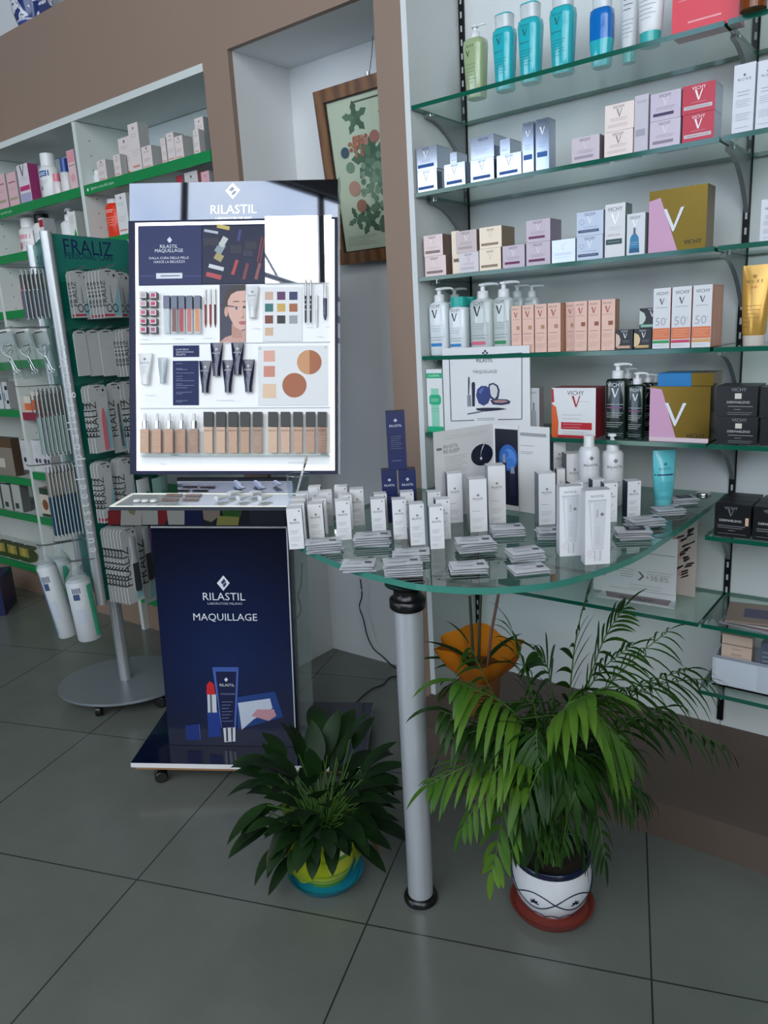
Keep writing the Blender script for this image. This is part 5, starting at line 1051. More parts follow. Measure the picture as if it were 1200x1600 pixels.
# dropper bottles and foundation bottles on the ledge
m_gs = glass('bottle_shell', '#f6f8f8', ior=1.2)
tones = ['#c08c68', '#b9825e', '#b57c58', '#a8714e', '#93583a']
for k in range(5):
    uc = (227, 246, 265, 284, 303.5)[k]; x, _ = onb(uc, 690, -.026); w = onb(uc+8, 690, -.026)[0]-onb(uc-8, 690, -.026)[0]; h = onb(uc, 669.5, -.026)[1]-LZ
    r = tester('dropper_bottle', 'dropper foundation bottle on the lit panel, %s from the left' % ('first', 'second', 'third', 'fourth', 'fifth')[k], x, -.026, LZ, 'dropper bottles', 'bottle')
    b = MB(); b.box(-w/2, w/2, -w*.38, w*.38, .0003, h, m_gs); b.box(-w*.42, w*.42, -w*.3, w*.3, .006, h*.96, mat(tones[k], .15)); b.decor([('l', .2, .75, .8, 5, .09, '#e2d2c4', .0006)], w, h, -w*.385); b.build('body', r)
    b = MB(); b.loft([(h, w*.28, w*.28), (h*1.28, w*.28, w*.28)], m_chrome, 14); b.loft([(h*1.28, w*.15, w*.15), (h*1.5, w*.15, w*.15), (h*1.58, w*.09, w*.09)], mat('#e6e8e8', .3), 12); b.build('dropper', r)
tones2 = ['#c89a78', '#c49272', '#b47c58', '#a8704c', '#8e5636']
for gidx, us in enumerate(((326.5, 346, 365, 383.5, 403), (427, 446.5, 466, 485.5, 504))):
    for k, uc in enumerate(us):
        x, _ = onb(uc, 690, -.024); w = onb(uc+7.6, 690, -.024)[0]-onb(uc-7.6, 690, -.024)[0]; h = onb(uc, 667, -.024)[1]-LZ; ht = onb(uc, 644, -.024)[1]-LZ
        r = tester('foundation_bottle', 'black capped foundation bottle, %s of the %s five' % (('first', 'second', 'third', 'fourth', 'fifth')[k], ('middle', 'right hand')[gidx]), x, -.024, LZ, 'black capped foundation bottles', 'bottle')
        b = MB(); b.box(-w/2, w/2, -w*.36, w*.36, .0003, h, m_gs); b.box(-w*.43, w*.43, -w*.3, w*.3, .005, h*.98, mat(tones2[k], .15)); b.decor([('t', 'RILASTIL', .5, .86, .7, '#5a4438'), ('l', .2, .62, .8, 4, .09, '#e0cdbe', .0006)], w, h, -w*.365); b.build('body', r)
        b = MB(); b.box(-w*.46, w*.46, -w*.33, w*.33, h+.0004, ht, mat('#1b1f24', .3, 0, 0, .3)); b.build('cap', r)

# testers lying on the tray
FT = lambda u, v, dz=.0015: FD.at(u, v, 2, tz+dz)
def ontray(mb, name, label, u, v, cat, group=None, rz=0.0, dz=.0016):
    p = FT(u, v, dz); return tag(mb.build(name, M=FDM @ Matrix.Translation(p) @ Matrix.Rotation(rz, 4, 'Z')), label, cat, group)
for k, u in enumerate((214, 226.5, 240)):
    b = MB(); b.loft([(0, .011, .011), (.004, .0115, .0115), (.006, .0105, .0105), (.007, .004, .004)], mat('#e6e8ea', .25), 24); ontray(b, 'sample_pot', 'round white sample pot on the tray, %s of three' % ('left', 'middle', 'right')[k], u, 783.5, 'pot', 'round sample pots')
for k, (u, v) in enumerate(((266, 781), (272, 774), (298, 780), (302, 774))):
    b = MB(); b.box(-.026, .026, -.011, .011, 0, .003, '#8a7a74'); 
    for i in range(4): b.box(-.024+.0122*i, -.0133+.0122*i, -.009, .009, .003, .0034, ('#6e4a40', '#8a5e50', '#7a5648', '#94705e')[(i+k) % 4])
    ontray(b, 'shade_palette', 'brown shade palette on the tray, %s' % ('front left', 'back left', 'front right', 'back right')[k], u, v, 'palette', 'brown shade palettes')
for k, (u, v) in enumerate(((338, 783), (358, 776), (372, 783), (392, 776), (406, 783))):
    b = MB(); b.loft([(0, .009, .008), (.012, .0095, .0085), (.03, .0115, .006), (.05, .013, .0015)], mat('#d4d7da', .2), 16, M=Matrix.Translation((0, 0, .0087)) @ Matrix.Rotation(-math.pi/2, 4, 'X') @ Matrix.Rotation(.0, 4, 'Z')); b.disc(0, 0, .0, '#8a9096', 0) if 0 else None
    ontray(b, 'small_tube', 'small white tube lying on the tray, %s of five' % ('first', 'second', 'third', 'fourth', 'fifth')[k], u, v, 'tube', 'small tubes on the tray', rz=-.5, dz=.002)
p = FT(467, 776); r = tag(empty('brush_cup', M=FDM @ Matrix.Translation(p)), 'clear round cup on the right end of the display tray', 'cup')
w = onb(487, 752, 0)[0]-onb(449, 752, 0)[0]; hcup = .072
b = MB(); R_ = w/2*.95; b.loft([(.0005, R_*.93, R_*.93), (hcup, R_, R_)], m_clear, 28, cap1=False); b.loft([(.002, R_*.88, R_*.88), (hcup, R_*.95, R_*.95)], m_clear, 28, cap0=False, cap1=False); b.build('cup_wall', r)
b = MB(); b.loft([(hcup-.002, R_*1.01, R_*1.01), (hcup, R_*1.01, R_*1.01)], mat('#cdd2d6', .1, .6), 28, cap0=False, cap1=False); b.build('rim', r)
pa = p+Vector((-.006, -.004, .008)); dirv = Vector((.3, .0, 1)).normalized()
r = tag(empty('makeup_brush', M=FDM @ Matrix.Translation(pa)), 'white makeup brush leaning in the clear cup', 'brush')
b = MB(); b.tube([dirv*0, dirv*.09], [.0035, .0042], mat('#dcdcd8', .4), 10); b.build('handle', r); b = MB(); b.tube([dirv*.09, dirv*.105], .0044, m_chrome, 10); b.build('ferrule', r); b = MB(); b.tube([dirv*.105, dirv*.118, dirv*.126], [.004, .0046, .002], mat('#b4aca4', .8), 10); b.build('bristles', r)

# ================================================================ the green rotating stand
m_teal = mat('#0c6a5c', .3); m_post = mat('#aab0b4', .3, .5); m_wire = mat('#b8bcc0', .15, 1.0)
CP = at_z(197, 1062, .06); SC = CP+RIGHT.to_2d().to_3d().normalized()*.034; SC.z = 0
AZ = math.radians(-8); L3 = .375
ab = Vector((math.sin(AZ), math.cos(AZ), 0)); ac = Vector((math.sin(AZ-math.pi/3), math.cos(AZ-math.pi/3), 0)); zz = Vector((0, 0, 1))
VA = SC-(ab+ac)*(L3/3); VB = VA+ab*L3; VC = VA+ac*L3
ST0, ST1 = .475, 1.776
def fmat(x, o): n = x.cross(zz); return Matrix(((x.x, -n.x, 0, o.x), (x.y, -n.y, 0, o.y), (0, 0, 1, o.z), (0, 0, 0, 1)))
FFM, LFM, BFM = fmat(ab, VA), fmat(-ac, VC), fmat((VC-VB).normalized(), VB)
FF, LF = Frame(FFM), Frame(LFM)
base_o = Vector((CP.x, CP.y, 0))
rs = tag(empty('revolving_stand', base_o), 'three sided green revolving stand with hooks on a round grey castor base', 'display stand')
RI = Matrix.Translation(-base_o)
def rpart(b, name, lab=None):
    o = b.build(name, rs); o.matrix_parent_inverse = RI; return tag(o, lab)
for M_, nm in ((FFM, 'front'), (LFM, 'left'), (BFM, 'back')):
    b = MB(); b.box(.012, L3-.012, .0, .006, ST0, ST1, m_teal, M=M_)
    if nm != 'back': b.rect(.014, ST1-.155, L3-.014, ST1-.002, mat('#1c7d70', .3), -.0003, M=M_)
    if nm == 'front':
        x0 = FF.at(101, 398, 1, 0).x; x1 = FF.at(176, 398, 1, 0).x; cx = (x0+x1)/2; z1 = FF.at(138, 387, 1, 0).z; z2 = FF.at(138, 401.5, 1, 0).z
        b.text('FRALIZ', cx, z1, x1-x0, mat('#12265a', .4), -.0007, M=M_); b.text('PERSONAL CARE', cx, z2, x1-x0, mat('#12265a', .4), -.0007, M=M_)
    if nm == 'left': b.text('FRALIZ', L3/2, ST1-.07, L3*.62, mat('#14305e', .4), -.0007, M=M_)
    rpart(b, 'panel')
for V in (VA, VB, VC):
    b = MB(); b.loft([(ST0-.004, .019, .019, 3), (ST1+.004, .019, .019, 3)], m_post, 16, M=Matrix.Translation(V) @ Matrix.Rotation(AZ-.5, 4, 'Z'))
    if V is VA:
        Mt = Matrix.Translation(V) @ Matrix.Rotation(-YAW+.25, 4, 'Z')
        b.text('e u r o s t e e l   i p o a l l e r g e n i c o', 0, (ST0+ST1)/2-.08, .74, '#c4c9cc', -.0198, rot=math.pi/2, M=Mt)
    rpart(b, 'corner_post')
b = MB(); b.prism([(VA.x, VA.y), (VB.x, VB.y), (VC.x, VC.y)], ST0+.001, ST0+.008, m_teal, axis='z'); rpart(b, 'bottom_plate')
b = MB(); b.loft([(.066, .0235, .0235), (ST0, .0235, .0235)], m_post, 20, M=Matrix.Translation(base_o)); rpart(b, 'pole')
b = MB(); b.loft([(.056, .27, .225), (.060, .272, .227), (.066, .27, .225)], mat('#7f868b', .35, .3), 48, M=Matrix.Translation(base_o) @ Matrix.Rotation(-YAW-.1, 4, 'Z')); rpart(b, 'base_plate')
for k in range(5):
    a = -YAW-.1+math.radians(-104+72*k); p = base_o+Vector((math.cos(a)*.225, math.sin(a)*.185, 0)); r = .024
    b = MB(); b.loft([(-.014, r*.8, r*.8), (-.011, r, r), (.011, r, r), (.014, r*.8, r*.8)], m_black, 18, M=Matrix.Translation((p.x, p.y, r+.0004)) @ Matrix.Rotation(a+.6, 4, 'Z') @ Matrix.Rotation(math.pi/2, 4, 'X'))
    b.tube([(p.x, p.y, r), (p.x, p.y, .0555)], .009, m_black, 8); rpart(b, 'castor')
def hook(F_, M_, x, z, L=.16):
    b = MB()
    for dx in (-.006, .006): b.tube([(x+dx, -.0005, z), (x+dx, -L*.8, z+.002), (x+dx, -L*.95, z+.004), (x+dx, -L, z+.009)], .0018, m_wire, 6, M=M_)
    rpart(b, 'hook')
def tool_scissors(b, w, h, y):
    g = '#3a4a52'
    b.poly([(-.001, h*.3), (.0015, h*.3), (.0006, h*.66), (-.0002, h*.68)], g, y); b.poly([(.0, h*.3), (.0035, h*.3), (.0012, h*.64), (.0004, h*.66)], '#5a6a70', y-.0001)
    for sx in (-1, 1):
        cx = w*.16*sx; n = 14; R1, R2 = w*.15, w*.11
        for i in range(n):
            a0, a1 = 2*math.pi*i/n, 2*math.pi*(i+1)/n
            b.poly([(cx+R1*math.cos(a0), h*.2+R1*1.2*math.sin(a0)), (cx+R1*math.cos(a1), h*.2+R1*1.2*math.sin(a1)), (cx+R2*math.cos(a1), h*.2+R2*1.2*math.sin(a1)), (cx+R2*math.cos(a0), h*.2+R2*1.2*math.sin(a0))], g, y-.0002)
def blister(kind, label, M, w, h, group):
    r = tag(empty('blister_pack', M=M), label, 'blister pack', group); b = MB()
    z0 = -h; wht = '#bcc0c0'; b.prism([(-w/2, -h), (w/2, -h), (w/2, -.012), (w/2-.008, -.002), (0, .002), (-w/2+.008, -.002), (-w/2, -.012)], 0, .0025, wht)
    S_ = Matrix.Translation((0, 0, -h))
    if kind != 'white':
        b.text('FRALIZ', -w*.36, -h*.5, h*.52, '#22262a', -.0005, rot=math.pi/2)
        b.poly([(-.004, -.02), (0, -.012), (.004, -.02), (.002, -.02), (0, -.0155), (-.002, -.02)], '#2a2e32', -.0005)
        b.poly([(w*.0, -h*.96), (w*.46, -h*.96), (w*.46, -h*.28)], '#86b4c0', -.0004); b.disc(w*.3, -.02, .005, '#2c3036', -.0005, n=12)
        b.decor([('l', .6, .86, .95, 2, .03, '#7c8a90', .0008)], w, h, z0=-h)
    if kind in ('scissors', 'edge'): b.rect(-w*.46, -h*.97, w*.1, -h*.925, '#b83a4a', -.0006)
    if kind == 'white': b.decor([('l', .3, .62, .75, 2, .02, '#aab0b4', .0008)], w, h, z0=-h)
    b.rect(-.012, -.0085, .012, -.005, '#15171a', -.0006); b.build('backing_card', r)
    if kind == 'scissors': c = MB(); tool_scissors(c, w, h, -.0012); [c.v.__setitem__(i, (v[0], v[1], v[2]-h)) for i, v in enumerate(c.v)]; c.build('scissors', r)
    if kind == 'file': c = MB(); c.prism([(-.002, -h*.97), (w*.22, -h*.97), (w*.24, -h*.5), (w*.2, -h*.36), (.008, -h*.34), (0, -h*.5)], -.0032, -.001, mat('#c8707e', .5)); c.build('nail_file', r)
    if kind == 'tweezer': c = MB(); c.prism([(0, -h*.9), (w*.16, -h*.92), (w*.14, -h*.3), (.002, -h*.3)], -.0032, -.001, mat('#7c8488', .25, .7)); c.build('tweezers', r)
    if kind == 'footfile':
        c = MB(); c.loft([(-.0, .012, .004), (.02, .014, .0045), (.075, .010, .0045), (.095, .016, .004), (.2, .017, .004), (.213, .011, .003)], mat('#a8acae', .35), 16, M=Matrix.Translation((w*.12, -.006, -h*.12)) @ Matrix.Scale(-1, 4, (0, 0, 1))); c.build('file_body', r)
        c = MB(); c.loft([(.1, .0145, .002), (.2, .0155, .002), (.208, .011, .002)], mat('#2a2e34', .7), 16, M=Matrix.Translation((w*.12, -.0088, -h*.12)) @ Matrix.Scale(-1, 4, (0, 0, 1))); tag(c.build('abrasive_pad', r), 'dark abrasive pad')
    return r
def copy_thing(root, M, label):
    c = root.copy(); COL.objects.link(c); c.matrix_world = M; c['label'] = label
    for ch in root.children:
        d = ch.copy(); COL.objects.link(d); d.parent = c
    return c
def front_row(vt, vb, items, rowname):
    """items: (u0, u1, kind, offset, copies behind, label)"""
    zrow = FF.at(items[0][0], vt, 1, -items[0][3]).z
    for u0, u1, kind, off, nb, lab in items:
        p0 = FF.at(u0, vt, 1, -off); p1 = FF.at(u1, vt, 1, -off); pb = FF.at((u0+u1)/2+(vb-vt)*.14, vb, 1, -off); w = p1.x-p0.x; h = (p0.z+p1.z)/2-pb.z; zt = zrow; h = zt-pb.z; xc = (p0.x+p1.x)/2
        hook(FF, FFM, xc, zt+.0046, off+.03)
        first = blister(kind, '%s, %s row of the green stand' % (lab, rowname), FFM @ Matrix.Translation((xc, -off, zt)), w, h, 'blister packs on the green stand')
        for k in range(nb):
            bpy.context.view_layer.update()
            copy_thing(first, FFM @ Matrix.Translation((xc, -off+.0165*(k+1), zt-.001)), '%s back from the %s, %s row of stand' % (('first', 'second', 'third', 'fourth', 'fifth', 'sixth', 'seventh')[k], lab, rowname))
front_row(422, 496, ((107, 137, 'scissors', .04, 1, 'leftmost scissors pack'), (153, 182, 'scissors', .12, 5, 'middle scissors pack'), (175, 200, 'scissors', .05, 1, 'rightmost scissors pack')), 'top')
front_row(517, 587, ((113, 134, 'white', .04, 0, 'leftmost blank white pack'), (133, 156, 'white', .04, 0, 'middle blank white pack'), (153, 176, 'white', .05, 0, 'rightmost blank white pack'), (190, 214, 'tweezer', .10, 3, 'pack beside the lit display'),), 'second')
front_row(603, 706, ((136, 165, 'file', .07, 2, 'pink nail file pack'), (166, 189, 'tweezer', .05, 0, 'grey tweezers pack'), (192, 212, 'tweezer', .07, 2, 'pack half hidden by the lit display')), 'third')
front_row(724, 815, ((150, 172, 'edge', .07, 2, 'pack with three spines showing'), (183, 206, 'edge', .08, 2, 'pack near the display tray')), 'fourth')
front_row(829, 940, ((186, 212, 'footfile', .12, 6, 'front foot file pack'), (212, 232, 'footfile', .05, 0, 'right foot file pack')), 'bottom')
# two soft packets and a purple one at the right end
for (u, v, w, h, c, off, lab, dec) in ((222, 748, .062, .115, '#c3cacc', .085, 'white sponge packet with a green dot under the lit panel', '#1f8a6a'), (247, 746, .07, .115, '#8fb8b0', .075, 'pale green packet leaning beside the white sponge packet', '#4f9a88'), (236, 824, .045, .09, '#8a58b8', .022, 'purple packet behind the navy front panel', '#b488d8')):
    p = FF.at(u, v, 1, -off); b = MB(); h2 = h
    b.loft([(0, w*.5, .002), (.01, w*.49, .006), (h*.5, w*.5, .011), (h-.012, w*.49, .005), (h, w*.5, .0015)], mat(c, .2), 20, M=Matrix.Translation((0, 0, -h)))
    b.decor([('d', .62, .5, .16, dec), ('l', .2, .25, .8, 3, .06, '#7c8488', .0012)], w, h, -.0125, z0=-h)
    tag(b.build('soft_packet', M=FFM @ Matrix.Translation((p.x, -off, p.z))), lab, 'packet')
    hook(FF, FFM, p.x, p.z+.0026, off+.02)
def off_for(u, v, x):
    a, c = -.01, .6
    for _ in range(40):
        m_ = (a+c)/2; W = LFM @ Vector((x, -m_, 0)); z = zat(W.x, W.y, v)
        if proj((W.x, W.y, z))[0] > u: a = m_
        else: c = m_
    W = LFM @ Vector((x, -a, 0)); return a, zat(W.x, W.y, v)
# left face: packs seen edge on
def left_row(vt, vb, n, u_near, du, w, body, tip, rowname):
    xc = L3*.62; off0, zt = off_for(u_near, vt, xc); off0 = max(off0, .012); W = LFM @ Vector((xc, -off0, 0)); h = zt-zat(W.x, W.y, vb)
    r = blister('plain', 'edge on pack nearest the panel, %s row on left face of the stand' % rowname, LFM @ Matrix.Translation((xc, -off0, zt)), w, h, 'packs on the left face')
    for ch in list(r.children): pass
    c = MB(); c.box(-w*.3, w*.3, -.007, -.0003, -h*.96, -h*.42, mat(body, .2)); c.box(-w*.28, w*.28, -.005, -.0003, -h*.4, -h*.1, mat(tip, .2)); c.build('blister_shell', r)
    hook(LF, LFM, xc, zt+.0046, off0+du*n+.05)
    bpy.context.view_layer.update()
    for k in range(1, n): copy_thing(r, LFM @ Matrix.Translation((xc, -off0-du*k, zt-.0006*k)), '%s edge on pack from the panel, %s row on left face of the stand' % (('', 'second', 'third', 'fourth', 'fifth', 'sixth', 'seventh', 'eighth')[k], rowname))
left_row(420, 497, 6, 79, .0135, .05, '#565a66', '#4c484e', 'top')
left_row(602, 708, 7, 101, .014, .055, '#8ba09c', '#565456', 'third')
left_row(722, 832, 8, 124, .0125, .055, '#1f3f5a', '#8a847e', 'fourth')
# three eyelash curlers in clear packs
for k, (u, off) in enumerate(((84, .04), (58, .10), (33, .16))):
    xq = L3*.6; off, zq = off_for(u, 514, xq); off = .05+.058*k; p = Vector((xq, -off, zq)); h = .17; w = .066
    Wp = LFM @ Vector((p.x, -off, p.z)); M_ = Matrix.Translation(Wp) @ Matrix.Rotation(-YAW-.12+.06*k, 4, 'Z') @ Matrix.Rotation(-.12, 4, 'Y')
    r = tag(empty('eyelash_curler_pack', M=M_), 'clear pack with a chrome eyelash curler, %s of three' % ('right', 'middle', 'left')[k], 'blister pack', 'eyelash curler packs')
    b = MB(); b.box(-w*.44, w*.44, 0, .002, -h*.34, 0, '#b9bcba'); b.rect(-w*.28, -.011, w*.2, -.006, '#15171a', -.0005); b.decor([('l', .2, .3, .8, 3, .12, '#8a9092', .001)], w*.8, h*.3, z0=-h*.33); b.build('backing_card', r)
    b = MB(); b.box(-w/2, w/2, -.012, -.001, -h, -.01, glass('clear_pack', '#eef2f2', .03, '#d8dcdc', ior=1.2)); b.build('clear_shell', r)
    b = MB(); y = -.006
    b.tube([(-.02, y, -.062), (-.004, y-.003, -.055), (.016, y, -.052)], .0022, m_chrome, 6); b.tube([(-.018, y, -.072), (0, y-.003, -.078), (.018, y, -.066)], .0018, m_chrome, 6)
    b.tube([(-.02, y, -.062), (-.016, y, -.08), (.002, y, -.095)], .0015, m_chrome, 6); b.tube([(.016, y, -.052), (.018, y, -.075), (.004, y, -.095)], .0015, m_chrome, 6)
    b.tube([(.003, y, -.092), (.006, y, -.1), (.016, y, -.142)], .0024, m_chrome, 6); b.tube([(.003, y, -.098), (.0, y, -.106), (.006, y, -.142)], .0024, m_chrome, 6)
    for q_ in ((.018, -.148), (.006, -.149)):
        b.tube([(q_[0]+.006*math.cos(t), y, q_[1]+.006*math.sin(t)) for t in (2*math.pi*i/12 for i in range(13))], .0016, m_chrome, 6, caps=False)
    b.build('eyelash_curler', r); hook(LF, LFM, p.x, p.z+.004, off+.03)
# long bags of cotton pads hanging lowest
for k, (u, vt, vb, rad, tilt, off, c2, lab) in enumerate(((88, 854, 976, .040, .03, .19, '#4fae8c', 'cotton pad bag at the back with green foot'), (100, 862, 996, .036, -.14, .235, '#6a86b4', 'twisted clear topped cotton pad bag in the middle'), (138, 884, 998, .043, -.06, .15, '#3fae84', 'cotton pad bag with green flank at the right'))):
    xq = L3*(.3, .6, 1.03)[k]; off = (.09, .16, .075)[k]; W = LFM @ Vector((xq, -off, 0)); zq = zat(W.x, W.y, vt); p = Vector((xq, -off, zq)); W = LFM @ Vector((p.x, -off, p.z)); h = W.z-zat(W.x, W.y, vb)
    M_ = Matrix.Translation(W) @ Matrix.Rotation(-YAW+.2*k, 4, 'Z') @ Matrix.Rotation(tilt, 4, 'Y')
    r = tag(empty('cotton_pad_bag', M=M_), lab+' of the green stand', 'bag', 'cotton pad bags')
    top = .05; b = MB(); b.loft([(-h, rad*.93, rad*.93), (-h+.004, rad, rad), (-top-.01, rad, rad), (-top+.004, rad*.7, rad*.7)], mat('#bcc2c5', .5), 24)
    y_ = lambda x, z: -math.sqrt(max(1e-6, rad**2-x*x)) 
    b.rect(rad*(.55 if k != 1 else -.9), -h*.95, rad*(.93 if k != 1 else -.75), -top-.02, mat(c2, .4), -.0006, y_); b.rect(-rad*.6, -h*.42, -rad*.1, -h*.34, '#3a4a72', -.0008, y_); b.rect(-rad*.6, -h*.75, rad*.1, -h*.55, '#b4bcc8', -.0009, y_)
    for q_ in range(5): b.rect(-rad*.6+q_*.006, -h*.33, -rad*.6+q_*.006+.003, -h*.26, '#2c3c60', -.0009, y_)
    b.build('pad_roll', r); hook(LF, LFM, p.x, p.z+(.0146 if k != 1 else .0195), off+.012)
    b = MB(); b.loft([(-top-.004, rad*1.02, rad*1.02), (-top+.012, rad*.8, rad*.75), (-.012, rad*.35, .006), (.0, rad*.55, .003), (.012, rad*.7, .002)], glass('clear_pack2', '#eef2f2', .2, '#d0d6d8', ior=1.2), 18, cap0=False); b.build('clear_neck', r)

# ================================================================ the glass table and everything on it
GT = .015
def tz_(u, v, dz=0.0): return at_z(u, v, ZT+dz)
zb_ = ZT-GT
edge = [at_z(u, v, zb_) for u, v in ((1080, 820), (1040, 848), (1000, 874), (965, 890), (930, 902), (890, 914), (850, 922), (800, 927), (750, 929), (700, 927), (650, 922), (605, 912), (560, 900), (525, 887), (490, 872), (468, 860), (454, 848))]
xr = at_z(1080, 820, zb_).x
out = [(xr+.004, YB-.012), (xr+.002, 2.2)]+[(p.x, p.y) for p in edge]+[(edge[-1].x-.035, edge[-1].y+.09), (edge[-1].x-.05, edge[-1].y+.2), (edge[-1].x-.052, YF-.2), (edge[-1].x-.052, YF-.006), (XL+.006, YF-.006), (XL+.006, YB-.012)]
m_tedge = mat('#3f8577', .12, 0, 0, .6); m_tglass = glass('table_glass', '#c3d8d0', .0)
gt = tag(empty('glass_table', (-.95, 1.29, 0)), 'green edged glass table with silver leg in front of the shelves', 'table')
TI = Matrix.Translation((.95, -1.29, 0))
def gpart(b, n, lab=None): o = b.build(n, gt); o.matrix_parent_inverse = TI; return tag(o, lab)
b = MB(); sm = bar_path([(x, y, 0) for x, y in out[1:-4]], 3); pts = [out[0]]+[(p.x, p.y) for p in sm]+out[-4:]
b.prism(pts, zb_, ZT, m_tglass, m_tedge, axis='z'); gpart(b, 'glass_top')
lf = Vector((-.972, 1.31, 0)); lt = Vector((-.945, 1.282, zb_-.0005)); dl = (lt-lf)
LM = Matrix.Translation(lf) @ dl.to_track_quat('Z', 'Y').to_matrix().to_4x4(); H_ = dl.length
m_alu = mat('#c4c9d0', .32, .45)
b = MB(); b.loft([(.012, .0315, .0315), (H_-.055, .0325, .0325)], m_alu, 32, M=LM); gpart(b, 'leg')
b = MB(); b.loft([(.0005, .042, .042), (.008, .043, .043), (.016, .040, .040), (.02, .033, .033)], m_black, 32, M=LM); gpart(b, 'foot')
b = MB(); b.loft([(H_-.062, .037, .037), (H_-.058, .041, .041), (H_-.04, .041, .041), (H_-.036, .036, .036), (H_-.034, .031, .031), (H_-.004, .031, .031), (H_-.0035, .05, .05), (H_, .05, .05)], m_black, 32, M=LM); gpart(b, 'collar')
p = tz_(1115, 764); b = MB(); b.loft([(ZT+.0002, .02, .02), (ZT+.006, .021, .021), (ZT+.008, .018, .018)], m_chrome, 28, M=Matrix.Translation((xr-.05, YB-.06, 0))); gpart(b, 'clamp_disc', 'shiny round metal clamp')

RZ = -YAW
def face(u0, u1, vt, vb=None, h=None, dz=0.0, rz=0.0):
    um = (u0+u1)/2
    if vb is not None: P = tz_(um, vb, dz); 
    else: P = at_z(um, vt, ZT+h)
    P.z = ZT+dz+.0003; w = (u1-u0)*depth(P)/F_PX/math.cos(rz)
    if h is None:
        q_ = Vector((P.x, P.y, 0)); h = zat(P.x, P.y, vt)-P.z
    return P, w, h, RZ+rz
SMALL = [('p', [(.76, .935), (.82, .955), (.88, .935), (.82, .915)], '#23262e'), ('L', .52, .73, .17, INK), ('t', 'RILASTIL', .5, .655, .66, INK), ('l', .14, .46, .72, 3, .035, '#9a9fa6', .0008), ('l', .14, .3, .86, 4, .03, '#b0b4ba', .0006), ('l', .14, .12, .6, 2, .035, '#9a9fa6', .0008)]
def small(u0, u1, vt, lab, vb=None, h=.098, rz=0.0, decor=SMALL, g='small white serum cartons', side='#2c3446', d=None):
    P, w, hh, r = face(u0, u1, vt, vb, None if vb else h, 0, rz)
    return carton(lab, P, w, d or w*1.0, hh, r, '#e6e7ea', side, '#dfe1e4', decor, g)
for a in ((452.5, 476, 795, 'front white carton of the file at the left table edge', 858), (453, 475, 787, 'second white carton of the file at the left table edge'), (455, 477, 779.5, 'third white carton of the file at the left table edge'), (462, 481, 771, 'fourth white carton of the file at the left table edge'),
          (484.5, 508, 788, 'front white carton of the second file from the left', 847), (487, 509, 780, 'middle white carton of the second file from the left'), (498, 518, 769, 'rear white carton of the second file from the left'), (481, 500, 761.5, 'white carton furthest back near the brush cup'),
          (527.5, 550, 783, 'front white carton of the third file from the left', 844), (529, 549, 774, 'middle white carton of the third file from the left'), (522, 542, 761, 'rear white carton of the third file from the left'), (550, 571, 765, 'lone white carton in the back behind the third file', 821),
          (582, 604, 780, 'white carton before the navy boxes on the left', 836), (584, 604, 772.5, 'white carton just behind the one before the navy boxes'), (615.5, 637, 781, 'white carton in front of the navy boxes, middle', 843), (625, 646, 769.5, 'white carton between the front ones and the right navy box'),
          (642, 665, 788, 'white carton in front of the navy boxes, right', 852), (673, 695, 792, 'white carton nearest the camera left of the leaflet', 858), (683, 705, 780.5, 'white carton just behind the nearest one, left of leaflet', 843), (667.5, 688, 769.5, 'white carton third back, left of the leaflet'),
          (926, 945, 749.5, 'white carton behind the two big window cartons, left'), (943.5, 964, 755, 'white carton behind the right window carton', 816), (979.5, 1000.5, 752, 'white carton standing alone left of the turquoise tube', 809), (891, 911, 754, 'white carton peeking between the two window cartons')):
    small(a[0], a[1], a[2], a[3], a[4] if len(a) > 4 else None, rz=random.uniform(-.03, .09))
BIG = [('L', .5, .70, .16, INK), ('t', 'RILASTIL', .5, .635, .6, INK), ('l', .3, .6, .7, 1, .03, '#9a9fa6', .0006), ('l', .14, .4, .6, 1, .03, '#7c828a', .0008), ('l', .14, .26, .8, 3, .03, '#a4a8ae', .0007), ('l', .14, .1, .7, 2, .03, '#a4a8ae', .0007)]
for u0, u1, vt, vb, lab, side in ((701, 724, 740, 817, 'tall white carton with navy curved side before the leaflet left page', '#202c52'), (735, 762, 749, 831, 'glossy white carton in front of the leaflet fold', '#7f858e'), (764, 791, 728, 818, 'tallest white carton covering the moon picture', '#9aa0a8'), (842, 868, 740, 820, 'glossy white carton before the right page of the leaflet', '#8a9098'), (870, 883, 733, 800, 'white carton edge behind the glossy one right of the leaflet', '#5a6070'), (865, 884, 679, 780, 'large white carton with navy edge at right end of leaflet', '#1f2a4c'), (885, 911, 709, 790, 'white carton before the two white bottles', '#8a9098')):
    small(u0, u1, vt, lab, vb, decor=BIG, g='tall white cartons', side=side, rz=.04)
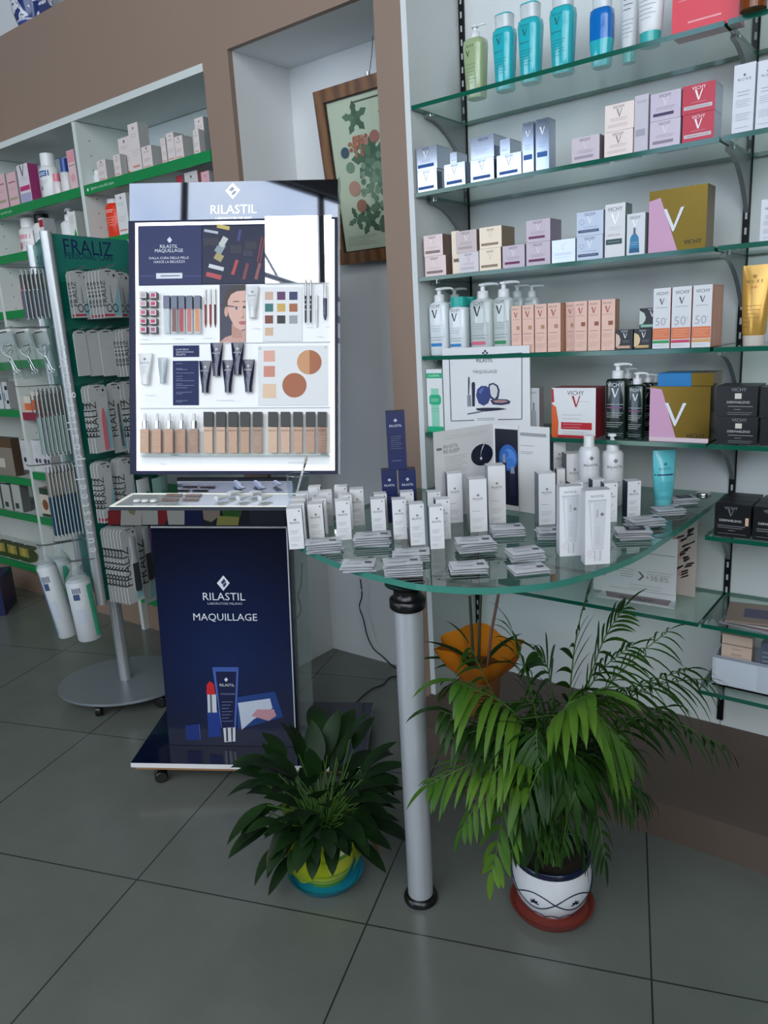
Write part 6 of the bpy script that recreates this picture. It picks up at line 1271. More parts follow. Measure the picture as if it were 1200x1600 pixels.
# window cartons with a tube printed on the front
def novita(u0, u1, vt, vb, lab):
    P, w, h, r = face(u0, u1, vt, vb); k = h/w
    dec = [('t', 'NOVITÀ', .47, .925, .52, '#6a6e78'), ('p', [(.1, .85), (.84, .85), (.82, .875), (.1, .875)], '#c0c4ca'), ('p', [(.12, .845), (.82, .845), (.72, .2), (.27, .2)], '#cfd2d8'), ('p', [(.2, .83), (.32, .83), (.36, .22), (.3, .22)], '#dfe1e5'), ('p', [(.32, .195), (.68, .195), (.66, .045), (.35, .045)], '#dadce0'), ('p', [(.36, .19), (.4, .19), (.41, .05), (.38, .05)], '#b4b8be'), ('p', [(.58, .19), (.62, .19), (.61, .05), (.58, .05)], '#b4b8be'),
           ('t', 'RILASTIL', .47, .69, .30*1.05, '#5a5f6a', -math.pi/2), ('L', .66, .68, .14, '#4a4f5a'), ('l', .4, .5, .6, 9, .026, '#a8acb4', .0006), ('d', .23, .15, .15, '#d8b4b8'), ('d', .23, .15, .135, '#e3e5e9'), ('l', .16, .17, .32, 3, .014, '#c09aa0', .0005)]
    carton(lab, P, w, w*.62, h, r, '#e4e6e9', '#d4d7dc', '#b9bdc3', dec, 'window cartons with a printed tube')
novita(874.5, 910, 760, 869, 'big white carton with a printed tube, left of the two'); novita(914, 953, 766, 882, 'big white carton with a printed tube, right of the two')
# navy boxes
NVD = [('L', .5, .82, .2, '#d8dce8'), ('t', 'RILASTIL', .5, .72, .68, '#d8dce8'), ('l', .15, .5, .8, 3, .05, '#8a94b8', .0008), ('l', .15, .25, .7, 3, .05, '#6a76a0', .0007)]
P1, w1, h1, r1 = face(600, 624, 735, 817); carton('navy box standing on table, left of the stacked three', P1, w1, w1, h1, r1, '#1b2758', '#0f1738', None, NVD, 'navy boxes')
P2, w2, h2, r2 = face(627, 653, 734, 816); carton('navy box standing on table, right of the stacked three', P2, w2, w1, h1, r2, '#1b2758', '#0f1738', None, NVD, 'navy boxes')
Pm = (P1+P2)/2; Pm.z = ZT+h1+.0012; w3 = 29*depth(Pm)/F_PX
carton('tall navy box standing on the two lower navy boxes', Pm, w3, w1*.95, zat(Pm.x, Pm.y, 643)-Pm.z, r1, '#1b2758', '#0f1738', None, [('L', .5, .85, .18, '#d8dce8'), ('t', 'RILASTIL', .5, .76, .66, '#d8dce8'), ('r', .1, .3, .9, .62, '#15204c'), ('l', .2, .58, .8, 7, .035, '#7a86b0', .0007), ('l', .2, .16, .7, 1, .05, '#aab2cc', .0008)], 'navy boxes')
P, w, h, r = face(659, 680, 746, 800); carton('small grey sample box behind the right navy box', P+Vector((.03, .05, 0)), w, .03, h*.9, r, '#8c948e', '#6a7068', '#b4b8a8', [('l', .1, .9, .9, 3, .06, '#d4d6c8', .0015)])
# bottles and the turquoise tube
m_pear = mat('#dfe1e4', .25, 0, 0, .5, 0, .2)
bd_ = [('L', .5, .83, .2, INK), ('t', 'RILASTIL', .5, .72, .68, INK), ('l', .25, .66, .75, 1, .03, '#9a9fa6', .0006), ('t', 'DAILY CARE', .42, .44, .62, '#6a6f78'), ('l', .15, .34, .8, 4, .05, '#9a9fa6', .0008), ('l', .15, .12, .7, 2, .05, '#9a9fa6', .0008)]
for u0, u1, vs, vt, vb, lab, k in ((911, 943, 697, 680, 800, 'white bottle with flat cap at the back of the glass table', 'cap'), (947.5, 981.5, 703, 677, 794, 'white pump bottle at the back of the glass table', 'pump')):
    P, w, h, r = face(u0, u1, vs, vb); P += Vector((-math.sin(RZ), math.cos(RZ), 0))*(w/2+.02); top = zat(P.x, P.y, vt)-P.z; h = zat(P.x, P.y, vs)-P.z
    secs = [(0, w*.47, w*.47), (.003, w*.5, w*.5), (h*.93, w*.5, w*.5), (h*.985, w*.42, w*.42), (h, w*.28, w*.28)]
    bottle('pump_bottle' if k == 'pump' else 'lotion_bottle', lab, P, secs, m_pear, bd_, (lambda c: pump(c, h, min((top-h)/2.62, w*.3), m_white, 1, 1.3)) if k == 'pump' else (lambda c: c.loft([(h, w*.26, w*.26), (top-.001, w*.25, w*.25), (top, w*.22, w*.22)], m_white, 20)), k, group='white bottles on the table', rz=r)
P, w, h, r = face(1016, 1052, 704, 791); cp = .02
bottle('cream_tube', 'turquoise tube standing on its cap on the glass table', P+Vector((0, .01, 0)), tube_secs(w, h, cp), mat('#62c4cf', .22, 0, 0, .5, 0, .3), [('L', .5, .76, .14, '#1a4a6a'), ('t', 'RILASTIL', .48, .68, .5, '#1a5a72'), ('r', .06, .56, .94, .585, '#18386a'), ('l', .22, .44, .78, 6, .03, '#2f8a98', .0008), ('l', .3, .18, .6, 1, .03, '#1a4a6a', .001)],
       lambda c: c.loft([(0, w*.35, w*.3), (cp, w*.37, w*.32)], mat('#6cc4ce', .2), 20), 'cap', rz=r, cat='tube')
# leaflet standing open
BK_ = Vector((FWD.x, FWD.y, 0)).normalized()*.03
A0, A1, A2 = tz_(684, 818)+BK_, tz_(776, 797)+BK_, tz_(863, 811)+BK_
lfr = tag(empty('leaflet', A1), 'open leaflet standing on glass table with moon picture and round dark compact', 'leaflet')
def page(a, bq, vta, vtb, dec, name, flip=False):
    d_ = (bq-a); d_.z = 0; W = d_.length; x = d_.normalized(); M_ = Matrix.Translation(-A1) @ fmat(x, Vector((a.x, a.y, ZT+.0005)))
    ha = zat(a.x, a.y, vta)-ZT; hb = zat(bq.x, bq.y, vtb)-ZT; h = (ha+hb)/2
    b = MB(); b.prism([(0, 0), (W, 0), (W, h), (0, h)], 0, .0012, '#dcdddd', M=M_); b.decor(dec, W, h, 0, M=M_, x0=0); b.build(name, lfr)
page(A0, A1, 676, 662, [('l', .18, .93, .9, 2, .025, '#b4b8ba', .0008), ('r', .04, .79, .12, .815, '#6a6e76'), ('t', 'RILASTIL', .27, .82, .24, '#7c8088'), ('t', 'RE-SLEEP', .28, .765, .26, '#7c8088'), ('l', .16, .7, .54, 12, .026, '#a0a4a8', .0009), ('d', .79, .66, .19, '#0e1628', .145*1.0), ('p', [(.76, .62), (.78, .7), (.84, .78), (.92, .8), (.86, .8), (.8, .76), (.77, .7)], '#c9ced8'), ('d', .77, .62, .02, '#e0e4ea')], 'left_page')
page(A1, A2, 662, 669, [('r', .03, .06, .45, .95, '#0b1026'), ('r', .03, .06, .45, .34, '#0e1230'), ('d', .27, .62, .17, '#2c62b0', .20), ('d', .28, .61, .13, '#4a86d0', .15), ('d', .31, .56, .08, '#3a74c0'), ('d', .22, .66, .06, '#3568b4'), ('p', [(.16, .3), (.24, .3), (.24, .56), (.22, .66), (.18, .66), (.16, .56)], '#1c2440'), ('p', [(.30, .18), (.4, .18), (.4, .44), (.38, .52), (.32, .52), (.30, .44)], '#1c2440'), ('p', [(.17, .56), (.23, .56), (.22, .66), (.18, .66)], '#8a94b0'), ('p', [(.31, .44), (.39, .44), (.38, .52), (.32, .52)], '#8a94b0'), ('r', .46, 0, .475, 1, '#c4c6c8'), ('r', .5, .89, .95, .925, '#9a9ca0'), ('l', .5, .78, .74, 1, .05, '#8a8e92', .001), ('l', .5, .71, .72, 2, .02, '#8a8e92', .001)], 'right_page')
# the square sign on the shelf behind
P, w, h = shelf_place(693, 828, 542, Z5+.0066, YF+.003)
b = MB(); b.box(-w/2, w/2, 0, .004, 0.0, h, '#e3e5e7'); q2 = lambda u, v: (lambda p: (p.x-P.x, p.z-P.z))(at_y(u, v, YF+.003))
kk = [0]
def sg(pts, c): kk[0] += 1; b.poly([q2(u, v) for u, v in pts], c, -.0004-.00002*kk[0])
def ln_(u0, v0, u1, v1, t=1.2):
    if abs(u1-u0) > abs(v1-v0): sg([(u0, v0-t/2), (u1, v1-t/2), (u1, v1+t/2), (u0, v0+t/2)], '#2a3144')
    else: sg([(u0-t/2, v0), (u0+t/2, v0), (u1+t/2, v1), (u1-t/2, v1)], '#2a3144')
for a in ((702, 557, 740, 555), (778, 553.5, 815.5, 551.5), (702, 557, 705, 658), (815.5, 551.5, 815.5, 655), (705, 658, 741, 656.5), (778, 655.5, 815.5, 655)): ln_(*a)
for du, dv in ((0, -3), (3, 0), (0, 3), (-3, 0)): sg([(758+du, 551.5+dv-2.2), (758+du+2.2, 551.5+dv), (758+du, 551.5+dv+2.2), (758+du-2.2, 551.5+dv)], '#2a3144')
def stx(t, u, v, wp, c, y=-.0012): x, z = q2(u, v); x2, _ = q2(u+wp, v); b.text(t, x, z, x2-x, c, y)
stx('RILASTIL', 757.5, 563, 26, INK); stx('MAQUILLAGE', 758, 581, 38, '#70757e'); [sg([(746, 653.4+d_), (773, 653+d_), (773, 653.9+d_), (746, 654.3+d_)], '#8a8e96') for d_ in (0, 2.4)]
for pts, c in ((((731.5, 590), (733.5, 588), (734, 598), (733, 618), (731.5, 618)), '#30343e'), (((730, 618), (736, 617), (737, 635), (730.5, 635.5)), '#8c9098'), (((737, 600), (738, 597), (741.5, 597), (742.5, 600), (742, 635), (738, 635)), '#1d2440'), (((764, 600), (771, 598), (778, 602), (781, 610), (779, 622), (774, 627), (766, 622), (762, 610)), '#2a3156'), (((766, 602), (771, 600.5), (776, 604), (778, 610), (776.5, 619), (773, 623), (768, 619), (765, 610)), '#d4d7dc'), (((744, 618), (746, 608), (752, 603), (760, 603), (766, 608), (767, 620), (763, 630), (756, 634), (748, 630)), '#33427e'), (((748, 612), (753, 606), (757, 606), (751, 616)), '#5a6cae'), (((766, 625), (776, 623.5), (792, 624), (798, 627), (796, 631), (784, 633), (770, 632)), '#2a3156'), (((770, 626), (778, 625), (790, 625.5), (794, 627.5), (786, 629.5), (774, 629)), '#b08a84'), (((744, 638), (756, 637), (780, 637), (793, 639), (780, 641), (758, 643), (745, 641)), '#23283c'), (((730, 646), (748, 642.5), (760, 642), (748, 645), (731, 648)), '#6a6e78')): sg(pts, c)
tag(b.build('sign', loc=P), 'square white sign with makeup picture standing on the shelf behind the leaflet', 'sign')
# sachet piles
m_foil = mat('#ced1d6', .35, .15); m_foil2 = mat('#c0c3c9', .35, .2)
def sachet_mesh(w, d, seed, dark):
    rnd = random.Random(seed); b = MB(); n = 6; top = []; bot = []
    for j in range(n+1):
        for i in range(n+1):
            x = w*(i/n-.5); y = d*(j/n-.5); ed = min(i, n-i, j, n-j); z = .0016+(.0022 if ed else 0)+rnd.uniform(-.0011, .0009)*(1 if ed else .0)
            top.append((x, y, z)); bot.append((x, y, .0002))
    fs = [(j*(n+1)+i, j*(n+1)+i+1, (j+1)*(n+1)+i+1, (j+1)*(n+1)+i) for j in range(n) for i in range(n)]
    b.add(top, fs, m_foil, True); b.add(bot, [f[::-1] for f in fs], m_foil)
    rim = [i for i in range(n+1)]+[(j+1)*(n+1)-1 for j in range(1, n+1)]+[n*(n+1)+i for i in range(n-1, -1, -1)]+[j*(n+1) for j in range(n-1, 0, -1)]
    m_ = len(rim); b.add([top[i] for i in rim]+[bot[i] for i in rim], [(i, m_+i, m_+(i+1) % m_, (i+1) % m_) for i in range(m_)], m_foil2)
    F_ = Matrix.Translation((0, 0, .0049)) @ Matrix.Rotation(-math.pi/2, 4, 'X')
    if dark: b.rect(-w*.22, -d*.28, w*.34, d*.3, '#1c2132', M=F_); b.rect(-w*.1, -d*.05, w*.2, d*.12, '#8a90a0', -.0002, M=F_)
    else: b.rect(-w*.36, -d*.3, w*.1, d*.05, '#c4c8ce', M=F_); b.rect(w*.2, -d*.25, w*.4, -d*.05, '#3c4252', M=F_); [b.rect(-w*.3, d*(.12+.08*k), w*.3, d*(.14+.08*k), '#7a808c', M=F_) for k in range(3)]
    return b
def pile(name, u0, u1, vt, vb, n, rz, dark=False, h=None):
    P = tz_((u0+u1)/2, vb); w = (u1-u0)*depth(P)/F_PX*.96; d = .06
    P = P+Vector((-math.sin(RZ), math.cos(RZ), 0))*(d/2+.004)
    src = None
    for k in range(n):
        M_ = Matrix.Translation((P.x+random.uniform(-.003, .003), P.y+random.uniform(-.003, .003), ZT+.0004+.0056*k)) @ Matrix.Rotation(RZ+rz+random.uniform(-.14, .14), 4, 'Z')
        if src is None: src = sachet_mesh(w, d, int(u0), dark).build('sachet', M=M_); o = src
        else: o = src.copy(); COL.objects.link(o); o.matrix_world = M_
        tag(o, 'silver sample sachet in the %s' % name, 'sachet', 'silver sachets, %s' % name)
for a in (('pile at the left table edge', 476, 533, 846, 866, 5, .08), ('pile before the navy boxes', 553, 612, 834, 855, 5, -.04), ('flat pile at the front left rim', 533, 588, 870, 895, 3, -.12), ('tall pile at the front rim', 600, 662, 872, 903, 6, -.06), ('pile just behind the tall front pile', 614, 672, 860, 880, 4, .0), ('pile right of the nearest small carton', 716, 776, 838, 864, 5, .1), ('pile behind the glossy cartons', 770, 823, 818, 839, 4, .03), ('pile over the table leg side of the rim', 705, 765, 872, 898, 3, -.06), ('pile below the leaflet right page', 797, 852, 858, 879, 4, .07), ('pile at the front rim before the window cartons', 802, 862, 876, 899, 2, .06), ('pile left of the window cartons', 843, 876, 823, 844, 4, -.05)): pile(*a)
for a in (('dark printed pile at the right rim', 968, 1024, 822, 844, 4, -.04, True), ('pile at the right rim behind the dark one', 986, 1042, 806, 826, 4, .12), ('pile in front of the turquoise tube', 1026, 1074, 791, 806, 3, .1), ('dark printed pile right of the turquoise tube', 1050, 1094, 774, 789, 3, .04, True)): pile(*a)

# ================================================================ plants, cords and the rest of the floor
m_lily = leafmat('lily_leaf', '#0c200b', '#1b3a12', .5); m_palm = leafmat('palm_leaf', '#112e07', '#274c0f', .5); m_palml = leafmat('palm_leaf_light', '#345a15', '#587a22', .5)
m_soil = mat('#2a2018', .9, noise=.3); m_stem = mat('#3f6424', .5); m_dry = mat('#4a3a20', .8)
PO = at_y(750, 1050, 1.66); zo = PO.z; PL = at_z(510, 1362, .012); PP = at_z(862, 1404, .02)
def blocked(p):
    ax = lf+(lt-lf)*(p.z/lt.z)
    if p.z < .86 and math.hypot(p.x-ax.x, p.y-ax.y) < .05: return True
    if p.z > .845 and p.y > 1.2: return True
    if abs(p.z-zo) < .17 and math.hypot(p.x-PO.x, p.y-PO.y) < .15: return True
    if math.hypot(p.x-PO.x, p.y-PO.y) < .03 and p.z < zo: return True
    if p.z < .004: return True
    if p.z < .035 and (math.hypot(p.x-PL.x, p.y-PL.y) < .13 or math.hypot(p.x-PP.x, p.y-PP.y) < .13): return True
    if p.y > YP-.004 and p.z < ZP+.004: return True
    q_ = FDM.inverted() @ p
    return bx0-.01 < q_.x < bx1+.01 and by0-.01 < q_.y < by1+.01 and (q_.z < .004 or (q_.y > -.006 and q_.z < pz+.1 and q_.x < px0+pw+.08))
def free_leaf(mb, org, base, d, up, L, w, droop, *a, **k):
    p = Vector(base); q = Vector(d).normalized(); n = 8
    for i in range(n):
        q = (q+Vector((0, 0, -1))*(droop/n)).normalized(); p = p+q*(L/n)
        sdx = q.cross(Vector((0, 0, 1))); sdx = sdx.normalized()*(w*.45) if sdx.length > .01 else Vector((0, 0, 0))
        for s_ in (-1, 0, 1):
            if blocked(org+p+sdx*s_): return
    mb.leaf(base, d, up, L, w, droop, *a, **k)
# peace lily in a lime pot
PL = at_z(510, 1362, .012); PL.z = 0
rl = tag(empty('potted_lily', PL), 'dark green leafy plant in a lime striped pot left of table leg', 'plant')
R = px(PL+Vector((0, 0, .1)), 52)
pot = [(.012, R*.68, R*.68), (.03, R*.78, R*.78), (.07, R*.94, R*.94), (.11, R*1.0, R*1.0), (.15, R*1.0, R*1.0), (.155, R*1.02, R*1.02)]
b = MB()
bands = [(.012, .03, .68, .78, '#5f9a2c'), (.03, .036, .78, .81, '#aebd3e'), (.036, .039, .81, .82, '#4a7a20'), (.039, .052, .82, .88, '#aebd3e'), (.052, .060, .88, .91, '#7fa82c'), (.06, .1, .91, .98, '#b4be3a'), (.1, .113, .98, 1.0, '#5a9438'), (.113, .125, 1.0, 1.0, '#e2e4c4'), (.125, .155, 1.0, 1.02, '#c4d23c')]
for z0, z1, a, c, col in bands: b.loft([(z0, R*a, R*a), (z1, R*c, R*c)], mat(col, .3), 36, cap0=(z0 == .012), cap1=False)
b.loft([(.155, R*1.02, R*1.02), (.156, R*.94, R*.94), (.135, R*.93, R*.93)], mat('#c4d23c', .3), 36, cap0=False, cap1=False); b.build('pot', rl)
b = MB(); b.loft([(.13, R*.94, R*.94), (.137, R*.9, R*.9)], m_soil, 28); b.build('soil', rl)
b = MB(); m_net = glass('lime_net', '#e6ee8a', .45, '#a9b62e', ior=1.05)     # the yellow green gauze round the pot
n = 48; rings = []
for j, (z, rr, wv) in enumerate(((.055, 1.06, .02), (.085, 1.2, .05), (.11, 1.12, .04), (.145, 1.1, .05), (.175, 1.28, .14))):
    rings.append([(R*(rr+wv*math.sin(7*t+j)+wv*.5*math.sin(13*t))*math.cos(t), R*(rr+wv*math.sin(7*t+j))*math.sin(t), z+.012*math.sin(5*t+j)) for t in (2*math.pi*i/n for i in range(n))])
vs = [v for q in rings for v in q]; gap = [i for i in range(n) if not (abs(((2*math.pi*i/n)-(math.pi*1.5+RZ+.42)+math.pi) % (2*math.pi)-math.pi) < .42)]
b.add(vs, [(j*n+i, j*n+(i+1) % n, (j+1)*n+(i+1) % n, (j+1)*n+i) for j in range(4) for i in gap], m_net, True); b.build('gauze_wrap', rl)
rnd = random.Random(5)
b = MB(); st = MB(); bd = MB()
cr, sr = math.cos(RZ), math.sin(RZ)
def img_dir(a, e):      # azimuth a measured from the picture's right, towards the back
    x, y = math.cos(a), math.sin(a); return Vector(((x*cr-y*sr)*math.cos(e), (x*sr+y*cr)*math.cos(e), math.sin(e)))
for k in range(120):
    a = 2.399*k+rnd.uniform(-.3, .3); lay = k/92
    e = 1.3-.95*lay+rnd.uniform(-.15, .15); pet = (.11+.13*(1-lay)*rnd.uniform(.6, 1.1))*rnd.uniform(.8, 1.1)
    front = abs((a+math.pi/2+math.pi) % (2*math.pi)-math.pi) < 1.15
    if front and lay > .3: e = rnd.uniform(.55, .95); pet = rnd.uniform(.09, .15)
    s0 = Vector((rnd.uniform(-.03, .03), rnd.uniform(-.03, .03), .135)); d = img_dir(a, e); q = [s0]; cur = s0.copy(); dd = d.copy()
    for i in range(4): cur = cur+dd*(pet/4); dd = (dd+Vector((0, 0, -.10-.06*lay))).normalized(); q.append(cur.copy())
    st.tube(q, [.0028, .0026, .0022, .002, .0016], m_stem, 5, caps=False)
    L = rnd.uniform(.085, .135); mm = m_lily
    if front and lay > .3: L *= .8
    if front and lay > .8: continue
    free_leaf(b, PL, cur, dd, (0, 0, 1), L, L*rnd.uniform(.38, .48), rnd.uniform(.5, 1.3)*(.8 if front else 1), mm, 7, .22)
for k in range(34):
    a = 2.399*k+.7; e = rnd.uniform(.55, 1.15); pet = rnd.uniform(.08, .17); d = img_dir(a, e); s0 = Vector((rnd.uniform(-.02, .02), rnd.uniform(-.02, .02), .135)); cur = s0+d*pet
    st.tube([s0, s0+d*pet*.5, cur], .002, m_stem, 5, caps=False); L = rnd.uniform(.08, .115); free_leaf(b, PL, cur, (d+Vector((0, 0, -.35))).normalized(), (0, 0, 1), L, L*.46, rnd.uniform(.6, 1.2), m_lily, 7, .2)
for a, e, L, pt in ((-2.4, -.45, .12, .1), (-1.6, -.6, .085, .10), (-.75, -.5, .12, .1), (-2.8, -.3, .14, .16), (2.9, -.1, .13, .18), (-.3, -.3, .13, .16)):
    s0 = Vector((0, 0, .15)); d = img_dir(a, .55); cur = s0+d*pt+Vector((0, 0, .02)); st.tube([s0, s0+d*pt*.5+Vector((0, 0, .025)), cur], .0022, m_stem, 5, caps=False); free_leaf(b, PL, cur, img_dir(a, e), (0, 0, 1), L, L*.36, .7, m_lily, 7, .2)
for k in range(4):
    a = rnd.choice((-2.9, -2.5, -.5, -.3)); s0 = Vector((0, 0, .15))+img_dir(a, .3)*.12; bd.leaf(s0, img_dir(a, -.5), (0, 0, 1), .09, .022, 1.0, m_dry, 5, .5)
b.build('foliage', rl); st.build('stems', rl); tag(bd.build('dry_leaves', rl), 'withered brown leaves')
P = Vector((PL.x, PL.y, 0)); b = MB(); rs_ = R*1.12
b.loft([(.0005, rs_*.82, rs_*.82), (.004, rs_*.88, rs_*.88), (.022, rs_*1.0, rs_*1.0), (.024, rs_*1.02, rs_*1.02)], mat('#1683a0', .3), 40, cap1=False); b.loft([(.024, rs_*1.02, rs_*1.02), (.022, rs_*.97, rs_*.97), (.0115, rs_*.86, rs_*.86)], mat('#1683a0', .3), 40, cap0=False)
tag(b.build('plant_saucer', loc=P), 'round blue saucer under the lime striped pot', 'saucer')

# parlour palm in the white painted pot
PP = at_z(862, 1404, .02); PP.z = 0
rp_ = tag(empty('potted_palm', PP), 'large green palm in a white pot with blue painted bands', 'plant')
R = px(PP+Vector((0, 0, .08)), 61)
b = MB(); m_wpot = mat('#dfe2e6', .15, 0, 0, .5, 0, .4); m_bluep = mat('#141b38', .2)
prof = [(.012, .62), (.02, .70), (.05, .90), (.085, 1.0), (.12, .99), (.142, .94)]
b.loft([(z, R*r, R*r) for z, r in prof], m_wpot, 40, cap1=False); b.loft([(.142, R*.945, R*.945), (.146, R*.97, R*.97), (.158, R*.97, R*.97), (.16, R*.93, R*.93), (.15, R*.88, R*.88), (.138, R*.87, R*.87)], m_bluep, 40, cap0=False, cap1=False)
def prad(z):
    for (z0, r0), (z1, r1) in zip(prof, prof[1:]):
        if z <= z1: return R*(r0+(r1-r0)*(z-z0)/(z1-z0))+.0006
    return R*.95
def onpot(t, z): r = prad(z); return (r*math.cos(t), r*math.sin(t), z)
def pstroke(f, n, wd=.0016):
    pts = [onpot(*f(i/n)) for i in range(n+1)]; b.tube(pts, wd, m_bluep, 5, caps=False)
for ph in (0, math.pi):
    pstroke(lambda s: (2*math.pi*s, .082+.022*math.sin(3*2*math.pi*s+ph)), 96)
for k in range(14): pstroke(lambda s, k=k: (2*math.pi*(k+s)/14, .026+.012*math.sin(math.pi*s)), 8, .0012)
for k in range(6):
    t0 = 2*math.pi*(k+.5)/6
    for j in range(5):
        an = -.2+j*(math.pi+.4)/4; pts = []
        for i in range(9):
            t = i/8*2*math.pi; u_ = .5+.5*math.cos(t); v_ = .22*math.sin(t); L_ = .012
            x = L_*(u_*math.cos(an)-v_*math.sin(an)); z = L_*(u_*math.sin(an)+v_*math.cos(an)); pts.append(onpot(t0+x/R, .077+z))
        b.add([(p[0]*1.004, p[1]*1.004, p[2]) for p in pts[:8]], [tuple(range(8))], m_bluep); b.add([(p[0]*1.004, p[1]*1.004, p[2]) for p in pts[:8]], [tuple(range(8))[::-1]], m_bluep)
b.build('pot', rp_)
b = MB(); b.loft([(.136, R*.88, R*.88), (.142, R*.8, R*.8)], m_soil, 28); b.build('soil', rp_)
fo = MB(); stm = MB(); lt_ = MB()
rnd = random.Random(3)
CAMH = Vector((FWD.x, FWD.y, 0)).normalized()
def pxyd(u, v, dd):        # point on the sight line, dd metres behind (+) or before (-) the pot
    d0 = (PP+Vector((0, 0, .3))-EYE).dot(CAMH)+dd; r = ray(u, v); return EYE+r*(d0/r.dot(CAMH))
def frond(mids, tip, dd0, dd1, n, Ll, wl, light=False, start=.3, droop=1.3, base=None):
    """stem from the soil through picture points, leaflets in pairs towards the tip"""
    s0 = Vector((rnd.uniform(-.035, .035), rnd.uniform(-.035, .035), .14)) if base is None else base
    pts = [s0]; m = len(mids)
    for i, (u, v) in enumerate(mids): pts.append(pxyd(u, v, dd0+(dd1-dd0)*(i+1)/(m+1))-PP)
    pts.append(pxyd(tip[0], tip[1], dd1)-PP); c = bar_path(pts, 8); N_ = len(c)
    stm.tube(c, [.0032*(1-.75*i/N_) for i in range(N_)], m_stem, 6, caps=False)
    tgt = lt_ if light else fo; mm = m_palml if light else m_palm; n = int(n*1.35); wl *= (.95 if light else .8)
    for k in range(n):
        t = start+(1-start)*(k+.5)/n; i = min(N_-2, int(t*(N_-1))); f = t*(N_-1)-i; p = c[i]+(c[i+1]-c[i])*f; T_ = (c[i+1]-c[i]).normalized()
        sd = T_.cross(Vector((0, 0, 1)))
        if sd.length < .05: sd = Vector((cr, sr, 0))
        sd.normalize(); q = math.sin(math.pi*(.18+.72*(k+.5)/n))
        for sg_ in (-1, 1):
            d = (T_*rnd.uniform(.62, .85)+sd*sg_*rnd.uniform(.75, .95)+Vector((0, 0, rnd.uniform(.0, .25)))).normalized()
            free_leaf(tgt, PP, p, d, sd.cross(T_)+Vector((0, 0, .3)), Ll*q*rnd.uniform(.9, 1.1), wl*rnd.uniform(.85, 1.1), droop*rnd.uniform(.7, 1.2), mm, 6, .18, prof=lambda t: math.sin(math.pi*min(1, .06+.94*t))**.75*(1-.25*t))
    free_leaf(tgt, PP, c[-1], (c[-1]-c[-3]).normalized(), (0, 0, 1), Ll*.6, wl, droop*.8, mm, 6, .18)
frond([(880, 1180), (898, 1010)], (918, 925), .05, .02, 10, .13, .017, start=.42, droop=.7)
frond([(850, 1200), (830, 1080)], (800, 985), .0, -.02, 9, .15, .019, start=.45, droop=1.3)
frond([(870, 1180), (930, 1060)], (985, 1010), .06, .08, 10, .13, .012, start=.4, droop=1.2)
frond([(880, 1170), (960, 1090), ], (1075, 1045), .02, .05, 11, .15, .014, start=.42, droop=1.6)
frond([(900, 1190), (1010, 1120)], (1130, 1165), .0, .0, 8, .13, .017, start=.5, droop=1.7)
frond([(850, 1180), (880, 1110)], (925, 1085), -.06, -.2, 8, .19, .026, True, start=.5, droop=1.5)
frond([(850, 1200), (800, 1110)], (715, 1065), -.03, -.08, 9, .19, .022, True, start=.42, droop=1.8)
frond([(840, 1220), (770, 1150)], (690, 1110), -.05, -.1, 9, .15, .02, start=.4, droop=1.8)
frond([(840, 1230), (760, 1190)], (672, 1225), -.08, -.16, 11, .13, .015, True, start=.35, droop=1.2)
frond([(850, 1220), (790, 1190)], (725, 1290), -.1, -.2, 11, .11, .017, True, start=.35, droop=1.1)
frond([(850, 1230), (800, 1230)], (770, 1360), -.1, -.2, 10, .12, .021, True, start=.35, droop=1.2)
frond([(880, 1220), (930, 1180)], (985, 1260), -.08, -.16, 10, .13, .017, start=.35, droop=1.5)
frond([(880, 1230), (920, 1220)], (945, 1340), -.1, -.18, 10, .12, .014, start=.35, droop=1.3)
frond([(860, 1220), (890, 1170)], (900, 1240), -.1, -.22, 9, .15, .02, start=.4, droop=1.7)
frond([(860, 1200), (840, 1140)], (840, 1180), -.08, -.18, 10, .17, .02, start=.35, droop=1.8)
frond([(870, 1200), (860, 1060)], (840, 1020), .08, .12, 10, .14, .015, start=.4, droop=1.4)
frond([(880, 1200), (950, 1150)], (1040, 1105), .05, .1, 10, .14, .015, start=.35, droop=1.7)
frond([(860, 1210), (780, 1100)], (735, 1010), .08, .14, 9, .15, .013, start=.45, droop=1.3)
frond([(880, 1210), (960, 1210)], (1010, 1240), -.05, -.05, 10, .12, .015, start=.3, droop=1.6)
frond([(870, 1220), (850, 1190)], (815, 1270), -.12, -.22, 10, .13, .018, start=.3, droop=1.3)
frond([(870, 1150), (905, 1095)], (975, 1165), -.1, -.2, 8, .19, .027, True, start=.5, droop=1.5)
frond([(865, 1250), (850, 1240)], (840, 1335), -.12, -.15, 8, .1, .016, start=.3, droop=1.2)
frond([(875, 1250), (895, 1245)], (915, 1345), -.12, -.15, 8, .1, .015, start=.3, droop=1.2)
frond([(890, 1180), (935, 1020)], (975, 950), .06, .05, 10, .12, .013, start=.42, droop=.9)
frond([(880, 1180), (960, 1060)], (1045, 985), .06, .08, 10, .14, .008, start=.4, droop=1.5)
frond([(890, 1180), (1000, 1080)], (1110, 1060), .03, .06, 10, .14, .008, start=.42, droop=1.7)
frond([(850, 1230), (830, 1240)], (800, 1330), -.1, -.16, 9, .1, .016, start=.3, droop=1.2)
frond([(870, 1240), (890, 1230)], (880, 1320), -.1, -.16, 9, .1, .013, start=.3, droop=1.4)
for a in range(14):
    frond([(860+rnd.uniform(-30, 40), 1220), (860+rnd.uniform(-80, 110), 1130+rnd.uniform(-30, 50))], (860+rnd.uniform(-150, 170), 1150+rnd.uniform(-60, 100)), rnd.uniform(-.05, .1), rnd.uniform(-.12, .14), 9, .14, .014, start=.35, droop=1.6)
fo.build('fronds', rp_); lt_.build('light_fronds', rp_); stm.build('stems', rp_)
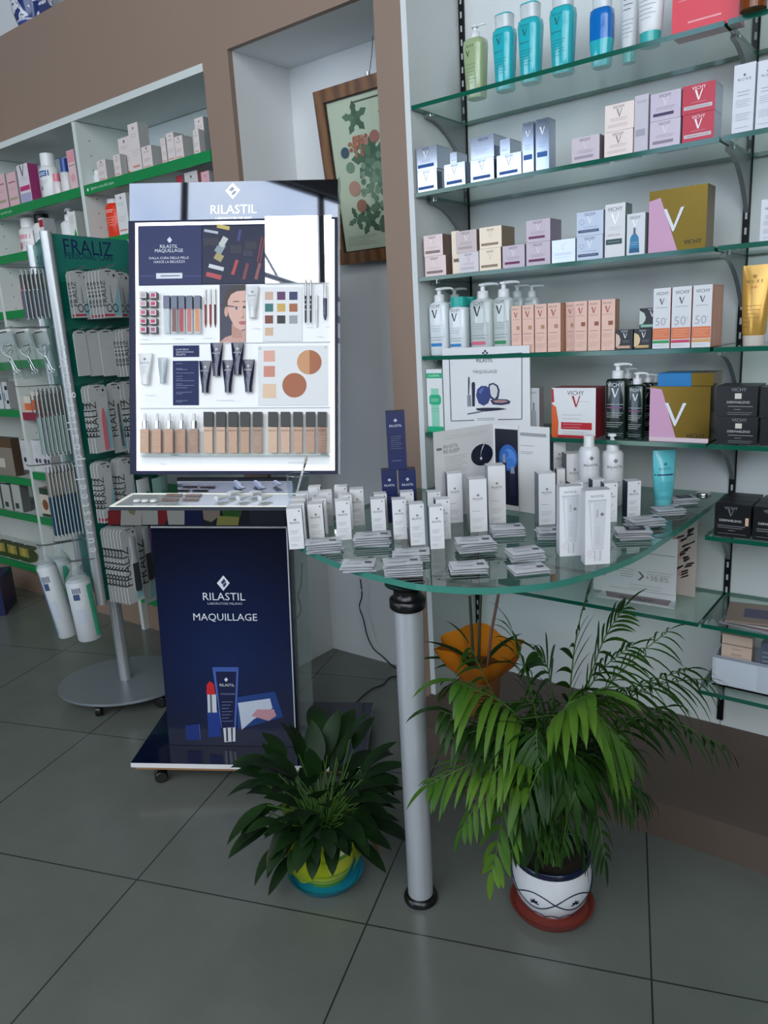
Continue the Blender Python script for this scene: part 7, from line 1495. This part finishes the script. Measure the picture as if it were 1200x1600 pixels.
b = MB(); s0 = pxyd(812, 1262, -.13)-PP; b.leaf(s0, Vector((.15, -.12, -1)), Vector((.6, -.8, .2)), .14, .062, .25, m_lily, 8, .1); b.tube([Vector((-.02, -.02, .14)), s0+Vector((.03, .05, .05)), s0], .003, m_stem, 6); tag(b.build('broad_leaf', rp_), 'single broad dark leaf over the rim')
b = MB(); rs_ = R*1.06
b.loft([(.0005, rs_*.85, rs_*.85), (.004, rs_*.9, rs_*.9), (.02, rs_*1.0, rs_*1.0), (.022, rs_*1.01, rs_*1.01)], mat('#7a3026', .5), 40, cap1=False); b.loft([(.022, rs_*1.01, rs_*1.01), (.02, rs_*.96, rs_*.96), (.0115, rs_*.87, rs_*.87)], mat('#7a3026', .5), 40, cap0=False)
tag(b.build('plant_saucer', loc=Vector((PP.x, PP.y, 0))), 'round terracotta saucer under the white palm pot', 'saucer')

# orchid wrapped in orange paper on a small shelf-high stand behind the palm
ro = tag(empty('potted_orchid', (PO.x, PO.y, 0)), 'bare stemmed plant wrapped in orange paper behind the palm', 'plant')
m_or = glass('orange_paper', '#e89a3c', .72, '#c9781f', ior=1.2); b = MB(); n = 56; rings = []
for j, (dz, rr, wv) in enumerate(((-.02, .045, .0), (.0, .062, .004), (.03, .092, .007), (.06, .108, .01), (.082, .118, .012))):
    rings.append([((rr+wv*math.sin(6*t+j*.6)+wv*.4*math.sin(11*t))*math.cos(t), (rr+wv*math.sin(6*t+j*.6))*math.sin(t), zo+dz+.014*(j/4)*math.sin(3*t+1)) for t in (2*math.pi*i/n for i in range(n))])
b.add([v for q in rings for v in q], [(j*n+i, j*n+(i+1) % n, (j+1)*n+(i+1) % n, (j+1)*n+i) for j in range(4) for i in range(n)], m_or, True); b.build('paper_wrap', ro)
b = MB(); b.loft([(ZP+.0005, .06, .06), (ZP+.012, .058, .058), (ZP+.013, .012, .012), (zo-.13, .012, .012), (zo-.125, .06, .06), (zo-.118, .06, .06)], mat('#4a4640', .5), 24); b.build('pedestal', ro)
b = MB(); b.loft([(zo-.118, .045, .045), (zo-.02, .058, .058), (zo+.02, .06, .06)], mat('#7a4a24', .5), 24); b.build('pot', ro)
b = MB(); b.loft([(zo+.005, .055, .055), (zo+.012, .05, .05)], m_soil, 20); b.build('soil', ro)
b = MB()
for x, y, tx_, ty_, hh, c in ((-.02, 0, -.03, .04, .2, '#1f2f1c'), (-.01, .01, -.015, .05, .22, '#1f2f1c'), (.02, .0, .02, .05, .24, '#6a4a44')):
    b.tube([(x, y, zo), (x+tx_*.4, y+ty_*.4, zo+hh*.5), (x+tx_, y+ty_, zo+hh)], .004, mat(c, .5), 8)
b.build('stems', ro)
b = MB()
for a, e, L, w_ in ((2.9, .5, .2, .02), (2.7, .75, .18, .02), (.5, .8, .17, .018), (3.4, .6, .14, .02), (.1, .4, .13, .02)): b.leaf((0, 0, zo+.01), img_dir(a, e), (0, 0, 1), L, w_, .8, m_lily, 7, .3)
b.build('foliage', ro)

# cords
def cord(pts, r, label, name='power_cord', m=m_black):
    b = MB(); b.tube(bar_path(pts, 5), r, m, 6); return tag(b.build(name), label, 'cord')
YC = YB-.03
cord([at_y(u, v, YC) for u, v in ((563, 905), (565.6, 930), (561.6, 948), (568, 968), (574, 994), (584, 1014), (598, 1026))]+[at_z(614, 1041, .004), at_z(628, 1047, .004), at_z(650, 1052, .004)], .0028, 'black cord hanging down the niche wall behind the table leg')
cord([at_z(u, v, .004) for u, v in ((648, 1053), (625, 1056), (608, 1059), (598, 1070), (580, 1077), (560, 1094), (548, 1108))], .0028, 'black cord lying on the floor between leg and leafy plant')
b = MB(); b.tube(bar_path([FD.at(u, v, 1, .045) for u, v in ((472, 880), (470, 915), (466, 930), (470, 948), (468, 960), (460, 972), (458, 990))], 5), .002, mat('#5a5e60', .5), 6); b.build('power_cord', ds)

# navy display cut by the left picture edge
P0 = at_z(9, 962, 0); b = MB(); d_ = Vector((-RIGHT.x, -RIGHT.y, 0)).normalized(); hN = zat(P0.x, P0.y, 905)
xa = P0; b.box(-.3, 0, 0, .25, .0005, hN, mat('#0f1a4a', .3)); b.rect(-.3, hN-.012, 0, hN, '#2a3a7c', -.0005); tag(b.build('floor_display', loc=xa, rz=-YAW+.2), 'navy floor display cut by the left picture edge', 'display stand')
